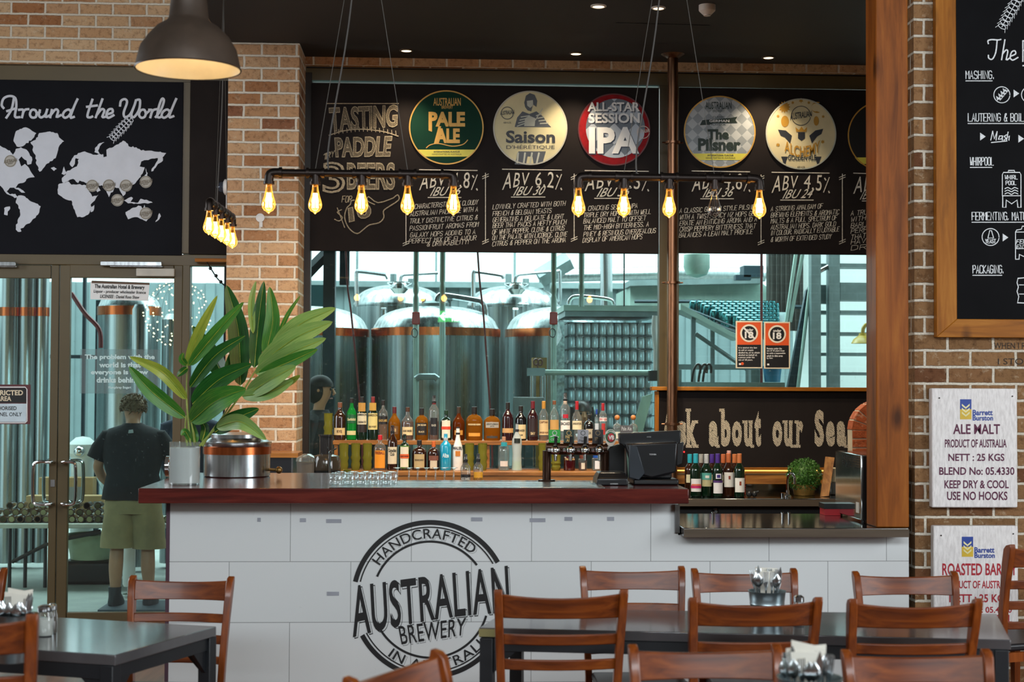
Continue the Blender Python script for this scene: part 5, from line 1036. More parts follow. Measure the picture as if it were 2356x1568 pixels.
# exit sign on the wall behind the camera, seen mirrored in the glass
q = W(1034, 727, 23.1); t = thing('exit_sign', 'lit green exit sign with running figure and arrow', 'exit sign', (q.x, -1.0, q.z))
b = MB(); b.box(q.x - .17, -1.02, q.z - .085, q.x + .17, -1.0, q.z + .085); b.build('panel', emit('exit_green', '#2f9a3c', 26), t)
b = MB(); b.box(q.x - .012, -1.04, q.z + .085, q.x + .012, -1.0, 5.6); b.build('hanger', M['plastic_black'], t)
b = MB(); Z = lambda x, z: V((q.x - x, -.995, q.z + z))
b.ribbon([Z(.13, 0), Z(.03, 0)], .03, (0, 1, 0)); b.ribbon([Z(.08, .05), Z(.13, 0), Z(.08, -.05)], .025, (0, 1, 0))
b.build('arrow', emit('exit_white', '#eafff0', 40), t, smooth=False)
b = MB(); b.poly([Z(-.04, -.07), Z(-.14, -.07), Z(-.14, .07), Z(-.04, .07)]); b.build('door_symbol', M_['e'] if False else bpy.data.materials['exit_white'], t, smooth=False)
b = MB(); S = lambda x, z: V((q.x + x, -.992, q.z + z)); b.lathe([(.012, 0), (.001, .001)], S(.085, .045), 12, True, 'y'); b.ribbon([S(.085, .03), S(.09, -.005), S(.07, -.03), S(.06, -.06)], .014, (0, 1, 0)); b.ribbon([S(.09, -.005), S(.11, -.03), S(.125, -.055)], .014, (0, 1, 0)); b.ribbon([S(.06, .0), S(.085, .025), S(.11, .0), S(.122, .01)], .011, (0, 1, 0)); b.build('running_figure', emit('exit_dark', '#1e6a2a', 2), t, smooth=False)
# ------------------------------------------------------------------ back bar shelves
Y_UP, Y_LO, Y_FR = 10.55, 10.25, 9.62
zu, zl, zf = W(1000, 1012, Y_UP).z, W(1000, 1081, Y_LO).z, W(980, 1138, Y_FR).z
xu0, xu1, xl0, xl1 = W(766, 1015, 10.42).x, W(1476, 1020, 10.42).x, W(735, 1090, 10.08).x, W(1412, 1095, 10.08).x
t = thing('back_bar', 'stepped timber bottle shelves along the bar window', 'shelves', ((xl0 + xl1) / 2, 10.3, 0))
b = MB(); b.box(xu0, 10.42, zu - .028, xu1, 10.76, zu); b.build('upper_shelf', M['shelf'], t, bevel=.003)
b = MB(); b.box(xl0, 10.08, zl - .028, xl1, 10.40, zl); b.build('lower_shelf', M['shelf'], t, bevel=.003)
b = MB(); b.box(xl0 + .05, 10.085, zl - .12, xl1, 10.105, zl - .029); b.build('fascia', M['shelf'], t)
b = MB(); b.box(xl0 - .25, 9.3, zf - .035, xl1 + .1, 10.08, zf); b.build('worktop', M['steel_bench'], t, bevel=.003)
b = MB(); b.box(xl0 - .23, 9.36, 0, xl1 + .08, 10.06, zf - .036); b.box(xl0, 10.1, 0, xl1, 10.39, zl - .03); b.build('cabinet', M['plastic_black'], t)
b = MB(); b.box(xl0 + .02, 10.43, zl, xl1, 10.75, zl + .004); b.build('sill_glass', M['steel_bench'], t)
for x in (xu0 + .02, (xu0 + xu1) / 2, xu1 - .02): b = MB(); b.box(x - .012, 10.44, zl + .004, x + .012, 10.74, zu - .028); b.build('upright', M['shelf'], t)
b = MB(); b.box(xl0, 10.43, 0, xl1, 10.75, zl - .001); b.build('base', M['plastic_black'], t)
# ------------------------------------------------------------------ bottles
def liquid(name, col, amt=.45): return glass(name, col, 0.6, 0.05, 1.25, col, amt, 0, .2)
G = {'clear': M['glass_clear'], 'amber': liquid('amber_liquor', '#c07a22', .30), 'dkamber': liquid('dark_amber_liquor', '#7d3a12', .4), 'brown': mk('brown_bottle', '#2c150b', .1, 0, .2, 20, .7, coat=.5),
 'green': liquid('green_glass', '#1f9a3f', .55), 'dkgreen': mk('dark_green_bottle', '#0a2013', .1, 0, .2, 20, .7, coat=.5), 'black': mk('black_bottle', '#0d0b0c', .12, 0, .1, 20, .7, coat=.5), 'maroon': mk('maroon_bottle', '#2a0e12', .12, 0, .1, 20, .6, coat=.5),
 'blue': mk('blue_bottle', '#1c9cc4', .18, 0, .1, 8, .5, coat=.4), 'white': mk('white_bottle', '#eeece6', .25, 0, .03, 8, .5, coat=.3), 'frost': liquid('frosted_glass', '#dfeaea', .5), 'water': liquid('clear_spirit', '#eef6f6', .06), 'midori': liquid('bright_green_liquor', '#19c822', .75), 'olive': liquid('olive_glass', '#b3b04c', .30), 'tia': mk('red_black_jar', '#3a0a10', .12, 0, .1, 8, .6, coat=.5)}
CM = {}
def cmat(h):
    if h not in CM: CM[h] = mk('print_' + h.strip('#'), h, .45, 0, .04)
    return CM[h]
SH = {'round': [(.92, 0), (1, .012), (1, .60), (.93, .66), (.62, .735), (.42, .78), (.36, .83), (.34, .98)], 'wine': [(.92, 0), (1, .012), (1, .60), (.93, .67), (.6, .745), (.43, .79), (.40, .86), (.40, .99)],
 'squat': [(.95, 0), (1, .02), (1, .56), (.96, .63), (.72, .72), (.34, .765), (.30, .80), (.30, .97)], 'bell': [(.9, 0), (1, .03), (1, .50), (.88, .60), (.5, .70), (.34, .76), (.30, .97)], 'jar': [(.9, 0), (.95, .02), (1, .5), (1, .72), (.7, .78), (.66, .99)],
 'malibu': [(.95, 0), (1, .02), (1, .46), (.85, .56), (.5, .70), (.38, .78), (.34, .97)], 'tall': [(.95, 0), (1, .015), (1, .64), (.9, .70), (.5, .765), (.34, .81), (.33, .98)], 'waist': [(1, 0), (1, .02), (.9, .15), (.86, .35), (.97, .58), (.9, .66), (.5, .76), (.3, .82), (.28, .98)]}
POUR = mk('pourer_plastic', '#1a1a1c', .4)
def bottle(lab, cx, yt, yb, hw, Y, zb, shape, gm, cap='#111111', cf=.90, labels=(), grp='bottles on the back bar shelves', liq=None, sq=1.0, pour=None, n=20):
    q = W(cx, yb, Y); zt = W(cx, yt, Y).z; r = hw * mpp(Y); h = zt - zb; c = V((q.x, Y, zb))
    t = thing('bottle', lab, 'bottle', c, 0, grp)
    P = [(rf * r, hf * h) for rf, hf in SH[shape]]
    if pour: h_c = .86 * h
    b = MB().lathe([(.001, .0005)] + P, c, n, True, 'z', sq); g = b.build('glass_body', G[gm], t)
    if liq:
        lv = liq[1] * h; LP = [(x * .9, max(z, .004)) for x, z in P if z <= lv] ; LP = LP + [(LP[-1][0], lv)] if LP[-1][1] < lv else LP
        b = MB().lathe(LP, c, n, True, 'z', sq); b.build('liquor', G[liq[0]], g)
    rn = SH[shape][-1][0] * r
    if pour:
        b = MB().lathe([(rn * 1.25, h * .83), (rn * 1.3, h * .87), (rn * .8, h * .88), (rn * .7, h * .93), (rn * .95, h * .94), (rn * .9, h * 1.0)], c, 12); b.build('pourer', cmat(pour), t)
    if cap: b = MB().lathe([(rn * 1.12, h * cf), (rn * 1.14, h * (cf + .01)), (rn * 1.12, h * (.995 if not pour else .85)), (rn * .9, h * (1.0 if not pour else .855))], c, 14); b.build('cap', cmat(cap), t)
    for li, L in enumerate(labels):
        h0, h1, col, ha = L[:4]; R = MB(); rr = [x for x, z in SH[shape] if z <= h1 + .02]; ra = 1.0 * r + .0012 + .0011 * li
        def cyl_map(u, v, e=0.0): a = math.radians(-90 + (u * 2 - 1) * ha); return c + V(((ra + e) * math.cos(a), (ra + e) * math.sin(a) * sq, h * (h0 + (h1 - h0) * v)))
        m_ = 8; G0 = [[R.v(cyl_map(i / m_, k)) for i in range(m_ + 1)] for k in (0, 1)]
        for i in range(m_): R.f([G0[0][i], G0[0][i + 1], G0[1][i + 1], G0[1][i]])
        lo = R.build('label', cmat(col), t)
        if len(L) > 4:
            R = MB()
            for st, u0, u1, v0, v1, tc_ in L[4]: R.text(st, lambda u, v: cyl_map(u0 + (u1 - u0) * u, v0 + (v1 - v0) * v, .0008), .03); tcol = tc_
            R.build('label_lettering', cmat(tcol), lo, smooth=False)
    return t
def UP(lab, x0, x1, yt, *a, **k): return bottle(lab, (x0 + x1) / 2, yt, 1012, (x1 - x0) / 2, Y_UP, zu + .0008, *a, **k)
K1 = '#1d1713'
UP('dark brown bottle with cream lower label, first on the upper shelf from the left', 768, 795, 925, 'round', 'brown', '#7a4a30', .86, [(.13, .32, '#d9bd84', 62, [('RYE', .3, .7, .3, .7, '#5a3a20')])])
UP('bright green triangular-looking bottle with cream base label on the upper shelf', 797, 820, 915, 'round', 'green', K1, .88, [(.40, .60, '#1c5a34', 58, [('Glenfiddich', .05, .95, .3, .62, '#d8d2a0')]), (.12, .22, '#d8cf96', 55)], liq=('green', .66))
UP('green whiskey bottle with cream and black label and black cap', 821, 844, 912, 'round', 'dkgreen', K1, .88, [(.36, .62, '#d9cfae', 64, [('JAMESON', .02, .98, .72, .95, '#2c241c'), ('CASKMATES', .1, .9, .12, .3, '#2c241c')]), (.18, .36, '#241b18', 64), (.66, .86, '#b98a3c', 40)])
UP('green whiskey bottle with yellow label and red cap', 846, 869, 912, 'round', 'dkgreen', '#7e2222', .86, [(.24, .62, '#e0cf86', 64, [('JAMESON', .02, .98, .76, .95, '#3a2c1c'), ('IRISH WHISKEY', .15, .85, .12, .24, '#5a4a2c')]), (.68, .86, '#c0943e', 40)])
UP('square clear whisky bottle with slanted black label', 870, 892, 920, 'tall', 'clear', K1, .87, [(.40, .60, '#1a1716', 60, [('BLACK LABEL', .05, .95, .3, .6, '#c9a860')])], liq=('amber', .44), sq=.9)
UP('amber whisky bottle with maroon cap and crest label', 893, 921, 935, 'bell', 'amber', '#5a1a1e', .80, [(.18, .42, '#6a4a26', 40, [('XII', .3, .7, .3, .7, '#d9c08a')])], liq=('dkamber', .5))
UP('amber bourbon bottle with cork stopper and oval cream label', 923, 952, 936, 'bell', 'clear', '#4a2c1a', .86, [(.15, .40, '#e0cb9a', 52, [('RARE BREED', .08, .92, .4, .65, '#3a2a1a')])], liq=('dkamber', .56))
UP('broad amber bourbon bottle with black cap and black label', 955, 985, 938, 'squat', 'amber', K1, .80, [(.16, .54, '#211a16', 50, [('BLACK', .25, .75, .2, .34, '#cdbb90'), ('JIM BEAM', .12, .88, .7, .9, '#cdbb90')])], liq=('dkamber', .56), sq=.7)
UP('tall clear bourbon bottle with pourer and black label', 986, 1010, 909, 'tall', 'clear', '#7a1c20', .80, [(.12, .50, '#17161a', 40, [('BLACK', .2, .8, .5, .62, '#c8c3b4')])], liq=('dkamber', .42), pour='#1c1c1e', sq=.85)
UP('dark green herbal liqueur bottle on the upper shelf with white arched label', 1013, 1039, 943, 'squat', 'dkgreen', '#123018', .86, [(.08, .66, '#e8e2cc', 46), (.36, .46, '#d8482c', 50)])
UP('dark amber bourbon bottle with gold collar between herbal and squat bottles', 1041, 1069, 935, 'bell', 'dkamber', '#3a2a1c', .80, [(.16, .3, '#c08a3c', 40)], liq=('dkamber', .55))
UP('broad squat amber bourbon bottle with orange foot label', 1072, 1110, 935, 'squat', 'amber', K1, .80, [(.12, .22, '#e09a3a', 42), (.44, .5, '#8a5a24', 50, [('WOODFORD RESERVE', .05, .95, .1, .9, '#e8d8a8')])], liq=('amber', .66), sq=.55)
UP('broad amber whiskey bottle with grey arched label', 1113, 1151, 940, 'squat', 'amber', K1, .80, [(.40, .58, '#a8a49a', 50, [('GENTLEMAN', .08, .92, .5, .8, '#3a3a38'), ('JACK', .35, .65, .1, .4, '#3a3a38')]), (.07, .14, '#3a3834', 40)], liq=('amber', .62), sq=.6)
UP('tall dark rum bottle with plain kraft band', 1155, 1181, 925, 'round', 'maroon', K1, .82, [(.20, .32, '#c9a06a', 70)])
UP('black spiced rum bottle with cream squid label', 1185, 1211, 933, 'round', 'black', K1, .84, [(.05, .46, '#d8c79a', 56, [('KRAKEN', .15, .85, .5, .66, '#1c1a18'), ('RUM', .35, .65, .2, .32, '#1c1a18')])])
UP('tall dark maroon bottle with dark bird label', 1213, 1238, 922, 'round', 'maroon', '#6a1420', .78, [(.10, .56, '#2c1c1e', 58, [('BAY', .3, .7, .1, .25, '#c9b48a')])])
UP('gold capped rum bottle with cream label of a standing figure', 1239, 1262, 922, 'round', 'clear', '#c08a34', .80, [(.14, .52, '#d9be8c', 62, [('SPICED RUM', .1, .9, .1, .22, '#6a3a1c'), ('CAPTAIN', .12, .88, .78, .92, '#6a3a1c')])], liq=('amber', .12))
UP('clear rum bottle with cork and tan label', 1264, 1286, 921, 'round', 'clear', '#7a4a2c', .90, [(.26, .52, '#c59a58', 60)], liq=('water', .5))
UP('clear white rum bottle with white label and red dot', 1288, 1312, 903, 'tall', 'clear', '#e0c4ae', .76, [(.20, .42, '#eeece8', 60, [('BACARDI', .05, .95, .55, .85, '#26262a')]), (.47, .55, '#b81f34', 28)], liq=('water', .5), pour='#1c1c1e')
UP('clear rum bottle with red cap and cream label', 1315, 1339, 922, 'bell', 'clear', '#b01e28', .78, [(.28, .50, '#e6dab4', 60, [('ANGOSTURA', .08, .92, .55, .8, '#4a3a28')])], liq=('water', .45))
UP('squat black gin bottle with diamond label', 1343, 1367, 953, 'squat', 'black', K1, .86, [(.1, .45, '#b8b09a', 40, [('GIN', .3, .7, .4, .7, '#2c2a26')])])
UP('slim clear vodka bottle with blue cap', 1367, 1378, 941, 'round', 'clear', '#1d3f9a', .84, [(.15, .55, '#c8d4e0', 50)], liq=('water', .5))
UP('clear gin bottle with red cap and red figure label', 1377, 1397, 927, 'tall', 'clear', '#a81e28', .80, [(.52, .62, '#f0ecea', 56, [('DRY GIN', .05, .95, .2, .8, '#b8242c')]), (.16, .46, '#b3302c', 22)], liq=('water', .55))
def patron(lab, cx, hw):
    t_ = bottle(lab, cx, 962, 1012, hw, Y_UP, zu + .0008, 'squat', 'clear', None, .9, [(.1, .4, '#cfd6c4', 40)], liq=('water', .5)); q = W(cx, 960, Y_UP)
    b = MB().ball(q, 6.2 * mpp(Y_UP), 14, 8); b.build('cork_ball', cmat('#c07a3c'), t_)
patron('stubby clear tequila bottle with wooden ball stopper by the round beer badge', 1420, 11); patron('stubby clear tequila bottle with wooden ball stopper at the shelf end', 1457, 11)
GL = 'bottles on the lower shelf'
def LO(lab, x0, x1, yt, *a, **k): k.setdefault('grp', GL); return bottle(lab, (x0 + x1) / 2, yt, 1081, (x1 - x0) / 2, Y_LO, zl + .0008, *a, **k)
LO('cinnamon whisky bottle with orange label and red cap', 859, 889, 1000, 'squat', 'clear', '#c8202a', .86, [(.06, .56, '#e8951f', 48, [('FIREBALL', .06, .94, .78, .95, '#7a1c10')])], liq=('amber', .62), sq=.7)
LO('dark whisky bottle with cream label and black pourer', 891, 914, 978, 'round', 'brown', K1, .78, [(.14, .52, '#ddd2b4', 60, [('Canadian', .1, .9, .7, .9, '#2a2420'), ('Club', .3, .7, .48, .68, '#2a2420')])], pour='#1c1c1e')
LO('green herbal liqueur bottle with stag label on the lower shelf', 917, 944, 998, 'squat', 'dkgreen', K1, .84, [(.06, .68, '#5a8a3a', 46), (.09, .65, '#e8e0c8', 40), (.33, .45, '#e0662c', 44, [('Jagermeister', .05, .95, .25, .75, '#6a1c10')])], pour='#2a2420')
LO('square brown almond liqueur bottle with tan label', 948, 981, 1012, 'squat', 'brown', K1, .84, [(.08, .54, '#b8a476', 44, [('DISARONNO', .08, .92, .5, .64, '#3a2a1c')])], sq=.8)
LO('square brown orange liqueur bottle with orange cap', 984, 1011, 1014, 'squat', 'brown', '#d8682a', .80, [(.06, .36, '#d0c4ac', 34), (.34, .50, '#7a4a3a', 50)], sq=.9)
LO('bright blue passion liqueur bottle with silver pourer', 1012, 1038, 996, 'tall', 'blue', '#c8ccd0', .76, [(.38, .44, '#1c9cc4', 40, [('Alize', .1, .9, -.6, 1.4, '#cfe8f0')])], pour='#c2c8cc')
LO('white coconut rum bottle with sunset label', 1041, 1065, 982, 'malibu', 'white', '#1a1a1c', .84, [(.47, .56, '#eeece6', 56, [('MALIBU', .02, .98, .1, .9, '#2a2428')]), (.33, .45, '#c87a2a', 26)], pour='#1c1c1e')
LO('square clear tequila bottle with cork and teal neck', 1146, 1172, 1004, 'squat', 'clear', '#c08a68', .88, [(.12, .28, '#d8cfc8', 40), (.72, .84, '#2a9aa8', 30)], liq=('water', .62), sq=.9)
LO('slender frosted bottle with bright green liqueur and black pourer', 1177, 1201, 973, 'waist', 'frost', K1, .72, [(.58, .68, '#1c241c', 34)], liq=('midori', .19), pour='#26262a')
LO('squat red and black coffee liqueur jar', 1296, 1324, 1040, 'jar', 'tia', K1, .8, [(.58, .72, '#3a0a10', 56, [('Tia Maria', .05, .95, .0, 1.0, '#e0c48a')])])
LO('small clear bottle half full of amber with brown cap', 1330, 1351, 1046, 'jar', 'clear', '#6a3424', .74, [(.1, .5, '#d6cfbc', 22)], liq=('dkamber', .5))
LO('clear square bottle with bright blue cap near the till', 1361, 1385, 1044, 'jar', 'clear', '#1d58b0', .76, [(.1, .6, '#e0e4ea', 26)], liq=('water', .6))
bottle("square whiskey bottle with black label standing on the worktop", 1071, 1044, 1137, 12, Y_FR, zf + .0008, 'tall', 'clear', K1, .74, [(.10, .50, '#161416', 58, [("JACK DANIEL'S", .04, .96, .62, .84, '#d8d4cc'), ('No.7', .3, .7, .25, .5, '#d8d4cc')])], 'bottles on the worktop', ('dkamber', .5), .9, '#1c1c1e')
bottle("rum bottle with yellow slanted label standing on the worktop", 1100, 1043, 1137, 11.5, Y_FR, zf + .0008, 'tall', 'clear', K1, .74, [(.16, .56, '#e2a22c', 58, [('BUNDABERG', .04, .96, .5, .66, '#5a2a14')])], 'bottles on the worktop', ('dkamber', .4), .9, '#1c1c1e')
# tiki mugs
def tiki(lab, cx, yt, yb, hw, Y, zb, grp='green tiki tumblers'):
    q = W(cx, yb, Y); r = hw * mpp(Y); h = W(cx, yt, Y).z - zb; c = V((q.x, Y, zb)); t = thing('tiki_glass', lab, 'glass', c, 0, grp)
    b = MB().lathe([(.001, .0005), (r * .75, 0), (r * .8, h * .05), (r * .95, h * .2), (r * .82, h * .33), (r * 1.0, h * .45), (r * .85, h * .58), (r * .9, h * .8), (r * .92, h), (r * .84, h), (r * .78, h * .1), (.001, h * .09)], c, 18)
    for v in b.bm.verts:
        a = math.atan2(v.co.y - c.y, v.co.x - c.x); k = (v.co.z - c.z) / h
        if .05 < k < .75: s_ = 1 + .05 * math.sin(a * 4 + 1) * math.sin(k * 18); v.co.x = c.x + (v.co.x - c.x) * s_; v.co.y = c.y + (v.co.y - c.y) * s_
    b.build('tumbler', G['olive'], t)
    b = MB(); b.ribbon([c + V((r * .93 * math.cos(a), r * .93 * math.sin(a), h * 1.001)) for a in [2 * math.pi * k / 20 for k in range(20)]], r * .1, (0, 0, 1), True); b.build('rim', cmat('#b8b25a'), t)
tiki('tall green tiki glass on the upper shelf left of all bottles', 755, 950, 1012, 11, Y_UP, zu + .0008)
for x, l in ((791, 'green tiki glass on the lower shelf, nearest the juicer'), (818, 'middle of three green tiki glasses left of the cinnamon whisky'), (845, 'green tiki glass touching the cinnamon whisky bottle'), (1080, 'green tiki glass just right of the white coconut rum'), (1110, 'green tiki glass left of the square clear tequila'), (1249, 'green tiki glass under the left end of the beer taps')): tiki(l, x, 1019, 1081, 11.5, Y_LO, zl + .0008)
tiki('short round green tiki mug under the first beer tap', 1279, 1044, 1081, 12, Y_LO, zl + .0008)
tiki('small green tiki cup at the front of the lower shelf', 799, 1080, 1096, 10, 9.9, zf + .0008 if False else W(799, 1128, 9.9).z)
# stemware and tumblers
def wineglass(lab, cx, ybase, Y):
    q = W(cx, ybase, Y); h = q.z - zf; c = V((q.x, Y, zf + .0008)); t = thing('wine_glass', lab, 'glass', c, 0, 'upturned wine glasses')
    P = [(.021, 0), (.0225, .0005), (.0262, h * .22), (.025, h * .38), (.013, h * .5), (.005, h * .56), (.0045, h * .9), (.012, h * .965), (.025, h * .985), (.0262, h)]
    b = MB().lathe(P, c, 18); b.build('glass', M['glass_clear'], t)
for i, x in enumerate((914, 941, 961, 981, 1002, 1023, 1044)): wineglass('upturned wine glass in the front row, ' + ['leftmost', 'second from the left', 'third from the left', 'middle one', 'fifth from the left', 'sixth from the left', 'beside the black labelled whiskey'][i], x, 1075, 9.55)
for i, x in enumerate((841, 863, 890)): wineglass('upturned wine glass in the rear row, ' + ['leftmost', 'middle one', 'rightmost'][i], x, 1083, 9.85)
for i in range(6):
    x = 696 + i * 10.8; Yt = 9.32 + (i % 2) * .07; q = W(x, 1094, Yt); c = V((q.x, Yt, zf + .0008)); h = q.z - zf
    t = thing('tumbler', 'clear ribbed tumbler on the worktop, ' + ['at the left end of the row', 'second in the row', 'third in the row', 'fourth in the row', 'fifth in the row', 'at the right end of the row'][i], 'glass', c, 0, 'ribbed tumblers')
    b = MB().lathe([(.001, .001), (.022, 0), (.028, h), (.0255, h), (.02, .008), (.001, .008)], c, 20); b.build('glass', M['glass_clear'], t)
zs_ = ZT + .0075; k_ = 0
for row, Ys in ((0, 7.62), (1, 7.74)):
    for i in range(5):
        x = 775 + i * 29 + row * 12; q = Wz(x, 1118, ZT); c = V(((x - 1003) / 3500 * Ys + .0, Ys, zs_)); h = .058
        pos = ['leftmost', 'second', 'middle', 'fourth', 'rightmost'][i] + (' of the front row' if row == 0 else ' of the rear row')
        t = thing('rocks_glass', 'heavy clear rocks glass upturned on the bar tray, ' + pos, 'glass', c, 0, 'rocks glasses on the tray')
        b = MB().lathe([(.029, 0), (.031, .004), (.031, .02), (.027, .026), (.030, .034), (.029, h), (.022, h + .001), (.001, h - .004)], c, 18); b.build('glass', M['glass_clear'], t)
# ------------------------------------------------------------------ beer taps
YTp = 7.98; t = thing('beer_font', 'dark bronze pipe beer font with four chrome taps', 'beer tap', W(1325, 1120, YTp)); pz = W(1325, 1036, YTp).z
b = MB().tube([W(1256, 1034, YTp), W(1396, 1037, YTp)], .024, 16); b.tube([W(1256, 1028, YTp), W(1396, 1031, YTp)], .028, 16); b.build('manifold', mk('bronze_pipe', '#3a2418', .3, .7), t)
for x in (1258, 1392): q = W(x, 1036, YTp); b = MB().tube([V((q.x, YTp, ZT + .001)), V((q.x, YTp, q.z))], .022, 14); b.tube([V((q.x, YTp, ZT + .001)), V((q.x, YTp, ZT + .012))], .045, 18); b.build('column', mk('bronze_leg', '#3a2418', .3, .7), t)
for x in (1278, 1313, 1346, 1379):
    q = W(x, 1035, YTp - .05); b = MB().ball(q, .026, 16, 10); b.tube([q + V((-.03, .03, 0)), q], .014, 10); b.tube([q - V((0, 0, .02)), q - V((0, .012, .055))], [.010, .0075], 10); b.tube([q + V((0, 0, .02)), q + V((0, 0, .03))], .012, 10); o = b.build('tap', M['chrome'], t)
    b = MB().tube([q + V((0, 0, .028)), q + V((.002, -.006, .072))], [.0075, .0085], 10); b.build('handle', M['plastic_black'], o)
def badge(lab, x0, y0, x1, y1, col, fn=None, tcol='#cfd4d2', nm='beer_badge'):
    q = W((x0 + x1) / 2, y1, YTp - .01); t_ = thing(nm, lab, 'badge', q, 0, 'beer badges above the taps'); b = MB(); bxp(b, x0, y0, x1, y1, YTp - .012, YTp - .004); b.tube([W((x0 + x1) / 2, y1 - 2, YTp), V((q.x, YTp, pz + .03))], .005, 6); b.build('card', cmat(col), t_)
    b = MB(); cxx, L = (x0 + x1) / 2, YTp - .0135; line(b, arcpts(cxx, y0 + 7.5, 5, 0, 350, 16), L, 1.2)
    if fn: fn(b, cxx, L)
    b.build('badge_lettering', cmat(tcol), t_, smooth=False); return t_
badge('bright green square beer badge above the first tap', 1263, 988, 1289, 1023, '#25a33a', lambda b, c, L: [b.text('CIDER', rect(c - 9, 1008, c + 9, 1013, L)), line(b, [(c - 9, 1004), (c, 1001), (c + 9, 1005)], L, 2)])
badge('dark green pale ale beer badge above the second tap', 1297, 988, 1321, 1021, '#153026', lambda b, c, L: [b.text('PALE', rect(c - 8, 1001, c + 7, 1008, L), .03), b.text('ALE', rect(c - 6, 1009, c + 7, 1016, L), .03)], '#c9a860')
badge('grey beer badge above the third tap', 1329, 988, 1354, 1023, '#9a9ca2', lambda b, c, L: [b.text('The', rect(c - 7, 1004, c + 7, 1009, L)), b.text('Pilsner', rect(c - 9, 1010, c + 9, 1016, L))], '#33363a')
badge('black beer badge above the fourth tap', 1363, 988, 1388, 1021, '#1c1718', lambda b, c, L: b.text('IPA', rect(c - 7, 1005, c + 7, 1013, L)), '#8a7350')
q = W(1405, 1007, YTp - .04); t = thing('round_badge', 'oval green and white beer badge with red centre beside the till', 'badge', W(1405, 1030, YTp)); L = YTp - .012
b = MB().prism(PX([(1405 + 13 * math.cos(a), 1004 + (17 if math.sin(a) < 0 else 22) * math.sin(a)) for a in [2 * math.pi * k / 28 for k in range(28)]], L), (0, .008, 0)); b.tube([W(1405, 1022, YTp - .004), W(1394, 1036, YTp)], .006, 6); b.build('shield', cmat('#e8e6dc'), t)
b = MB(); b.poly(PX([(1405 + 12 * math.cos(a), 1003 + 15 * math.sin(a)) for a in [2 * math.pi * k / 28 for k in range(28)]], L - .001)); b.build('green_field', cmat('#1c5a34'), t, smooth=False)
b = MB(); b.poly(PX([(1406 + 8 * math.cos(a), 1006 + 10 * math.sin(a)) for a in [2 * math.pi * k / 24 for k in range(24)]], L - .002)); b.build('red_field', cmat('#b82230'), t, smooth=False)
b = MB(); b.text('VB', rect(1400, 1001, 1413, 1011, L - .003), .04); b.text('VICTORIA', arc(1405, 1004, 10.5, 14, 150, 30, L - .003), .02); b.build('lettering', cmat('#f0f0ea'), t, smooth=False)
q = W(1441, 990, 7.95); t = thing('card_badge', 'grey tap badge standing behind the till screen', 'badge', q)
b = MB(); bxp(b, 1427, 978, 1456, 1000, 7.98, 7.986); b.box(q.x - .005, 7.981, ZT + .001, q.x + .005, 7.985, q.z); b.build('card', cmat('#6a625c'), t)
b = MB(); b.text('Pale Ale', rect(1430, 981, 1453, 990, 7.9785), .02); b.build('lettering', cmat('#d8d0c4'), t, smooth=False)
# ------------------------------------------------------------------ till
t = thing('till', 'black point of sale till seen from behind on the bar', 'till', W(1500, 1120, 7.8)); Z0 = ZT + .001
PB = M['plastic_black']; PB2 = mk('till_plastic', '#15171a', .28, 0, .1)
def slab(pts, Y0, Y1): return MB().prism(PX(pts, Y0), (0, Y1 - Y0, 0))
q0, q1 = W(1456, 1100, 7.75).x, W(1560, 1100, 7.75).x
b = slab([(1424, 996), (1567, 990), (1566, 1018), (1548, 1030), (1444, 1034), (1426, 1020)], 7.80, 7.86); b.build('screen_top', PB2, t, bevel=.006)
b = slab([(1440, 1020), (1560, 1016), (1556, 1086), (1500, 1100), (1462, 1090)], 7.72, 7.82); b.build('screen_back', PB2, t, bevel=.01)
b = slab([(1448, 1022), (1466, 1026), (1484, 1088), (1470, 1104), (1447, 1098)], 7.705, 7.73); b.build('side_arm', mk('till_side', '#2a3138', .3), t, bevel=.004)
zz = W(1500, 1086, 7.75).z
b = MB(); b.box(q0, 7.72, Z0, q1, 7.95, Z0 + .03); b.box(q0 + .03, 7.76, Z0 + .03, q1 - .03, 7.84, zz + .03); b.build('stand', PB, t, bevel=.008)
b = slab([(1396, 1030), (1440, 1016), (1446, 1100), (1400, 1102)], 8.0, 8.04); b.build('customer_display', PB, t, bevel=.006)
b = MB(); b.text('TOSHIBA', rect(1494, 1043, 1510, 1046.5, 7.718), .02); b.build('maker_lettering', cmat('#b8bcc0'), t, smooth=False)
b = MB(); bxp(b, 1488, 1003, 1498, 1006, 7.796, 7.80); b.build('badge_plate', M['steel'], t)
b = MB().ball(W(1574, 1039, 7.79), .004, 8, 6); b.build('status_light', emit('red_led', '#ff2020', 6), t); b = slab([(1558, 1020), (1574, 1016), (1570, 1066), (1556, 1072)], 7.8, 7.83); b.build('card_reader', PB, t, bevel=.004)
t = thing('receipt_printer', 'low black receipt printer beside the till', 'printer', Wz(1412, 1118, ZT)); yq = Wz(1412, 1117, ZT).y
A = W(1372, 1115, yq).x; B_ = W(1446, 1115, yq).x
b = MB().rings([[V((A, yq, Z0)), V((B_, yq, Z0)), V((B_, yq + .2, Z0)), V((A, yq + .2, Z0))], [V((A + .005, yq, Z0 + .035)), V((B_ - .003, yq, Z0 + .035)), V((B_ - .003, yq + .2, Z0 + .035)), V((A + .005, yq + .2, Z0 + .035))], [V((A + .02, yq + .03, Z0 + .065)), V((B_ - .012, yq + .03, Z0 + .065)), V((B_ - .012, yq + .18, Z0 + .065)), V((A + .02, yq + .18, Z0 + .065))]]); b.build('body', PB2, t, bevel=.006)
b = MB(); b.box(A + .07, yq - .0015, Z0 + .006, A + .11, yq - .0005, Z0 + .012); b.build('plate', M['steel'], t)
b = MB(); b.box(A - .02, yq + .02, Z0, A - .002, yq + .16, Z0 + .012); b.build('paper_slot', M['acrylic'], t)
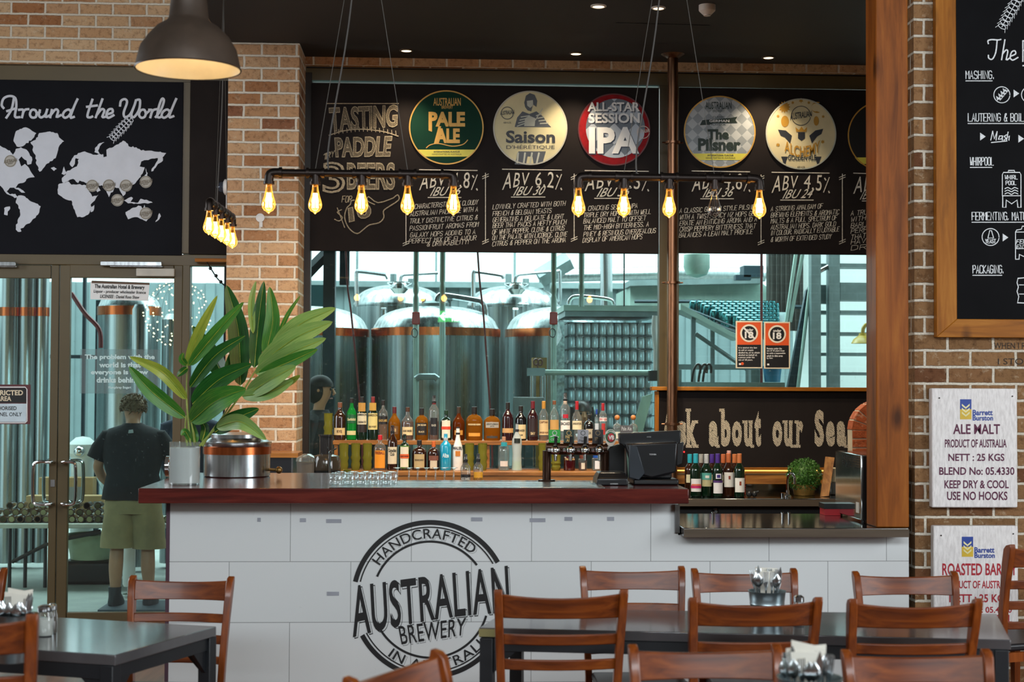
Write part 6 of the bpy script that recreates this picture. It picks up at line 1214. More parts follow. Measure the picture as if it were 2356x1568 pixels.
# juicer, cabinet and bottle opener at the left end
Yj = 9.75; q = W(750, 1090, Yj); c = V((q.x, Yj, zf + .001)); s_ = mpp(Yj)
t = thing('juicer', 'dark electric juicer with clear bowl and grey pulp bin', 'juicer', c)
zz = lambda y: W(750, y, Yj).z - c.z
b = MB().lathe([(34 * s_, 0), (36 * s_, .03), (33 * s_, zz(1088)), (34 * s_, zz(1080))], c, 28); b.build('base', PB, t)
b = MB().lathe([(34 * s_, zz(1080)), (34 * s_, zz(1058)), (30 * s_, zz(1048)), (16 * s_, zz(1044))], c, 28, False); b.build('bowl', mk('smoked_bowl', '#3a342c', .1, 0, .1, 5, .7), t)
b = MB().lathe([(15 * s_, zz(1046)), (15 * s_, zz(1004)), (17 * s_, zz(1003)), (17 * s_, zz(999)), (.001, zz(999))], c, 24); b.build('feed_tube', mk('smoked_tube', '#2a2a2c', .12, 0, .1, 5, .7), t)
b = MB().tube(smoothpts([W(758, 1098, Yj - .13), W(758, 1050, Yj - .13), W(760, 1038, Yj - .13), W(774, 1031, Yj - .13)], 4), .006, 8); b.build('lever', M['chrome'], t)
c2 = V((W(707, 1090, Yj).x, Yj - .02, zf + .001)); b = MB().lathe([(20 * s_, 0), (24 * s_, W(707, 1062, Yj).z - c2.z), (22 * s_, W(707, 1060, Yj).z - c2.z)], c2, 24); b.build('pulp_bin', mk('grey_bin', '#6a6258', .5), t)
b = MB().lathe([(26 * s_, 0), (24 * s_, 8 * s_), (8 * s_, 17 * s_), (.001, 17 * s_)], V((c2.x, c2.y, W(707, 1060, Yj).z)), 24, True, 'z'); b.build('bin_lid', M['acrylic'], t)
q = W(648, 1110, 10.3); t = thing('bar_fridge', 'dark navy fridge cabinet with steel edge below the brick pillar', 'fridge', (q.x, 10.2, 0))
b = MB(); b.box(W(612, 1080, 10.2).x, 10.2, 0, W(670, 1080, 10.2).x, 10.54, W(648, 1052, 10.2).z); b.build('body', mk('navy_panel', '#12161f', .4), t); b = MB(); b.box(W(670, 1080, 10.2).x, 10.2, 0, W(674, 1080, 10.2).x, 10.54, W(648, 1052, 10.2).z); b.build('edge', M['steel'], t)
b = MB(); zc2 = W(648, 1052, 10.2).z; b.box(W(612, 1052, 10.2).x, 10.19, zc2, W(686, 1052, 10.2).x, 10.545, zc2 + .03); b.build('brick_ledge', M['shelf'], t)
# ------------------------------------------------------------------ mini kettle and vase on the bar end
yk = 8.42; q = W(545, 1100, yk); c = V((q.x, yk, ZT + .001)); r = 75 * mpp(yk); zk = lambda y: W(545, y, yk).z - c.z
t = thing('mini_kettle', 'small polished steel kettle with copper band on the bar end', 'kettle', c)
b = MB().lathe([(r * .97, 0), (r, .005), (r, zk(1042))], c, 48); b.build('body', M['steel'], t)
b = MB().lathe([(r + .001, zk(1043)), (r + .004, zk(1043)), (r + .004, zk(1026)), (r + .001, zk(1026))], c, 48, False); b.build('copper_band', M['copper'], t)
b = MB().lathe([(r, zk(1026)), (r + .006, zk(1019)), (r + .006, zk(1015)), (r * .98, zk(1014)), (r * .8, zk(1006)), (r * .8, zk(998)), (r * .3, zk(994)), (.001, zk(994))], c, 48); b.build('lid', M['steel'], t)
for y in (1079, 1107):
    q = W(608, y, yk); b = MB().tube([V((c.x + r * .98, yk - .02, q.z)), V((c.x + r + .05, yk - .06, q.z))], .008, 10); b.ball(V((c.x + r + .055, yk - .065, q.z)), .02, 12, 8); b.build('tap', M['brass'], t)
q = W(391, 1081, 8.35); t = thing('steel_disc', 'small round polished steel lid standing at the bar end beside the white vase', 'lid', (q.x, 8.35, ZT + .001)); R = .056
b = MB().lathe([(R, -.02), (R, .0), (R * .8, .006), (R * .8, .02), (R * .5, .024)], V((q.x, 8.35, ZT + .001 + R)), 28, True, 'x'); b.build('disc', M['chrome'], t)
pv = Wz(434, 1116, ZT); pv.y += .07; pv.x = (434 - 1003) / 3500 * pv.y; c = V((pv.x, pv.y, ZT + .001)); zv = lambda y: W(434, y, pv.y).z - c.z; r = 33.5 * mpp(pv.y)
t = thing('vase', 'white cylindrical vase with clear rim on the bar end', 'vase', c)
b = MB().lathe([(r, .008), (r, zv(1029)), (r * .9, zv(1030)), (.001, zv(1031))], c, 36); b.build('white_sleeve', mk('white_ceramic', '#dcdfdd', .25, 0, .03), t)
b = MB().lathe([(r * 1.02, 0), (r * 1.03, .01), (r * 1.03, zv(1016)), (r * .98, zv(1016)), (r * .97, zv(1028))], c, 36, False); b.lathe([(r * 1.0, .0005), (r * 1.0, .006)], c, 36); b.build('glass_rim', M['glass_clear'], t)
q = Wz(520, 1112, ZT); b = MB(); b.prism([Wz(512, 1113, ZT) , Wz(572, 1097, ZT), Wz(566, 1096, ZT), Wz(500, 1112, ZT)], (0, 0, .001)); b.bm.free()
# plant
LV = {'d': ('#0f3514', '#1f5a22', '#3f7d2c'), 'm': ('#1f5a1e', '#3d8230', '#86a83c'), 'l': ('#5f8f48', '#86ab5c', '#b6c878'), 'y': ('#4f8230', '#96a83a', '#d2c85a')}
def leafmat(k):
    m, nt, out = _new('leaf_' + {'d': 'deep', 'm': 'mid', 'l': 'pale', 'y': 'yellowing'}[k]); bs = N(nt, 'BsdfPrincipled'); nt.links.new(bs.outputs[0], out.inputs[0])
    tc = N(nt, 'TexCoord'); mpn = N(nt, 'Mapping'); nt.links.new(tc.outputs['UV'], mpn.inputs[0]); mpn.inputs['Scale'].default_value = (2.2, 14, 1); nz = noise(nt, mpn, 1.6, 3, .6)
    rp = ramp(nt, [(.3, LV[k][0]), (.52, LV[k][1]), (.74, LV[k][2])]); nt.links.new(nz.outputs[0], rp.inputs[0]); nt.links.new(rp.outputs[0], bs.inputs[0]); bs.inputs['Roughness'].default_value = .38; bs.inputs['Specular IOR Level'].default_value = .5
    bs.inputs['Subsurface Weight'].default_value = 0; return m
for k in LV: M['leaf_' + k] = leafmat(k)
pl = thing('leafy_cuttings', 'tall green and yellow striped ginger leaf cuttings in the white vase', 'plant', c + V((0, 0, zv(1040))))
def leafP(x, y): return (280 + x / 2.704, 600 + y / 2.704)
rl = random.Random(3)
def leaf(base, mid, tip, w, k, dy):
    Yb = pv.y; P = [W(*leafP(*base), Yb + dy * .2), W(*leafP(*mid), Yb + dy), W(*leafP(*tip), Yb + dy * 1.25)]
    S_ = smoothpts(P, 9); n = len(S_); wm = w / 2.704 * mpp(Yb) * .5; b = MB(); uvs = []; rows_ = []
    for i, p in enumerate(S_):
        u = i / (n - 1); ww = wm * (math.sin(math.pi * min(1, u ** .8)) ** .75 if u > 0 else 0) * (1.08 - .15 * u) + .0006
        tg = (S_[min(i + 1, n - 1)] - S_[max(i - 1, 0)]).normalized(); sd = tg.cross(V((0, -1, 0))).normalized(); rows_.append([(p + sd * (ww * f) + V((0, (abs(f) * .45 - .1) * ww * -1, 0)), u, f) for f in (-1, -.55, 0, .55, 1)])
    L = [[b.v(q[0]) for q in r_] for r_ in rows_]
    for a in range(n - 1):
        for k2 in range(4): b.f([L[a][k2], L[a][k2 + 1], L[a + 1][k2 + 1], L[a + 1][k2]])
    o = b.build('leaf', M['leaf_' + k], pl); me = o.data; uv = me.uv_layers[0].data; tab = [(q[1], q[2]) for r_ in rows_ for q in r_]
    for lp in me.loops: uv[lp.index].uv = tab[lp.vertex_index]
    b = MB().tube([p - V((0, .001, 0)) for p in S_], [.0022 * (1 - .7 * i / n) for i in range(n)], 5); b.build('midrib', M['leaf_y'], o)
for a in (((405, 860), (250, 690), (48, 595), 72, 'y', -.12), ((395, 975), (190, 815), (45, 655), 95, 'm', -.10), ((405, 655), (480, 450), (595, 215), 66, 'y', -.05), ((420, 650), (590, 445), (760, 255), 80, 'm', -.12), ((425, 785), (580, 590), (768, 465), 84, 'd', -.14),
 ((740, 775), (725, 430), (652, 150), 128, 'd', .10), ((825, 665), (850, 390), (885, 125), 88, 'd', .06), ((893, 590), (940, 370), (920, 160), 92, 'm', .02), ((818, 450), (808, 260), (835, 125), 42, 'l', .08), ((950, 520), (1030, 340), (1112, 215), 26, 'm', -.05),
 ((935, 560), (1110, 395), (1332, 292), 112, 'l', -.05), ((850, 650), (1080, 480), (1312, 378), 122, 'l', -.10), ((830, 700), (1060, 570), (1272, 480), 96, 'l', -.14), ((850, 710), (1060, 620), (1220, 548), 80, 'm', -.16), ((780, 830), (930, 735), (1085, 652), 112, 'l', -.18), ((750, 840), (920, 812), (1070, 740), 92, 'l', -.13),
 ((440, 890), (610, 735), (812, 640), 120, 'd', -.08), ((430, 1000), (590, 868), (775, 795), 150, 'm', -.2), ((590, 1035), (740, 1000), (900, 1112), 92, 'l', -.2), ((580, 1065), (710, 980), (855, 918), 96, 'd', -.1), ((640, 735), (560, 580), (440, 405), 110, 'd', .12), ((430, 1120), (395, 1060), (370, 1085), 40, 'm', -.06), ((410, 660), (375, 690), (345, 718), 40, 'd', -.06), ((405, 650), (375, 610), (385, 570), 40, 'm', -.04), ((460, 1130), (455, 1080), (430, 980), 46, 'm', .05), ((500, 1120), (520, 1040), (485, 990), 50, 'd', .05), ((650, 690), (720, 560), (770, 450), 70, 'd', .1), ((1000, 780), (1060, 745), (1110, 710), 40, 'y', -.05)): leaf(*a)
for P in ([(428, 1150), (412, 980), (403, 820), (408, 640)], [(484, 1150), (600, 1020), (720, 860), (880, 610), (1000, 470)], [(455, 1150), (440, 1040), (420, 960)], [(410, 1150), (395, 1060), (400, 960)], [(500, 1150), (560, 1060), (640, 950), (740, 780)]):
    S_ = smoothpts([W(*leafP(x, y), pv.y - .02) for x, y in P], 6); b = MB().tube(S_, [.0065 - .004 * i / len(S_) for i in range(len(S_))], 8); b.build('stem', mk('plant_stem', '#8a9a48', .5, 0, .3, 20), pl)
# ------------------------------------------------------------------ chalkboard, bench and bottles at the right
YA = 10.86; ZB2 = W(1750, 1146, 10.12).z
t = thing('back_bench', 'long steel back bench with upstand below the seasonal chalkboard', 'bench', (W(1790, 1150, 10.1).x, 10.1, 0)); xa, xb = W(1545, 1150, 10.1).x, W(2060, 1150, 10.1).x
b = MB(); b.box(xa, 10.1, ZB2 - .05, xb, 10.84, ZB2); b.build('worktop', M['steel_bench'], t, bevel=.004)
b = MB(); b.box(xa, 10.094, ZB2 - .05, xb, 10.0995, ZB2 - .004); b.build('front_lip', M['lip'], t)
zq = W(1750, 1112, 10.84).z; b = MB(); b.box(xa, 10.80, ZB2 + .0005, xb, 10.84, zq); b.build('upstand', M['steel_bench'], t)
b = MB(); b.box(xa, 10.84, 0, xb, 10.98, W(1750, 1089, YA).z - .002); b.build('timber_backing', M['shelf'], t)
b = MB(); b.box(xa, 10.2, .0, xb, 10.82, ZB2 - .052); b.build('cabinet', M['gap'], t)
q = W(1645, 1176, 10.19); b = MB().lathe([(.024, 0), (.024, -.015), (.01, -.03), (.001, -.03)], q, 18, True, 'y'); b.build('knob', M['steel'], t)
t = thing('seasonal_chalkboard', 'wide pine-framed chalkboard with big hatched words Ask about our Seas', 'chalkboard', W(1750, 1089, YA)); zb_ = W(1750, 1089, YA).z
b = MB(); bxp(b, 1512, 896, 2050, 1080, YA, YA + .02); b.build('panel', M['board'], t)
b = MB(); bxp(b, 1500, 890, 2050, 899, YA - .05, YA + .05); b.build('top_rail', M['pine_x'], t, bevel=.003)
b = MB(); bxp(b, 1507, 899, 1516, 1080, YA - .02, YA + .02); b.build('side_rail', M['pine'], t, bevel=.002)
b = MB(); bxp(b, 1507, 1075, 2050, 1080.5, YA - .03, YA + .02); bxp(b, 1507, 1084, 2050, 1089, YA - .03, YA + .02); b.build('bottom_rail', M['pine_x'], t, bevel=.002)
b = MB(); bxp(b, 1545, 1080.5, 2050, 1084, YA - .012, YA + .02); b.build('light_strip', emit('warm_strip', '#ffcf6a', 1.3), t)
b = MB(); L = YA - .003
for ch, x0, x1, y0, y1, ser in (('A', 1522, 1556, 941, 1027, [(1520, 1538, 1027), (1536, 1556, 1027)]), ('s', 1557, 1579, 968, 1027, []), ('k', 1580, 1604, 943, 1026, [(1577, 1590, 943), (1578, 1592, 1026), (1594, 1607, 1026), (1592, 1606, 970)]), ('a', 1631, 1653, 968, 1027, [(1648, 1656, 1026)]), ('b', 1659, 1681, 943, 1027, [(1655, 1667, 943)]), ('o', 1684, 1707, 968, 1027, []), ('u', 1712, 1731, 969, 1027, [(1708, 1720, 970), (1722, 1732, 970), (1727, 1735, 1026)]), ('t', 1736, 1751, 944, 1027, []),
 ('o', 1777, 1800, 968, 1027, []), ('u', 1804, 1823, 969, 1027, [(1800, 1812, 970), (1815, 1824, 970), (1819, 1828, 1026)]), ('r', 1832, 1848, 968, 1026, [(1828, 1838, 970), (1828, 1842, 1026)]), ('S', 1874, 1896, 942, 1027, []), ('e', 1900, 1921, 968, 1027, []), ('a', 1925, 1947, 968, 1027, [(1942, 1950, 1026)]), ('s', 1950, 1970, 968, 1027, []), ('o', 1974, 1996, 968, 1027, []), ('n', 2000, 2022, 968, 1027, [])):
    b.text(ch, rect(x0, y0, x1, y1, L), .055)
    for xa_, xb_, y in ser: b.poly(PX([(xa_, y - 3.5), (xb_, y - 3.5), (xb_, y + 3.5), (xa_, y + 3.5)], L - .0004))
b.build('hatched_lettering', M['hatch_big'], t, smooth=False)
# wine bottles
GW = 'wine bottles on the back bench'
def wine(lab, x, yt, hw, Y, body, cap, labels): return bottle(lab, x, yt, 1144, hw, Y, ZB2 + .0008, 'wine', body, cap, .76, labels, GW)
W1 = [(.12, .42, '#e6e4e2', 60), (.20, .27, '#c8286a', 61), (.26, .30, '#e07a5a', 50)]
wine('wine bottle with turquoise cap and white and pink label, front row', 1600.5, 1043, 13, 10.28, 'dkgreen', '#2aa6b8', W1)
wine('wine bottle with silver cap and teal and yellow landscape label, front row', 1625, 1044, 12.5, 10.30, 'dkgreen', '#c2c4c6', [(.24, .56, '#b9b48a', 60), (.40, .56, '#5aa8a0', 61), (.44, .5, '#e8e8e0', 20)])
wine('wine bottle with purple cap and round badge above a white label, front row', 1651, 1043, 12, 10.28, 'dkgreen', '#4a2a8a', [(.08, .34, '#e6e4e6', 60), (.33, .38, '#4a2a6a', 61), (.42, .54, '#e8e6ee', 28), (.445, .515, '#3a2a7a', 17)])
wine('wine bottle with copper cap and tall white label, fourth in the front row', 1676, 1042, 12.5, 10.31, 'brown', '#c46a3c', [(.22, .56, '#e4e2dc', 60), (.40, .48, '#8a3a22', 10)])
wine('wine bottle with copper cap and low white label at the right end', 1701, 1043, 12.5, 10.27, 'dkgreen', '#c87440', [(.11, .44, '#eae8e2', 60), (.27, .36, '#8a3a22', 10)])
for x, c_, l in ((1587, '#2aa6b8', 'rear wine bottle with turquoise cap behind the turquoise capped one'), (1613, '#a8a6a0', 'rear wine bottle with dull silver cap'), (1638, '#4a2a8a', 'rear wine bottle with purple cap'), (1664, '#c46a3c', 'rear wine bottle with copper cap between purple and copper ones'), (1690, '#c87440', 'rear wine bottle with copper cap beside the right end one')): wine(l, x, 1044, 12, 10.46, 'brown', c_, [(.3, .5, '#d8d2b0', 50)])
wine('rear wine bottle with pale pink cap standing taller than its neighbours', 1677, 1036, 11, 10.58, 'brown', '#d8a8a0', [])
q = W(1717, 1142, 10.3); t = thing('cup_stack', 'stack of small orange red cups beside the wine bottles', 'cups', (q.x, 10.42, ZB2 + .001)); c = V((q.x, 10.42, ZB2 + .001)); P = []
for k in range(9): P += [(.017, k * .016), (.021, k * .016 + .013)]
b = MB().lathe(P, c, 18); b.build('cups', mk('orange_cups', '#c23a1c', .4), t)
q = W(1729, 1140, 10.22); t = thing('black_clip', 'small black clip lying beside the wine bottles', 'clip', (q.x, 10.22, ZB2 + .001)); b = MB().ball((q.x - .015, 10.22, ZB2 + .022), .02, 10, 8); b.ball((q.x + .02, 10.22, ZB2 + .022), .02, 10, 8); b.tube([(q.x, 10.22, ZB2 + .02), (q.x + .05, 10.22, ZB2 + .04)], .008, 8); b.build('clip', M['plastic_black'], t)
q = W(1812, 1142, 10.2); c = V((q.x, 10.2, ZB2 + .001)); t = thing('gooseneck_tap', 'chrome gooseneck tap on the back bench before the box ball', 'tap', c); zz = lambda y: W(1812, y, 10.2).z
b = MB().lathe([(.026, 0), (.026, .012), (.014, .02), (.012, .05)], c, 18); b.lathe([(.02, 0), (.02, .03)], c + V((-.03, 0, 0)), 12); b.build('tap_base', M['chrome'], t)
b = MB().tube(smoothpts([c + V((0, 0, .04)), V((c.x, 10.2, zz(1105))), V((c.x + .006, 10.19, zz(1092))), V((c.x + .022, 10.18, zz(1088))), V((c.x + .04, 10.17, zz(1096))), V((c.x + .042, 10.17, zz(1112)))], 5), .0085, 10); b.build('spout', M['chrome'], t)
# topiary ball
q = W(1850, 1142, 10.42); c = V((q.x, 10.42, ZB2 + .001)); R = 38 * mpp(10.42); zc3 = W(1850, 1093, 10.42).z
t = thing('topiary_ball', 'round clipped box ball in a gold pot on the back bench', 'plant', c)
b = MB().lathe([(R * .58, 0), (R * .62, .005), (R * .7, .055), (R * .72, .075), (R * .62, .075), (R * .6, .06), (.001, .06)], c, 28); b.build('pot', mk('gold_pot', '#9a7a3c', .4, .5, .3, 14), t)
b = MB(); rt = random.Random(2)
for k in range(2600):
    u = rt.uniform(-1, 1); a = rt.uniform(0, 6.283); s_ = math.sqrt(1 - u * u); d = V((s_ * math.cos(a), s_ * math.sin(a), u)); p = V((c.x, c.y, zc3)) + d * R * rt.uniform(.86, 1.03); e = d.cross(V((rt.uniform(-1, 1), rt.uniform(-1, 1), rt.uniform(-1, 1)))).normalized(); f_ = (d * rt.uniform(.2, 1) + e.cross(d) * rt.uniform(-1, 1)).normalized(); l_ = rt.uniform(.013, .02)
    b.poly([p - e * l_ * .4, p + f_ * l_ * .5 - e * l_ * .1, p + f_ * l_, p + f_ * l_ * .5 + e * l_ * .4])
b.ball(V((c.x, c.y, zc3)), R * .80, 20, 12); b.build('foliage', mk('box_leaf', '#3d6b22', .5, 0, .75, 70), t, smooth=False)
t = thing('leaning_board', 'plain timber board leaning beside the box ball', 'board', W(1890, 1146, 10.3)); b = MB(); zz_ = ZB2 + .001; p0 = W(1886, 1146, 10.3)
b.prism([V((p0.x + .0, 10.27, zz_)), V((p0.x + .055, 10.27, zz_ + .006)), V((p0.x + .135, 10.42, W(1908, 1052, 10.42).z)), V((p0.x + .075, 10.42, W(1890, 1050, 10.42).z))], (.0, .02, 0)); b.build('plank', wood('pale_plank', '#6a4424', '#96683a', '#b08048', 1, 'z', .6), t)
q = W(1918, 1148, 10.45); x0_ = W(1903, 1130, 10.4).x; x1_ = W(1938, 1130, 10.4).x; z1_ = W(1918, 1110, 10.4).z; z2_ = W(1918, 1078, 10.4).z
t = thing('steel_canister', 'square steel canister behind the leaning board', 'canister', (q.x, 10.5, ZB2 + .001)); b = MB(); b.box(x0_ + .03, 10.44, ZB2 + .001, x1_, 10.6, z1_); b.build('canister', M['steel'], t, bevel=.006)
t = thing('white_box', 'pale box standing on the steel canister', 'box', (q.x, 10.5, z1_ + .001)); b = MB(); b.box(x0_ + .045, 10.45, z1_ + .001, x1_, 10.59, z2_); b.build('carton', mk('cream_box', '#cdbf9c', .6), t, bevel=.004)
q = W(1915, 1190, 8.25); t = thing('napkin_box', 'black and red box lying on the steel bench by the oven', 'box', (q.x, 8.24, ZB + .001)); b = MB(); xq0, xq1 = W(1898, 1185, 8.22).x, W(1934, 1185, 8.22).x; b.box(xq0, 8.22, ZB + .001, xq1, 8.33, W(1915, 1170, 8.22).z); b.build('red_base', mk('red_box', '#b3202a', .45), t); b = MB(); b.box(xq0 - .006, 8.215, W(1915, 1170, 8.22).z + .0005, xq1, 8.33, W(1915, 1158, 8.22).z); b.build('black_lid', M['plastic_black'], t)
# countertop oven beside the post
xo = W(1981, 1120, 7.80).x; yo1 = xo * 3500 / (1932 - 1003); zo1 = W(1981, 1046, 7.8).z; xo1 = min(xo + .26, XR - .03)
t = thing('bench_oven', 'polished steel countertop oven on the bench beside the timber post', 'oven', (xo + .12, 7.8, ZB + .001))
b = MB(); b.box(xo, 7.80, ZB + .012, xo1, yo1, zo1); b.build('body', M['chrome'], t, bevel=.004)
b = MB(); b.box(xo + .004, 7.785, ZB + .012, xo1 - .002, 7.7995, zo1 - .004); b.build('front_panel', M['plastic_black'], t, bevel=.002)
b = MB()
for k in range(7): b.box(xo + .04, 7.781, ZB + .10 + k * .012, xo + .07, 7.7845, ZB + .104 + k * .012)
b.build('louvre', M['pipe_iron'], t)
b = MB()
for i in range(13):
    for j in range(5): b.lathe([(.005, -.0012), (.001, -.0014)], (xo, 7.84 + i * .026, zo1 - .02 - j * .013), 6, True, 'x')
b.build('perforation', M['gap'], t)
for x in (xo + .02, xo1 - .03): 
    for y in (7.83, yo1 - .03): b = MB().tube([(x, y, ZB + .0008), (x, y, ZB + .012)], .012, 8); b.build('foot', M['plastic_black'], t)
b = MB(); b.box(xo - .002, 7.84, ZB + .045, xo - .0005, 7.89, ZB + .10); b.build('rating_plate', M['white'], t)
# brick oven arch
Yr = 9.95; t = thing('brick_arch', 'small red brick arch standing behind the steel oven', 'brick arch', W(1990, 1140, Yr)); bk = brick('red_arch_brick', [(0, '#a0512f'), (.5, '#b5623a'), (1, '#8f4426')], bl=5, bh=5, ms=.001); pc_ = W(2030, 990, Yr); s_ = mpp(Yr); bks, mor = MB(), MB()
for side in (-1, 1):
    for k in range(6):
        z1 = pc_.z - k * 21 * s_; b = bks; b.box(pc_.x + side * 34 * s_ if side > 0 else pc_.x - 70 * s_, Yr, z1 - 18 * s_, pc_.x + 70 * s_ if side > 0 else pc_.x - 34 * s_, Yr + .12, z1)
for k in range(9):
    a0, a1 = math.radians(180 * k / 9 + 1.2), math.radians(180 * (k + 1) / 9 - 1.2); P = [V((pc_.x + r_ * s_ * math.cos(a), Yr, pc_.z + r_ * s_ * math.sin(a))) for r_, a in ((34, a0), (72, a0), (72, a1), (34, a1))]; bks.prism(P, (0, .12, 0))
bks.build('bricks', bk, t, bevel=.003)
P = [V((pc_.x - 69 * s_, Yr + .006, pc_.z - 126 * s_)), V((pc_.x - 35 * s_, Yr + .006, pc_.z - 126 * s_))] + [V((pc_.x + 35 * s_ * math.cos(a), Yr + .006, pc_.z + 35 * s_ * math.sin(a))) for a in [math.pi * (1 - k / 12) for k in range(13)]] + [V((pc_.x + 35 * s_, Yr + .006, pc_.z - 126 * s_)), V((pc_.x + 69 * s_, Yr + .006, pc_.z - 126 * s_))] + [V((pc_.x + 71 * s_ * math.cos(a), Yr + .006, pc_.z + 71 * s_ * math.sin(a))) for a in [math.pi * k / 16 for k in range(17)]]
b = MB().prism(P, (0, .11, 0)); b.build('mortar', mk('arch_mortar', '#b8a68c', .9), t)
zlow_ = pc_.z - 126 * s_; b = MB(); b.box(pc_.x - 76 * s_, Yr - .01, ZB2 + .0 if False else zlow_ - .03, pc_.x + 76 * s_, Yr + .13, zlow_ - .0005); b.box(pc_.x - 70 * s_, Yr + .01, .0, pc_.x + 70 * s_, Yr + .12, zlow_ - .03); b.build('plinth', mk('arch_plinth', '#6a625a', .8), t)
# under 18 signs on the glass
def u18(lab, x0, x1, y0, y1, barred, lines):
    Yg = YW + .062; t = thing('age_sign', lab, 'sign', W((x0 + x1) / 2, y1, Yg)); L = lambda k: Yg - .002 - k * .0012; cx = (x0 + x1) / 2; ys = y0 + (y1 - y0) * .50
    b = MB(); bxp(b, x0, y0, x1, y1, Yg - .001, Yg + .006); b.build('card', mk('sign_cream', '#eadfc4', .5, 0, .03), t, bevel=.002)
    lay(t, 'orange_field', M['orange'], lambda b: b.poly(PX([(x0 + 3, y0 + 3), (x1 - 3, y0 + 3), (x1 - 3, ys), (x0 + 3, ys)], L(0)))); lay(t, 'black_field', M['black'], lambda b: b.poly(PX([(x0 + 3, ys), (x1 - 3, ys), (x1 - 3, y1 - 3), (x0 + 3, y1 - 3)], L(0))))
    cy_ = y0 + 28; lay(t, 'ring', mk('sign_ring', '#f0e8d4', .5, 0, .02), lambda b: [b.poly(PX(arcpts(cx, cy_, 20.5, 0, 350, 36), L(1)))]); lay(t, 'ring_centre', M['black'], lambda b: b.poly(PX(arcpts(cx, cy_, 16.5, 0, 350, 36), L(2))))
    def tx(b):
        b.text('under', rect(cx - 9, cy_ - 11, cx + 10, cy_ - 5, L(3)), .03); b.text('18', rect(cx - 10, cy_ - 4, cx + 10, cy_ + 12, L(3)), .04)
        if barred: b.ribbon(PX([(cx - 13, cy_ - 13), (cx + 13, cy_ + 13)], L(4)), 4 * mpp(Yg))
        for k, st in enumerate(lines): b.text(st, rect(x0 + 6, ys + 5 + k * 5.6, x0 + 6 + len(st) * 2.05, ys + 9.6 + k * 5.6, L(1)), .02)
        b.poly(PX([(x0 + 7, y1 - 12), (x0 + 12, y1 - 12), (x0 + 12, y1 - 8), (x0 + 7, y1 - 8)], L(1)))
    lay(t, 'lettering', M['white'], tx)
    if barred: lay(t, 'badge', M['orange'], lambda b: b.poly(PX(arcpts(x0 + 15, y1 - 11, 3.5, 0, 330, 14), L(2))))
u18('orange and black under 18 warning sign with a barred circle on the window', 1693, 1754, 738, 847, True, ['It is against the law', 'to sell or supply', 'alcohol to, or to obtain', 'alcohol on behalf of,', 'a person under the', 'age of 18 years.'])
u18('orange and black under 18 warning sign without a bar on the window', 1758, 1818, 740, 848, False, ['Persons under the', 'age of 18 years must', 'be with a responsible', 'adult in this area', 'by law.'])
# notices on the doors
Yn = YW + .052
t = thing('licence_notice', 'white liquor licence notice taped high on the right door', 'notice', W(275, 690, Yn)); b = MB(); b.prism(PX([(208, 647), (344, 653), (341, 692), (208, 688)], Yn), (0, .002, 0)); b.build('paper', M['white'], t)
lay(t, 'rusty_tape', mk('brown_tape', '#5a4230', .6), lambda b: b.poly(PX([(211, 645), (344, 650), (344, 655), (211, 651)], Yn - .001)))
lay(t, 'lettering', M['black'], lambda b: [b.text('The Australian Hotel & Brewery', quad4((217, 665), (332, 668), (333, 656), (218, 653), Yn - .002), .03), b.text('Liquor - producer wholesaler licence', quad4((215, 675), (335, 678), (336, 669), (216, 666), Yn - .002), .02), b.text('LICENSEE : Daniel Ross Shaw', quad4((230, 685), (320, 687), (321, 680), (231, 677), Yn - .002), .02)])
m, nt, out = _new('frosted_vinyl'); d1_, d2_, ms_ = N(nt, 'BsdfDiffuse'), N(nt, 'BsdfTranslucent'), N(nt, 'MixShader'); d1_.inputs[0].default_value = d2_.inputs[0].default_value = (.93, .97, .97, 1); ms_.inputs[0].default_value = .6; nt.links.new(d1_.outputs[0], ms_.inputs[1]); nt.links.new(d2_.outputs[0], ms_.inputs[2]); nt.links.new(ms_.outputs[0], out.inputs[0]); VIN = m
t = thing('quote_film', 'clear film with a white quotation stuck on the right door', 'sticker', W(275, 905, Yn)); b = MB(); bxp(b, 184, 803, 368, 905, Yn, Yn + .001); b.build('film', M['acrylic'], t)
lay(t, 'lettering', VIN, lambda b: [b.text('The problem with the', rect(195, 815, 356, 829, Yn - .001), .04), b.text('world is that', rect(228, 833, 324, 845, Yn - .001), .04), b.text('everyone is a few', rect(209, 850, 341, 864, Yn - .001), .04), b.text('drinks behind', rect(222, 867, 320, 880, Yn - .001), .04), b.text('Humphrey Bogart', rect(249, 888, 302, 895, Yn - .001), .03)])
t = thing('restricted_sign', 'maroon framed restricted area sign on the left door', 'sign', W(9, 976, Yn)); b = MB(); bxp(b, -54, 884, 70, 975, Yn, Yn + .002); b.build('card', mk('maroon_card', '#5a2a2e', .4), t)
lay(t, 'black_field', M['black'], lambda b: b.poly(PX([(-44, 892), (58, 892), (60, 895), (60, 926), (-44, 926)], Yn - .001))); lay(t, 'white_field', mk('pale_field', '#c8d8e0', .5), lambda b: b.poly(PX([(-44, 928), (61, 928), (60, 970), (-44, 970)], Yn - .001)))
lay(t, 'outline', M['white'], lambda b: line(b, [(-46, 890), (58, 890), (62, 895), (62, 968), (58, 972), (-46, 972)], Yn - .0015, 2))
lay(t, 'warning_lettering', mk('cream_letters', '#e0cfb0', .5), lambda b: [b.text('RESTRICTED', rect(-34, 897, 53, 909, Yn - .002), .03), b.text('AREA', rect(-8, 911, 26, 922, Yn - .002), .03)]); lay(t, 'notice_lettering', M['black'], lambda b: [b.text('AUTHORISED', rect(-25, 934, 38, 943, Yn - .002), .02), b.text('PERSONNEL ONLY', rect(-40, 948, 50, 957, Yn - .002), .01)])
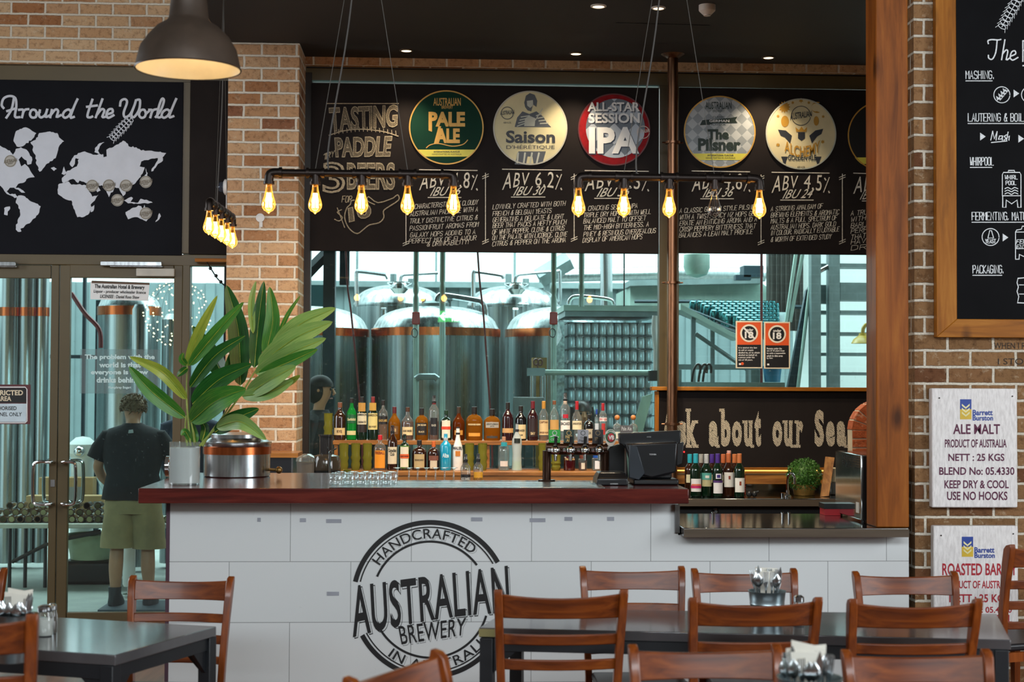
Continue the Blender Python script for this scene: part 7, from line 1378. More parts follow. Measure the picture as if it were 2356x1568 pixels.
# shelf over the narrow window with strap
q = W(484, 600, 10.95); t = thing('wall_ledge', 'small pine ledge above the narrow window by the pillar', 'ledge', q); b = MB(); bxp(b, 448, 594, 522, 602, 10.93, YW + .03); b.build('ledge', M['pine_x'], t, bevel=.003)
P = smoothpts(PX([(476, 603), (488, 622), (500, 640), (516, 656)], 10.95), 5); b = MB().tube(P, .009, 8, True, .5); b.build('strap', M['plastic_black'], t)
for x, y in ((484, 617), (497, 634), (508, 648)): b = MB().ball(W(x, y, 10.945), .013, 8, 6); b.build('bead', M['plastic_black'], t)
# ------------------------------------------------------------------ framed brewing chalkboard on the right wall
YF = 7.70; t = thing('framed_chalkboard', 'large pine framed chalkboard of brewing steps on the right brick wall', 'chalkboard', W(2380, 775, YF))
b = MB(); bxp(b, 2195, -330, 2860, 740, YF + .01, 7.748); b.build('panel', mk('deep_chalkboard', '#101012', .7, 0, .2, 4, .08), t)
xl_, xr_2 = W(2154, 400, YF).x, W(2900, 400, YF).x; xi = W(2201, 400, YF).x; zb1, zb2 = W(2300, 776, YF).z, W(2300, 734, YF).z; ztp = W(2300, -380, YF).z
b = MB(); b.prism([V((xl_, YF, zb1)), V((xi, YF, zb2)), V((xi, YF, ztp - .09)), V((xl_, YF, ztp))], (0, .048, 0)); b.build('left_rail', M['pine'], t, bevel=.003)
b = MB(); b.prism([V((xl_, YF, zb1)), V((xr_2, YF, zb1)), V((xr_2 - .1, YF, zb2)), V((xi, YF, zb2))], (0, .048, 0)); b.build('bottom_rail', M['pine_x'], t, bevel=.003)
b = MB(); b.prism([V((xl_, YF, ztp)), V((xr_2, YF, ztp)), V((xr_2 - .1, YF, ztp - .09)), V((xi, YF, ztp - .09))], (0, .048, 0)); b.build('top_rail', M['pine_x'], t, bevel=.003)
L = YF + .0085
def fr(b):
    K2 = lambda P: [(2140 + x / 2.24, y / 2.24) for x, y in P]
    for st, x0, x1, y in (('MASHING.', 2222, 2287, 181), ('LAUTERING & BOILING', 2227, 2378, 279), ('WHIRLPOOL'.replace('RL', 'R'), 2232, 2286, 380), ('FERMENTING, MATURING', 2236, 2392, 506), ('PACKAGING.', 2238, 2309, 628)):
        strokes(b, st, x0, y, x1, 18, L, 1.9, 0, 0, .1); line(b, [(x0, y + 5), (x1 - 4, y + 5)], L, 2)
    for P in ([(300, 225), (298, 210), (318, 204), (350, 206), (364, 203)], [(345, 207), (338, 270), (320, 305), (302, 300), (300, 285)], [(385, 205), (368, 308)], [(372, 280), (390, 258), (400, 265), (392, 308), (408, 300)], [(414, 290), (440, 278), (436, 262), (420, 268), (412, 296), (425, 310), (452, 296)], [(478, 210), (478, 316)], [(478, 210), (520, 210)], [(478, 260), (515, 260)], [(478, 338), (520, 338)]): line(b, K2(P), L, 3.2, 3)
    for x, y in ((2305, 218),): line(b, arcpts(x, y, 18.5, 0, 352, 30), L, 2)
    line(b, [(2295, 230), (2314, 206)], L, 2)
    for k in range(4): x, y = 2298 + k * 5, 226 - k * 6; line(b, [(x, y), (x - 6, y - 4), (x - 4, y + 1), (x, y)], L, 2); line(b, [(x, y), (x + 7, y + 1), (x + 3, y + 4), (x, y)], L, 2)
    for x, y in ((2332, 215), (2255, 314), (2343, 319), (2307, 546)): b.poly(PX([(x, y - 9), (x + 13, y), (x, y + 9)], L))
    line(b, arcpts(2368, 218, 18, 0, 352, 30), L, 2)
    for P in ([(312, 722), (322, 676)], [(322, 676), (330, 715), (345, 678)], [(345, 678), (340, 722)], [(372, 700), (358, 700), (352, 718), (366, 716), (374, 700), (372, 722)], [(394, 694), (382, 702), (392, 714), (380, 722)], [(402, 680), (394, 722)], [(396, 710), (408, 700), (406, 722)], [(316, 734), (396, 726)]): line(b, K2(P), L, 2.4)
    for P in ([(372, 1008), (372, 900), (378, 888), (462, 888), (468, 900), (468, 1008), (372, 1008)], [(402, 886), (404, 878), (434, 878), (436, 886)], [(374, 1010), (374, 1068), (390, 1068), (392, 1030), (420, 1050), (448, 1030), (452, 1068), (468, 1068), (468, 1010)]): line(b, K2(P), L, 2)
    strokes(b, 'WHIRL', 2312, 412, 2341, 9, L, 1.6, 0, 0, .1); strokes(b, 'POOL', 2314, 425, 2338, 9, L, 1.6, 0, 0, .1)
    for k in range(3): line(b, [(2312, 434 + k * 6), (2319, 431 + k * 6), (2327, 435 + k * 6), (2334, 431 + k * 6), (2342, 434 + k * 6)], L, 2, 3)
    line(b, arcpts(2279, 545, 19.5, 0, 352, 30), L, 2); strokes(b, 'YEAST', 2267, 559, 2291, 9, L, 1.6, 0, 0, .1); line(b, [(2277, 530), (2281, 530), (2286, 547), (2273, 547), (2277, 530)], L, 1.8)
    for P in ([(440, 1335), (440, 1195), (446, 1185), (470, 1180), (475, 1165), (520, 1165)], [(440, 1195), (520, 1195)], [(440, 1280), (520, 1280)], [(440, 1335), (458, 1335), (460, 1310), (480, 1320), (520, 1320)]): line(b, K2(P), L, 2)
    strokes(b, 'FER', 2338, 560, 2360, 9, L, 1.6, 0, .2, .1); strokes(b, 'ENT', 2338, 572, 2360, 9, L, 1.6, 0, .2, .1)
    line(b, [(2364, 638), (2342, 640), (2340, 650), (2343, 660), (2340, 670), (2344, 682), (2341, 696), (2366, 697)], L, 2.2); line(b, [(2345, 655), (2364, 655)], L, 1.8); line(b, [(2345, 676), (2364, 676)], L, 1.8)
    wheat(b, (2352, -20), (2305, 62), 9, 11, 1.6, L)
lay(t, 'chalk_drawing', mk('bright_chalk', '#dfe2e4', .9, 0, .2, 120), fr)
b = MB(); L2 = 7.7485; b.text('WHEN I R', rect(2287, 788, 2360, 802, L2), .0); b.text('I STOP', rect(2296, 824, 2368, 838, L2), .0)
o = b.build('wall_writing', mk('dark_wall_paint', '#2c221a', .8), None, smooth=False, loc=W(2320, 838, L2)); tag(o, 'dark painted words on the bricks under the framed chalkboard', 'wall writing')
# malt sacks
def sack(lab, x0, y0, x1, y1, lines, ink):
    Ys = 7.70; t = thing('malt_sack', lab, 'sack', W((x0 + x1) / 2, y1, Ys)); A, B_ = W(x0, (y0 + y1) / 2, Ys).x, W(x1, (y0 + y1) / 2, Ys).x; z0, z1 = W((x0 + x1) / 2, y1, Ys).z, W((x0 + x1) / 2, y0, Ys).z
    m, nt, out = _new('woven_sack'); bs = N(nt, 'BsdfPrincipled'); nt.links.new(bs.outputs[0], out.inputs[0]); mp = mapping(nt, 'Object', (14, 14, 3)); nz = noise(nt, mp, 6, 5, .65); rp = ramp(nt, [(.3, '#cfcac8'), (.6, '#eeeae8')]); nt.links.new(nz.outputs[0], rp.inputs[0]); nt.links.new(rp.outputs[0], bs.inputs[0]); bs.inputs['Roughness'].default_value = .6; bump(nt, nz.outputs[0], bs, .5, .006)
    b = MB(); b.box(A, Ys, z0, B_, 7.749, z1); b.build('canvas', m, t, bevel=.006); L = Ys - .0012; xm = (x0 + x1) / 2
    lx, ly = x0 + 65, y0 + 25
    lay(t, 'blue_logo', mk('logo_blue', '#1f3f94', .5), lambda b: [b.poly(PX([(lx, ly), (lx + 26, ly), (lx + 26, ly + 23), (lx, ly + 23)], L)), b.text('Barrett', rect(lx + 29, ly + 24, lx + 75, ly + 37, L), .03), b.text('Burston', rect(lx + 29, ly + 37, lx + 76, ly + 49, L), .03)])
    lay(t, 'yellow_logo', mk('logo_yellow', '#d8b430', .5), lambda b: b.poly(PX([(lx, ly + 23), (lx + 26, ly + 23), (lx + 26, ly + 46), (lx, ly + 46)], L)))
    def grain(b):
        for k in range(3):
            y = ly + 10 + k * 9
            for g in (-1, 1): b.poly(PX([(lx + 13, y + 8), (lx + 13 + g * 9, y), (lx + 13 + g * 9, y + 5), (lx + 13, y + 12)], L - .0008))
    lay(t, 'grain_mark', mk('pale_grain', '#e8e0a8', .5), grain)
    lay(t, 'lettering', ink, lambda b: [b.text(st, rect(x0 + a, y0 + c, x0 + d, y0 + e, L), .02) for st, a, c, d, e in lines])
    for x, y in ((x0 + 17, y0 + 22), (x1 - 12, y0 + 18)): b = MB().lathe([(.004, -.003), (.001, -.004)], W(x, y, Ys), 8, True, 'y'); b.build('nail', M['pipe_iron'], t)
mar = mk('maroon_ink', '#561038', .6, 0, .1); redi = mk('red_ink', '#a81428', .6, 0, .15)
sack('white malt sack lettered ALE MALT hung on the right brick wall', 2144, 893, 2341, 1167, [('ALE MALT', 49, 82, 157, 105), ('PRODUCT OF AUSTRALIA', 30, 117, 172, 136), ('NETT : 25 KGS', 38, 150, 167, 167), ('BLEND No: 05.4330', 17, 181, 190, 199), ('KEEP DRY & COOL', 29, 211, 177, 230), ('USE NO HOOKS', 35, 237, 174, 257)], mar)
sack('white malt sack lettered ROASTED BARLEY low on the right brick wall', 2148, 1209, 2343, 1478, [('ROASTED BARLEY', 20, 86, 192, 114), ('PRODUCT OF AUSTRALIA', 22, 126, 182, 144), ('NETT : 25 KGS', 36, 157, 172, 176), ('BLEND No: 05.4330', 22, 186, 180, 200), ('KEEP DRY & COOL', 30, 204, 180, 223), ('USE NO HOOKS', 34, 234, 176, 254)], redi)
# ------------------------------------------------------------------ people
def skinmesh(name, nodes, edges, mat, parent, root=0, sub=2):
    o_ = V((0, 0, 0)); q = parent
    while q is not None: o_ = o_ + q.location; q = q.parent
    me = bpy.data.meshes.new(name); me.from_pydata([V(n[0]) - o_ for n in nodes], edges, []); me.materials.append(mat)
    o = bpy.data.objects.new(name, me); COL.objects.link(o); o.parent = parent; o.modifiers.new('skin', 'SKIN').use_smooth_shade = True
    if not me.skin_vertices: me.attributes.new if False else None
    d = me.skin_vertices[0].data
    for i, n in enumerate(nodes): d[i].radius = n[1] if isinstance(n[1], tuple) else (n[1], n[1]); d[i].use_root = (i == root)
    o.modifiers.new('subdivision', 'SUBSURF').levels = sub; o.modifiers['subdivision'].render_levels = sub; return o
def loft(mb, secs, n=22):
    mb.rings([[V(c) + V((rx * math.cos(2 * math.pi * k / n), ry * math.sin(2 * math.pi * k / n), 0)) for k in range(n)] for c, rx, ry in secs], True); return mb
def lift(mb, amp, fr): 
    for v in mb.bm.verts: v.co += V((math.sin(v.co.z * fr + v.co.x * 23) , math.sin(v.co.z * fr * 1.3 + v.co.x * 31), 0)) * amp
SKIN = mk('skin', '#b98868', .5, 0, .08, 12); SKIN2 = mk('skin_tan', '#a87858', .5, 0, .08, 12)
def hand(nodes, edges, w, d, side, s=1.0):
    base = len(nodes); d = V(d).normalized(); lat = d.cross(V((0, 1, 0.2))).normalized() * side
    nodes.append((V(w) + d * .05 * s, (.020 * s, .036 * s))); wi = base - 1; edges.append((wi, base)); nodes.append((V(w) + d * .095 * s, (.015 * s, .036 * s))); edges.append((base, base + 1))
    for k, L in enumerate((.062, .075, .07, .055)):
        p0 = V(w) + d * .10 * s + lat * ((k - 1.5) * .021 * s); i = len(nodes); nodes.append((p0, .0095 * s)); edges.append((base + 1, i)); nodes.append((p0 + d * L * .55 * s + V((0, .008, -.006)), .0085 * s)); edges.append((i, i + 1)); nodes.append((p0 + d * L * .95 * s + V((0, .02, -.018)), .0075 * s)); edges.append((i + 1, i + 2))
    i = len(nodes); p0 = V(w) + d * .045 * s - lat * .036 * s; nodes.append((p0, .012 * s)); edges.append((base, i)); nodes.append((p0 + d * .035 * s - lat * .016 * s, .010 * s)); edges.append((i, i + 1)); nodes.append((p0 + d * .06 * s - lat * .018 * s, .008 * s)); edges.append((i + 1, i + 2))
# person in shorts beyond the right door, seen from behind and bending over the table
Ym = 11.75; P = lambda x, y, dy=0: W(x, y, Ym) + V((0, dy, 0)); m_ = mpp(Ym)
pr = thing('person', 'person in black t-shirt and khaki shorts bending over the table beyond the door', 'person', (P(302, 1390).x, Ym, .0))
A = lambda x, z, dy=0: V((W(x, 1390, Ym).x, Ym + dy, z))
zAn, zKn, zHip, zWa, zCh, zSh = .10, .46, .80, .93, 1.20, 1.335
nodes = [(A(304, zHip + .03), (.11, .08)), (A(303, zWa, .0), (.10, .075)), (A(300, zCh - .1, .02), (.11, .075)), (A(298, zCh + .03, .06), (.11, .075)), (A(295, zSh + .03, .10), (.06, .055)), (A(293, 1.415, .135), .055), (A(292, 1.46, .15), (.075, .085)), (A(292, 1.515, .16), (.078, .092)), (A(292, 1.56, .165), (.055, .065)),
 (A(274, zHip - .06), .085), (A(268, zKn, .0), .055), (A(266, .30, -.01), .060), (A(265, zAn, 0), .038), (A(264, .035, .0), .040), (A(262, .03, .13), .038),
 (A(336, zHip - .06), .085), (A(337, zKn, .03), .055), (A(338, .30, .02), .060), (A(341, zAn, .03), .038), (A(342, .035, .03), .040), (A(346, .03, .16), .038),
 (A(243, zSh - .05, .07), .05), (A(216, 1.06, .06), .042), (A(222, .98, .12), .040), (A(240, .88, .26), .030)]
edges = [(0, 1), (1, 2), (2, 3), (3, 4), (4, 5), (5, 6), (6, 7), (7, 8), (0, 9), (9, 10), (10, 11), (11, 12), (12, 13), (13, 14), (0, 15), (15, 16), (16, 17), (17, 18), (18, 19), (19, 20), (3, 21), (21, 22), (22, 23), (23, 24)]
hand(nodes, edges, nodes[24][0], (.25, .8, -.5), 1)
i = len(nodes); nodes += [(A(355, zSh - .05, .07), .05), (A(384, 1.08, .10), .042), (A(388, 1.02, .18), .038), (A(396, .90, .34), .030)]; edges += [(3, i), (i, i + 1), (i + 1, i + 2), (i + 2, i + 3)]
hand(nodes, edges, nodes[i + 3][0], (-.2, .8, -.5), -1)
body = skinmesh('body', nodes, edges, SKIN, pr)
b = MB(); loft(b, [(A(303, .815, 0), .236, .152), (A(303, .90, 0), .222, .145), (A(302, 1.0, .0), .202, .13), (A(300, 1.12, .03), .222, .14), (A(299, 1.22, .055), .235, .145), (A(298, 1.30, .08), .235, .132), (A(297, 1.345, .095), .19, .11), (A(296, 1.375, .105), .095, .08), (A(295, 1.39, .11), .07, .068)], 28); lift(b, .004, 22); b.build('t_shirt_torso', mk('black_cotton', '#121318', .85, 0, .15, 10), pr)
shirt = bpy.data.materials['black_cotton']
for a, c_, e in (((238, zSh - .01, .075), (222, 1.20, .07), (212, 1.115, .065)), ((360, zSh - .01, .075), (376, 1.20, .085), (388, 1.125, .10))):
    p0, p1, p2 = A(*a), A(*c_), A(*e); b = MB().tube([p0.lerp(A(298, 1.30, .08), .55) - V((0, 0, .015)), p0 - V((0, 0, .045)), p1 - V((0, 0, .01)), p2], [.05, .066, .074, .072], 18); b.build('t_shirt_sleeve', shirt, pr)
b = MB(); L = P(298, 1012).y; Lp = A(299, 1.315, -.075)
b.poly([Lp + V(p) for p in ((-.018, .02, .0), (.022, .02, .004), (.018, .02, .03), (-.014, .02, .026))]); b.build('back_print', mk('pale_print', '#a8b0b0', .7), pr, smooth=False)
sh = mk('khaki_cotton', '#9a8a62', .85, 0, .15, 8, bmp=.2)
b = MB(); loft(b, [(A(271, .45, .005), .135, .125), (A(271, .52, .0), .132, .12), (A(274, .64, .0), .13, .125), (A(279, .74, .0), .125, .13)], 24); loft(b, [(A(340, .44, .03), .13, .125), (A(339, .52, .025), .128, .12), (A(335, .64, .01), .13, .125), (A(329, .74, .0), .125, .13)], 24); loft(b, [(A(304, .71, 0), .215, .14), (A(304, .80, 0), .218, .142), (A(304, .86, 0), .200, .128), (A(303, .885, 0), .19, .12)], 28); lift(b, .006, 26)
b.build('shorts', sh, pr)
bt = mk('dark_boot', '#23262b', .6, 0, .15)
for x, dy in ((264, 0), (342, .03)):
    b = MB().rings([[A(x, 0, dy) + V((rx * math.cos(2 * math.pi * k / 16), cy_ + ry * math.sin(2 * math.pi * k / 16), z)) for k in range(16)] for z, rx, ry, cy_ in ((0.013, .056, .13, .05), (.03, .058, .135, .05), (.07, .05, .10, .03), (.10, .046, .065, .0), (.15, .05, .055, 0))]); b.build('boot', bt, pr)
def tufts(mb, c, rx, ry, rz, n, l, rnd, low=-.15):
    mb.lathe([(rx * math.sin(math.pi * k / 10), rz * math.cos(math.pi * k / 10)) for k in range(0, 7)], c, 18, True, 'z', ry / rx)
    for k in range(n):
        u = rnd.uniform(low, 1); a = rnd.uniform(0, 6.283); s_ = math.sqrt(max(0, 1 - u * u)); d = V((s_ * math.cos(a) * rx, s_ * math.sin(a) * ry, u * rz)); nd = d.normalized(); e = nd.cross(V((rnd.uniform(-1, 1), rnd.uniform(-1, 1), rnd.uniform(-1, 1)))).normalized(); p = V(c) + d
        mb.tube([p - nd * .008, p + nd * l * .5 + e * l * .4, p + nd * l * .6 + e * l * 1.1], [.008, .006, .001], 5)
hair = mk('dark_blond_hair', '#7a6448', .7, 0, .3, 40)
b = MB(); tufts(b, A(292, 1.512, .16), .088, .10, .092, 170, .028, random.Random(1), -.35); b.build('hair', hair, pr)
for x in (274, 310): b = MB().lathe([(.001, -.01), (.016, -.006), (.02, .0), (.012, .008), (.001, .01)], A(x, 1.50, .155), 10, True, 'x'); b.build('ear', SKIN, pr)
# other people: standing figure with a face, turned by rz (0 looks towards the camera)
def person(lab, x, y, h, rz, shirt_m, trouser_m, hair_m, long=False, lean=.0, skin=SKIN2, extra=None):
    t = thing('person', lab, 'person', (x, y, 0), rz); s = h / 1.75; Q = lambda a, b_, c: V((a * s, b_ * s - lean * max(0, c - .9) * s, c * s))
    n = [(Q(0, 0, .95), (.11, .08)), (Q(0, 0, 1.12), (.10, .075)), (Q(0, 0, 1.30), (.11, .08)), (Q(0, .015, 1.46), .050), (Q(0, .01, 1.53), (.046, .046)), (Q(0, -.01, 1.60), (.060, .074)), (Q(0, -.005, 1.68), (.062, .078)), (Q(0, 0, 1.73), (.042, .05)),
         (Q(.09, 0, .86), .085), (Q(.10, -.01, .48), .055), (Q(.10, .01, .09), .04), (Q(.10, -.10, .04), .036), (Q(-.09, 0, .86), .085), (Q(-.10, -.01, .48), .055), (Q(-.10, .01, .09), .04), (Q(-.10, -.10, .04), .036),
         (Q(.19, 0, 1.38), .055), (Q(.23, -.01, 1.12), .042), (Q(.20, -.16, .98), .030)]
    e = [(0, 1), (1, 2), (2, 3), (3, 4), (4, 5), (5, 6), (6, 7), (0, 8), (8, 9), (9, 10), (10, 11), (0, 12), (12, 13), (13, 14), (14, 15), (2, 16), (16, 17), (17, 18)]
    hand(n, e, n[18][0], (-.1, -.9, -.3), 1, s); i = len(n); n += [(Q(-.19, 0, 1.38), .055), (Q(-.23, -.01, 1.12), .042), (Q(-.20, -.16, .98), .030)]; e += [(2, i), (i, i + 1), (i + 1, i + 2)]; hand(n, e, n[i + 2][0], (.1, -.9, -.3), -1, s)
    o_ = t.location.copy(); t.location = (0, 0, 0); skinmesh('body', n, e, skin, t); kw = dict(world=False)
    b = MB(); loft(b, [(Q(0, 0, .88), .19 * s, .135 * s), (Q(0, 0, 1.05), .18 * s, .13 * s), (Q(0, 0, 1.3), .21 * s, .14 * s), (Q(0, 0, 1.40), .19 * s, .12 * s), (Q(0, 0, 1.455), .09 * s, .08 * s), (Q(0, 0, 1.48), .068 * s, .068 * s)]); b.build('shirt', shirt_m, t, **kw)
    for g in (-1, 1): b = MB().tube([Q(g * .12, 0, 1.40), Q(g * .19, 0, 1.385), Q(g * .232, -.01, 1.12), Q(g * .205, -.12, 1.0)], [.06 * s, .075 * s, .06 * s, .05 * s], 14); b.build('sleeve', shirt_m, t, **kw)
    b = MB(); loft(b, [(Q(.1, 0, .07), .075 * s, .08 * s), (Q(.1, 0, .5), .085 * s, .09 * s), (Q(.09, 0, .85), .11 * s, .13 * s)]); loft(b, [(Q(-.1, 0, .07), .075 * s, .08 * s), (Q(-.1, 0, .5), .085 * s, .09 * s), (Q(-.09, 0, .85), .11 * s, .13 * s)]); loft(b, [(Q(0, 0, .8), .185 * s, .13 * s), (Q(0, 0, .97), .18 * s, .128 * s)]); b.build('trousers', trouser_m, t, **kw)
    c = Q(0, .02, 1.665)
    b = MB(); b.lathe([(.090 * s * math.sin(math.pi * k / 14), .096 * s * math.cos(math.pi * k / 14)) for k in range(0, 8)], c, 20, True, 'z', 1.2)
    b.ball(Q(0, .048, 1.635), .096 * s, 18, 12, 1.15)
    if long: b.tube([c + V((-.07 * s, .02, .03)), c + V((-.085 * s, .03, -.1 * s)), c + V((-.08 * s, .02, -.26 * s))], [.04 * s, .045 * s, .02], 10); b.tube([c + V((.07 * s, .02, .03)), c + V((.085 * s, .03, -.1 * s)), c + V((.08 * s, .02, -.26 * s))], [.04 * s, .045 * s, .02], 10)
    b.tube([c + V((0, .05 * s, .02)), c + V((0, .085 * s, -.03)), c + V((0, .07 * s, -.085 * s))], [.07 * s, .06 * s, .035 * s], 12); b.build('hair', hair_m, t, **kw)
    for g in (-1, 1):
        b = MB().ball(Q(g * .03, -.088, 1.645), .011 * s, 10, 8); b.build('eye', M['black'], t, **kw); b = MB().lathe([(.001, -.010 * s), (.012 * s, -.005 * s), (.014 * s, .0), (.001, .008 * s)], Q(g * .078, .0, 1.635), 10, True, 'x'); b.build('ear', skin, t, **kw)
        b = MB().tube([Q(g * .016, -.094, 1.667), Q(g * .045, -.088, 1.668)], .004 * s, 6); b.build('eyebrow', hair_m, t, **kw)
    b = MB().tube([Q(0, -.09, 1.65), Q(0, -.112, 1.61), Q(0, -.098, 1.602)], [.008 * s, .013 * s, .010 * s], 8); b.build('nose', skin, t, **kw)
    b = MB().tube([Q(-.024, -.084, 1.572), Q(0, -.09, 1.572), Q(.024, -.084, 1.572)], .006 * s, 6); b.build('mouth', mk('lip', '#8a5048', .5), t, **kw)
    t.location = o_; return t
blk = mk('black_hair', '#141012', .7, 0, .2, 30); jean = mk('dark_trousers', '#1c2430', .85); navy = mk('navy_work_shirt', '#1f2f44', .85); dkj = mk('dark_jacket', '#12181d', .85, 0, .2, 8)
q = W(722, 885, 12.35); person('person with short black hair and dark jacket at the left edge of the bar window', q.x, 12.35, 1.76, math.radians(70), dkj, jean, blk, False, .10, SKIN)
q = W(1340, 950, 12.25); person('person with long dark hair whose head shows above the red capped rum bottles', q.x, 12.25, 1.565, math.radians(5), dkj, jean, mk('brown_black_hair', '#1c1412', .4, 0, .2, 30), True)
q = W(412, 980, 12.2); person('person in navy shirt mostly hidden behind the right door stile', q.x + .05, 12.52, 1.70, math.radians(178), navy, mk('blue_jeans', '#24406a', .85), blk)
# ------------------------------------------------------------------ dining tables and chairs
ZTB = .755
def table(lab, FL, FR, BR, BL, tape=False, brackets=True):     # corners of the top
    c = (FL + FR + BR + BL) / 4; t = thing('dining_table', lab, 'table', (c.x, c.y, 0), 0, 'dining tables'); dn = V((0, 0, -.038))
    b = MB().prism([V((p.x, p.y, ZTB - .038)) for p in (FL, FR, BR, BL)], (0, 0, .038)); b.build('tabletop', M['tabletop'], t, bevel=.003)
    ins = lambda p, k=.04: V((p.x, p.y, 0)) + (c - p).normalized() * k
    cs = [ins(p, .034) for p in (FL, FR, BR, BL)]; dx = (FR - FL).normalized(); dy = (BL - FL).normalized()
    for p in cs:
        b = MB(); q = [V((p.x, p.y, 0)) + dx * (.025 * i) + dy * (.025 * j) for i, j in ((-1, -1), (1, -1), (1, 1), (-1, 1))]; b.prism(q, (0, 0, ZTB - .0385)); b.build('leg', M['table_steel'], t, bevel=.002)
    for i in range(4):
        a, d = cs[i], cs[(i + 1) % 4]; u = (d - a).normalized(); n_ = V((-u.y, u.x, 0)); b = MB(); q = [V((p.x, p.y, ZTB - .088)) for p in (a + u * .026 - n_ * .015, d - u * .026 - n_ * .015, d - u * .026 + n_ * .015, a + u * .026 + n_ * .015)]; b.prism(q, (0, 0, .049)); b.build('apron', M['table_steel'], t)
        for p, g in ((a, u), (d, -u)):
            b = MB(); o_ = V((p.x, p.y, ZTB - .0885)) + g * .026 - n_ * .008; b.prism([o_, o_ + g * .085, o_ - V((0, 0, .085))], n_ * .016); b.build('gusset', M['table_steel'], t)
    if tape:
        b = MB(); p = V((FL.x, FL.y, ZTB - .034)) - dy * .0015; b.prism([p, p + dx * .075, p + dx * .075 + V((0, 0, .03)), p + V((0, 0, .03))], -dy * .001); b.build('tape', mk('masking_tape', '#8f8656', .6), t)
    return t
z_ = ZTB
tR = table('long dark dining table before the white bar front', Wz(1102, 1443, z_), Wz(2326, 1471, z_), Wz(2293, 1411, z_), Wz(1172, 1400, z_), True)
fr_, br_ = Wz(265, 1506, z_), Wz(498, 1440, z_); bl_ = Wz(128, 1419, z_); u_ = (bl_ - br_).normalized(); Lw = 1.15
tL = table('dark dining table at the left by the glass doors', fr_ + u_ * Lw, fr_, br_, br_ + u_ * Lw)
tN = table('near dark dining table below the picture edge carrying the blurred cutlery bucket', V((.46, 3.70, z_)), V((2.4, 3.70, z_)), V((2.4, 4.34, z_)), V((.46, 4.34, z_)))
# ladder-back chair, seat towards -y (back at y=0)
def make_chair():
    t = thing('dining_chair', 'x', 'chair', (0, 0, 0), 0, 'ladder-back dining chairs'); kw = dict(world=False); hw = .21
    H = .945
    def backx(z): return hw + .022 * max(0, z - .45) / .5
    def backy(z): return 0.02 + .085 * (max(0, z - .45) / .5) ** 1.6 + .05 * max(0, (.45 - z) / .45) ** 1.5
    for g in (-1, 1):
        zs_ = [0, .15, .3, .45, .55, .65, .75, .85, .92]; b = MB()
        R = []
        for z in zs_: 
            x, y = g * backx(z), backy(z); w_, d_ = .0155, (.020 if z < .5 else .019 + .006 * (z > .8)); R.append([V((x - w_, y - d_, z)), V((x + w_, y - d_, z)), V((x + w_, y + d_, z)), V((x - w_, y + d_, z))])
        x, y = g * backx(.94), backy(.94); R.append([V((x - .0155, y - .012, .938)), V((x + .0155, y - .012, .938)), V((x + .0155, y + .016, .945)), V((x - .0155, y + .016, .945))])
        b.rings(R); b.build('back_post', M['chair'], t, bevel=.004, **kw)
        b = MB(); b.rings([[V((g * (.205 - .012 * k) + sx * (.014 + .005 * k), -.40 + .01 * k + sy * (.014 + .005 * k), z)) for sx, sy in ((-1, -1), (1, -1), (1, 1), (-1, 1))] for k, z in ((0, 0), (1, .44))]); b.build('front_leg', M['chair'], t, bevel=.003, **kw)
        b = MB(); b.tube([(g * .205, -.39, .20), (g * .212, .03, .22)], .011, 8); b.build('side_stretcher', M['chair'], t, **kw)
    def slat(z0, z1, nm):
        n_ = 10; b = MB(); R = []
        for i in range(n_ + 1):
            u = i / n_; zc_ = (z0 + z1) / 2; hwz = backx(zc_) - .012; x = -hwz + 2 * hwz * u; bow = .034 * (1 - (2 * u - 1) ** 2); sag = -.012 * (1 - (2 * u - 1) ** 2) if nm == 'top_rail' else 0
            R.append([V((x, backy(z0) + bow - .008, z0)), V((x, backy(z1) + bow - .008, z1 + sag)), V((x, backy(z1) + bow + .008, z1 + sag)), V((x, backy(z0) + bow + .008, z0))])
        b.rings(R); b.build(nm, M['chair_x'], t, bevel=.004, **kw)
    slat(.835, .925, 'top_rail'); slat(.735, .775, 'slat'); slat(.64, .68, 'slat'); slat(.55, .585, 'slat')
    b = MB(); b.prism([V((-.20, .0, .44)), V((.20, .0, .44)), V((.215, -.425, .44)), V((-.215, -.425, .44))], (0, 0, .035)); b.build('seat', mk('black_vinyl_seat', '#17161a', .4), t, bevel=.012, **kw)
    b = MB(); b.box(-.19, -.40, .395, .19, -.38, .438); b.box(-.19, -.01, .395, .19, .01, .438); b.build('seat_rail', M['chair'], t, **kw); b = MB(); b.tube([(-.2, -.18, .21), (.2, -.18, .21)], .011, 8); b.build('cross_stretcher', M['chair'], t, **kw)
    return t
proto = make_chair(); used_ = [False]
def chair(lab, x, y, rz, z=0.0, rx=0, sc_=1.0):
    t = proto if not used_[0] else copy_tree(proto); used_[0] = True; t.location = (x, y, z); t.rotation_euler = (rx, 0, rz); t.scale = (sc_,) * 3; t['label'] = lab; return t
def backmid(xl, yl, xr, yr, zt): a, b_ = Wz(xl, yl, zt), Wz(xr, yr, zt); return a, b_
def chair_px(lab, xl, yl, xr, yr, away, w=.464, Y=None):  # picture ends of the back top; away: seat lies beyond the back
    f_ = (xr - xl) / w; Yd = FPX / f_ if Y is None else Y
    a, b_ = W(xl, yl, Yd), W(xr, yr, Yd); d = b_ - a; tilt = 0.0
    ang = math.atan2(d.y, d.x)
    m_ = (a + b_) / 2; sc_ = m_.z / .945; s2 = (d.length / w) if False else 1.0
    rz = ang + (math.pi if away else 0)
    off = Matrix.Rotation(rz, 3, 'Z') @ V((0, .10, 0)); return chair(lab, m_.x - off.x, m_.y - off.y, rz, 0, 0, sc_)
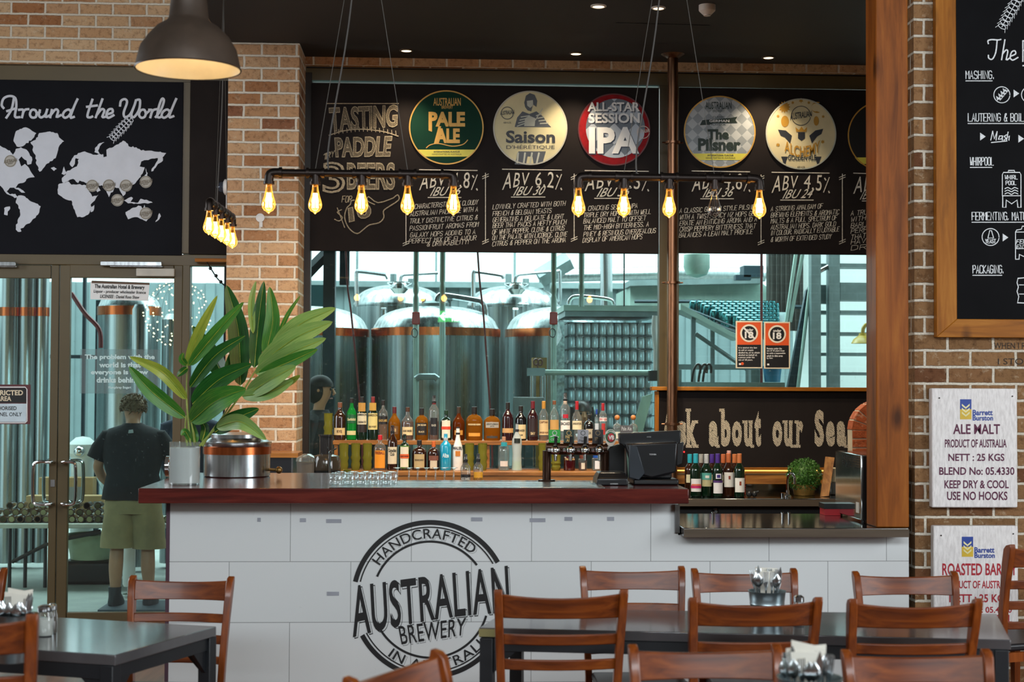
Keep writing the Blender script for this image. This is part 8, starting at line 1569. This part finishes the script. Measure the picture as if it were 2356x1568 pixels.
# seats are at local -y; back faces +y.  away: turned by 180 degrees so that the seat lies beyond the back
chair_px('chair with its back to us at the left end of the long table', 1150, 1350, 1431, 1356, True, Y=5.62)
chair_px('middle chair with its back to us at the long table', 1589, 1370, 1886, 1372, True, Y=5.50)
chair_px('chair with its back to us at the right end of the long table', 1953, 1372, 2256, 1376, True, Y=5.44)
chair_px('chair facing us across the long table, nearest the logo', 1330, 1299, 1578, 1303, False, Y=6.74)
chair_px('chair facing us across the long table, behind the cutlery bucket', 1585, 1306, 1838, 1306, False, Y=6.66)
chair_px('chair facing us across the long table, before the brick wall corner', 1952, 1311, 2210, 1314, False, Y=6.60)
chair_px('blurred near chair left of the nearest cutlery bucket', 1442, 1478, 1800, 1484, False, Y=4.66)
chair_px('blurred near chair right of the nearest cutlery bucket', 1912, 1492, 2302, 1492, False, Y=4.64)
chair('lone blurred chair turned sideways before the lower half of the logo', -.10 + .087, 4.17 - .048, math.radians(61))
a = W(410, 1326, 6.6); chair('chair facing us at the right end of the left table', a.x, a.y - .06, math.radians(-6), 0, 0, a.z / .945)
a = W(-98, 1400, 4.55); chair('near chair cut by the left picture edge with its back to us', a.x - .03, a.y, math.radians(180 + 8), 0, 0, a.z / .945)
a = W(-112, 1310, 7.05); chair('chair mostly hidden behind the left cutlery bucket', a.x, a.y, math.radians(-4), 0, 0, a.z / .945)
# stacked chairs at the right edge
a = W(2292, 1230, 7.2); chair('chair with its back to us by the brick wall at the right picture edge', a.x + .165, 7.12, math.radians(180 + 18), 0, 0, 1.03)
# cutlery buckets
def cutlery(kind, k, c, tilt, az, z0, rr):
    d = V((math.sin(tilt) * math.cos(az), math.sin(tilt) * math.sin(az), math.cos(tilt))); sd = d.cross(V((0, 1, .1))).normalized(); p = V((c.x + rr * math.cos(az), c.y + rr * math.sin(az), z0)); b = MB()
    b.tube([p, p + d * .11], [.003, .004], 6, True, .5)
    if kind == 0: b.rings([[p + d * (.11 + .055 * u_) + sd * (.019 * math.sin(math.pi * min(.97, .06 + u_ * .94)) * math.cos(a_)) + d.cross(sd) * (.006 * math.sin(math.pi * min(.97, .06 + u_ * .94)) * math.sin(a_)) for a_ in [2 * math.pi * i / 10 for i in range(10)]] for u_ in [j / 8 for j in range(9)]]); nm = 'spoon'
    elif kind == 1:
        b.tube([p + d * .105, p + d * .135], [.004, .011], 6, True, .3)
        for g in (-1.5, -.5, .5, 1.5): b.tube([p + d * .13 + sd * g * .0055, p + d * .175 + sd * g * .006], .0018, 5)
        nm = 'fork'
    else: b.tube([p + d * .10, p + d * .12, p + d * .165, p + d * .19], [.004, .009, .009, .001], 6, True, .2); nm = 'knife'
    return b, nm, p
def bucket(lab, cx, yrim, hwpx, Y, n, grp_where, napk=True, seed=1, hh=.105):
    p = W(cx, yrim, Y); r = hwpx * mpp(Y); c = V((p.x, Y, ZTB + .001)); t = thing('cutlery_bucket', lab, 'bucket', c, 0, 'galvanised cutlery buckets'); h = min(.16, max(.08, p.z - c.z)); hh = h
    prof = [(r * .78, 0), (r * .8, .003), (r * .86, h * .3), (r * .89, h * .33), (r * .87, h * .36), (r * .91, h * .55), (r * .94, h * .58), (r * .92, h * .61), (r * .99, h * .97), (r * 1.03, h), (r * .97, h), (r * .8, h * .08), (.001, h * .06)]
    b = MB().lathe(prof, c, 32); b.build('bucket', M['galv'], t)
    rn = random.Random(seed)
    for k in range(n):
        az = 2 * math.pi * k / n + rn.uniform(-.2, .2); kind = rn.choice((0, 0, 0, 1, 1, 2)); b, nm, pp_ = cutlery(kind, k, c, rn.uniform(.05, .2), az, c.z + h * .25, r * .45)
        o = b.build(nm, M['steel'] if nm != 'x' else None, None, loc=pp_); tag(o, f'steel {nm} standing among the cutlery in the bucket {grp_where}', nm, f'{nm}s {grp_where}')
    if napk:
        for k in range(3):
            b = MB(); x0 = c.x - r * .48 + k * .006; yb = c.y + r * (.16 + .12 * k); z0 = c.z + h * .3; a = rn.uniform(-.15, .1); w_ = r * .92; hn = h * .55 + .085 + k * .008
            pts = [V((x0, yb, z0)), V((x0 + w_, yb, z0)), V((x0 + w_ + .01, yb + .02, z0 + hn)), V((x0 - .01 + a * .1, yb + .025, z0 + hn * (1.05 + a))) ]; b.prism(pts, (0, .006, 0)); o = b.build('napkin', mk('paper_napkin', '#dcd8cc', .9, 0, .05), None, loc=pts[0], bevel=.002)
            tag(o, f'folded paper napkin standing at the back of the bucket {grp_where}', 'napkin', f'napkins {grp_where}')
bucket('galvanised cutlery bucket on the long dining table', 1765, 1358, 43, 6.08, 16, 'on the long table', True, 3)
bucket('large blurred galvanised cutlery bucket in the nearest foreground', 1863, 1556, 74, 4.14, 17, 'in the foreground', True, 8)
bucket('galvanised cutlery bucket on the left table by the salt and pepper', 32, 1378, 44, 5.25, 18, 'on the left table', True, 5)
def shaker(lab, cx, yb, hw, yt, fill, cap):
    q = Wz(cx, yb, ZTB); Y = q.y; r = hw * mpp(Y); h = W(cx, yt, Y).z - ZTB; c = V((q.x, Y, ZTB + .001)); t = thing('shaker', lab, 'shaker', c, 0, 'salt and pepper shakers')
    b = MB().lathe([(r * .92, 0), (r, .004), (r, h * .62), (r * .78, h * .76), (r * .78, h * .8)], c, 20); g = b.build('glass_jar', M['glass_clear'], t)
    b = MB().lathe([(r * .9, .003), (r * .9, h * .55), (.001, h * .56)], c, 18); b.build('contents', mk('shaker_fill', fill, .8), g)
    b = MB().lathe([(r * .84, h * .78), (r * .88, h * .8), (r * .86, h * .94), (r * .5, h), (.001, h)], c, 18); b.build('cap', M['steel'], t)
shaker('glass salt shaker on the left table beside the cutlery bucket', 103, 1462, 19, 1391, '#dcd8d0', 0); shaker('pepper shaker just behind the salt shaker on the left table', 120, 1456, 11, 1388, '#4a3a2a', 0)
shaker('glass shaker beside the cutlery bucket on the long table', 1838, 1440, 14, 1369, '#5a4a3a', 0)
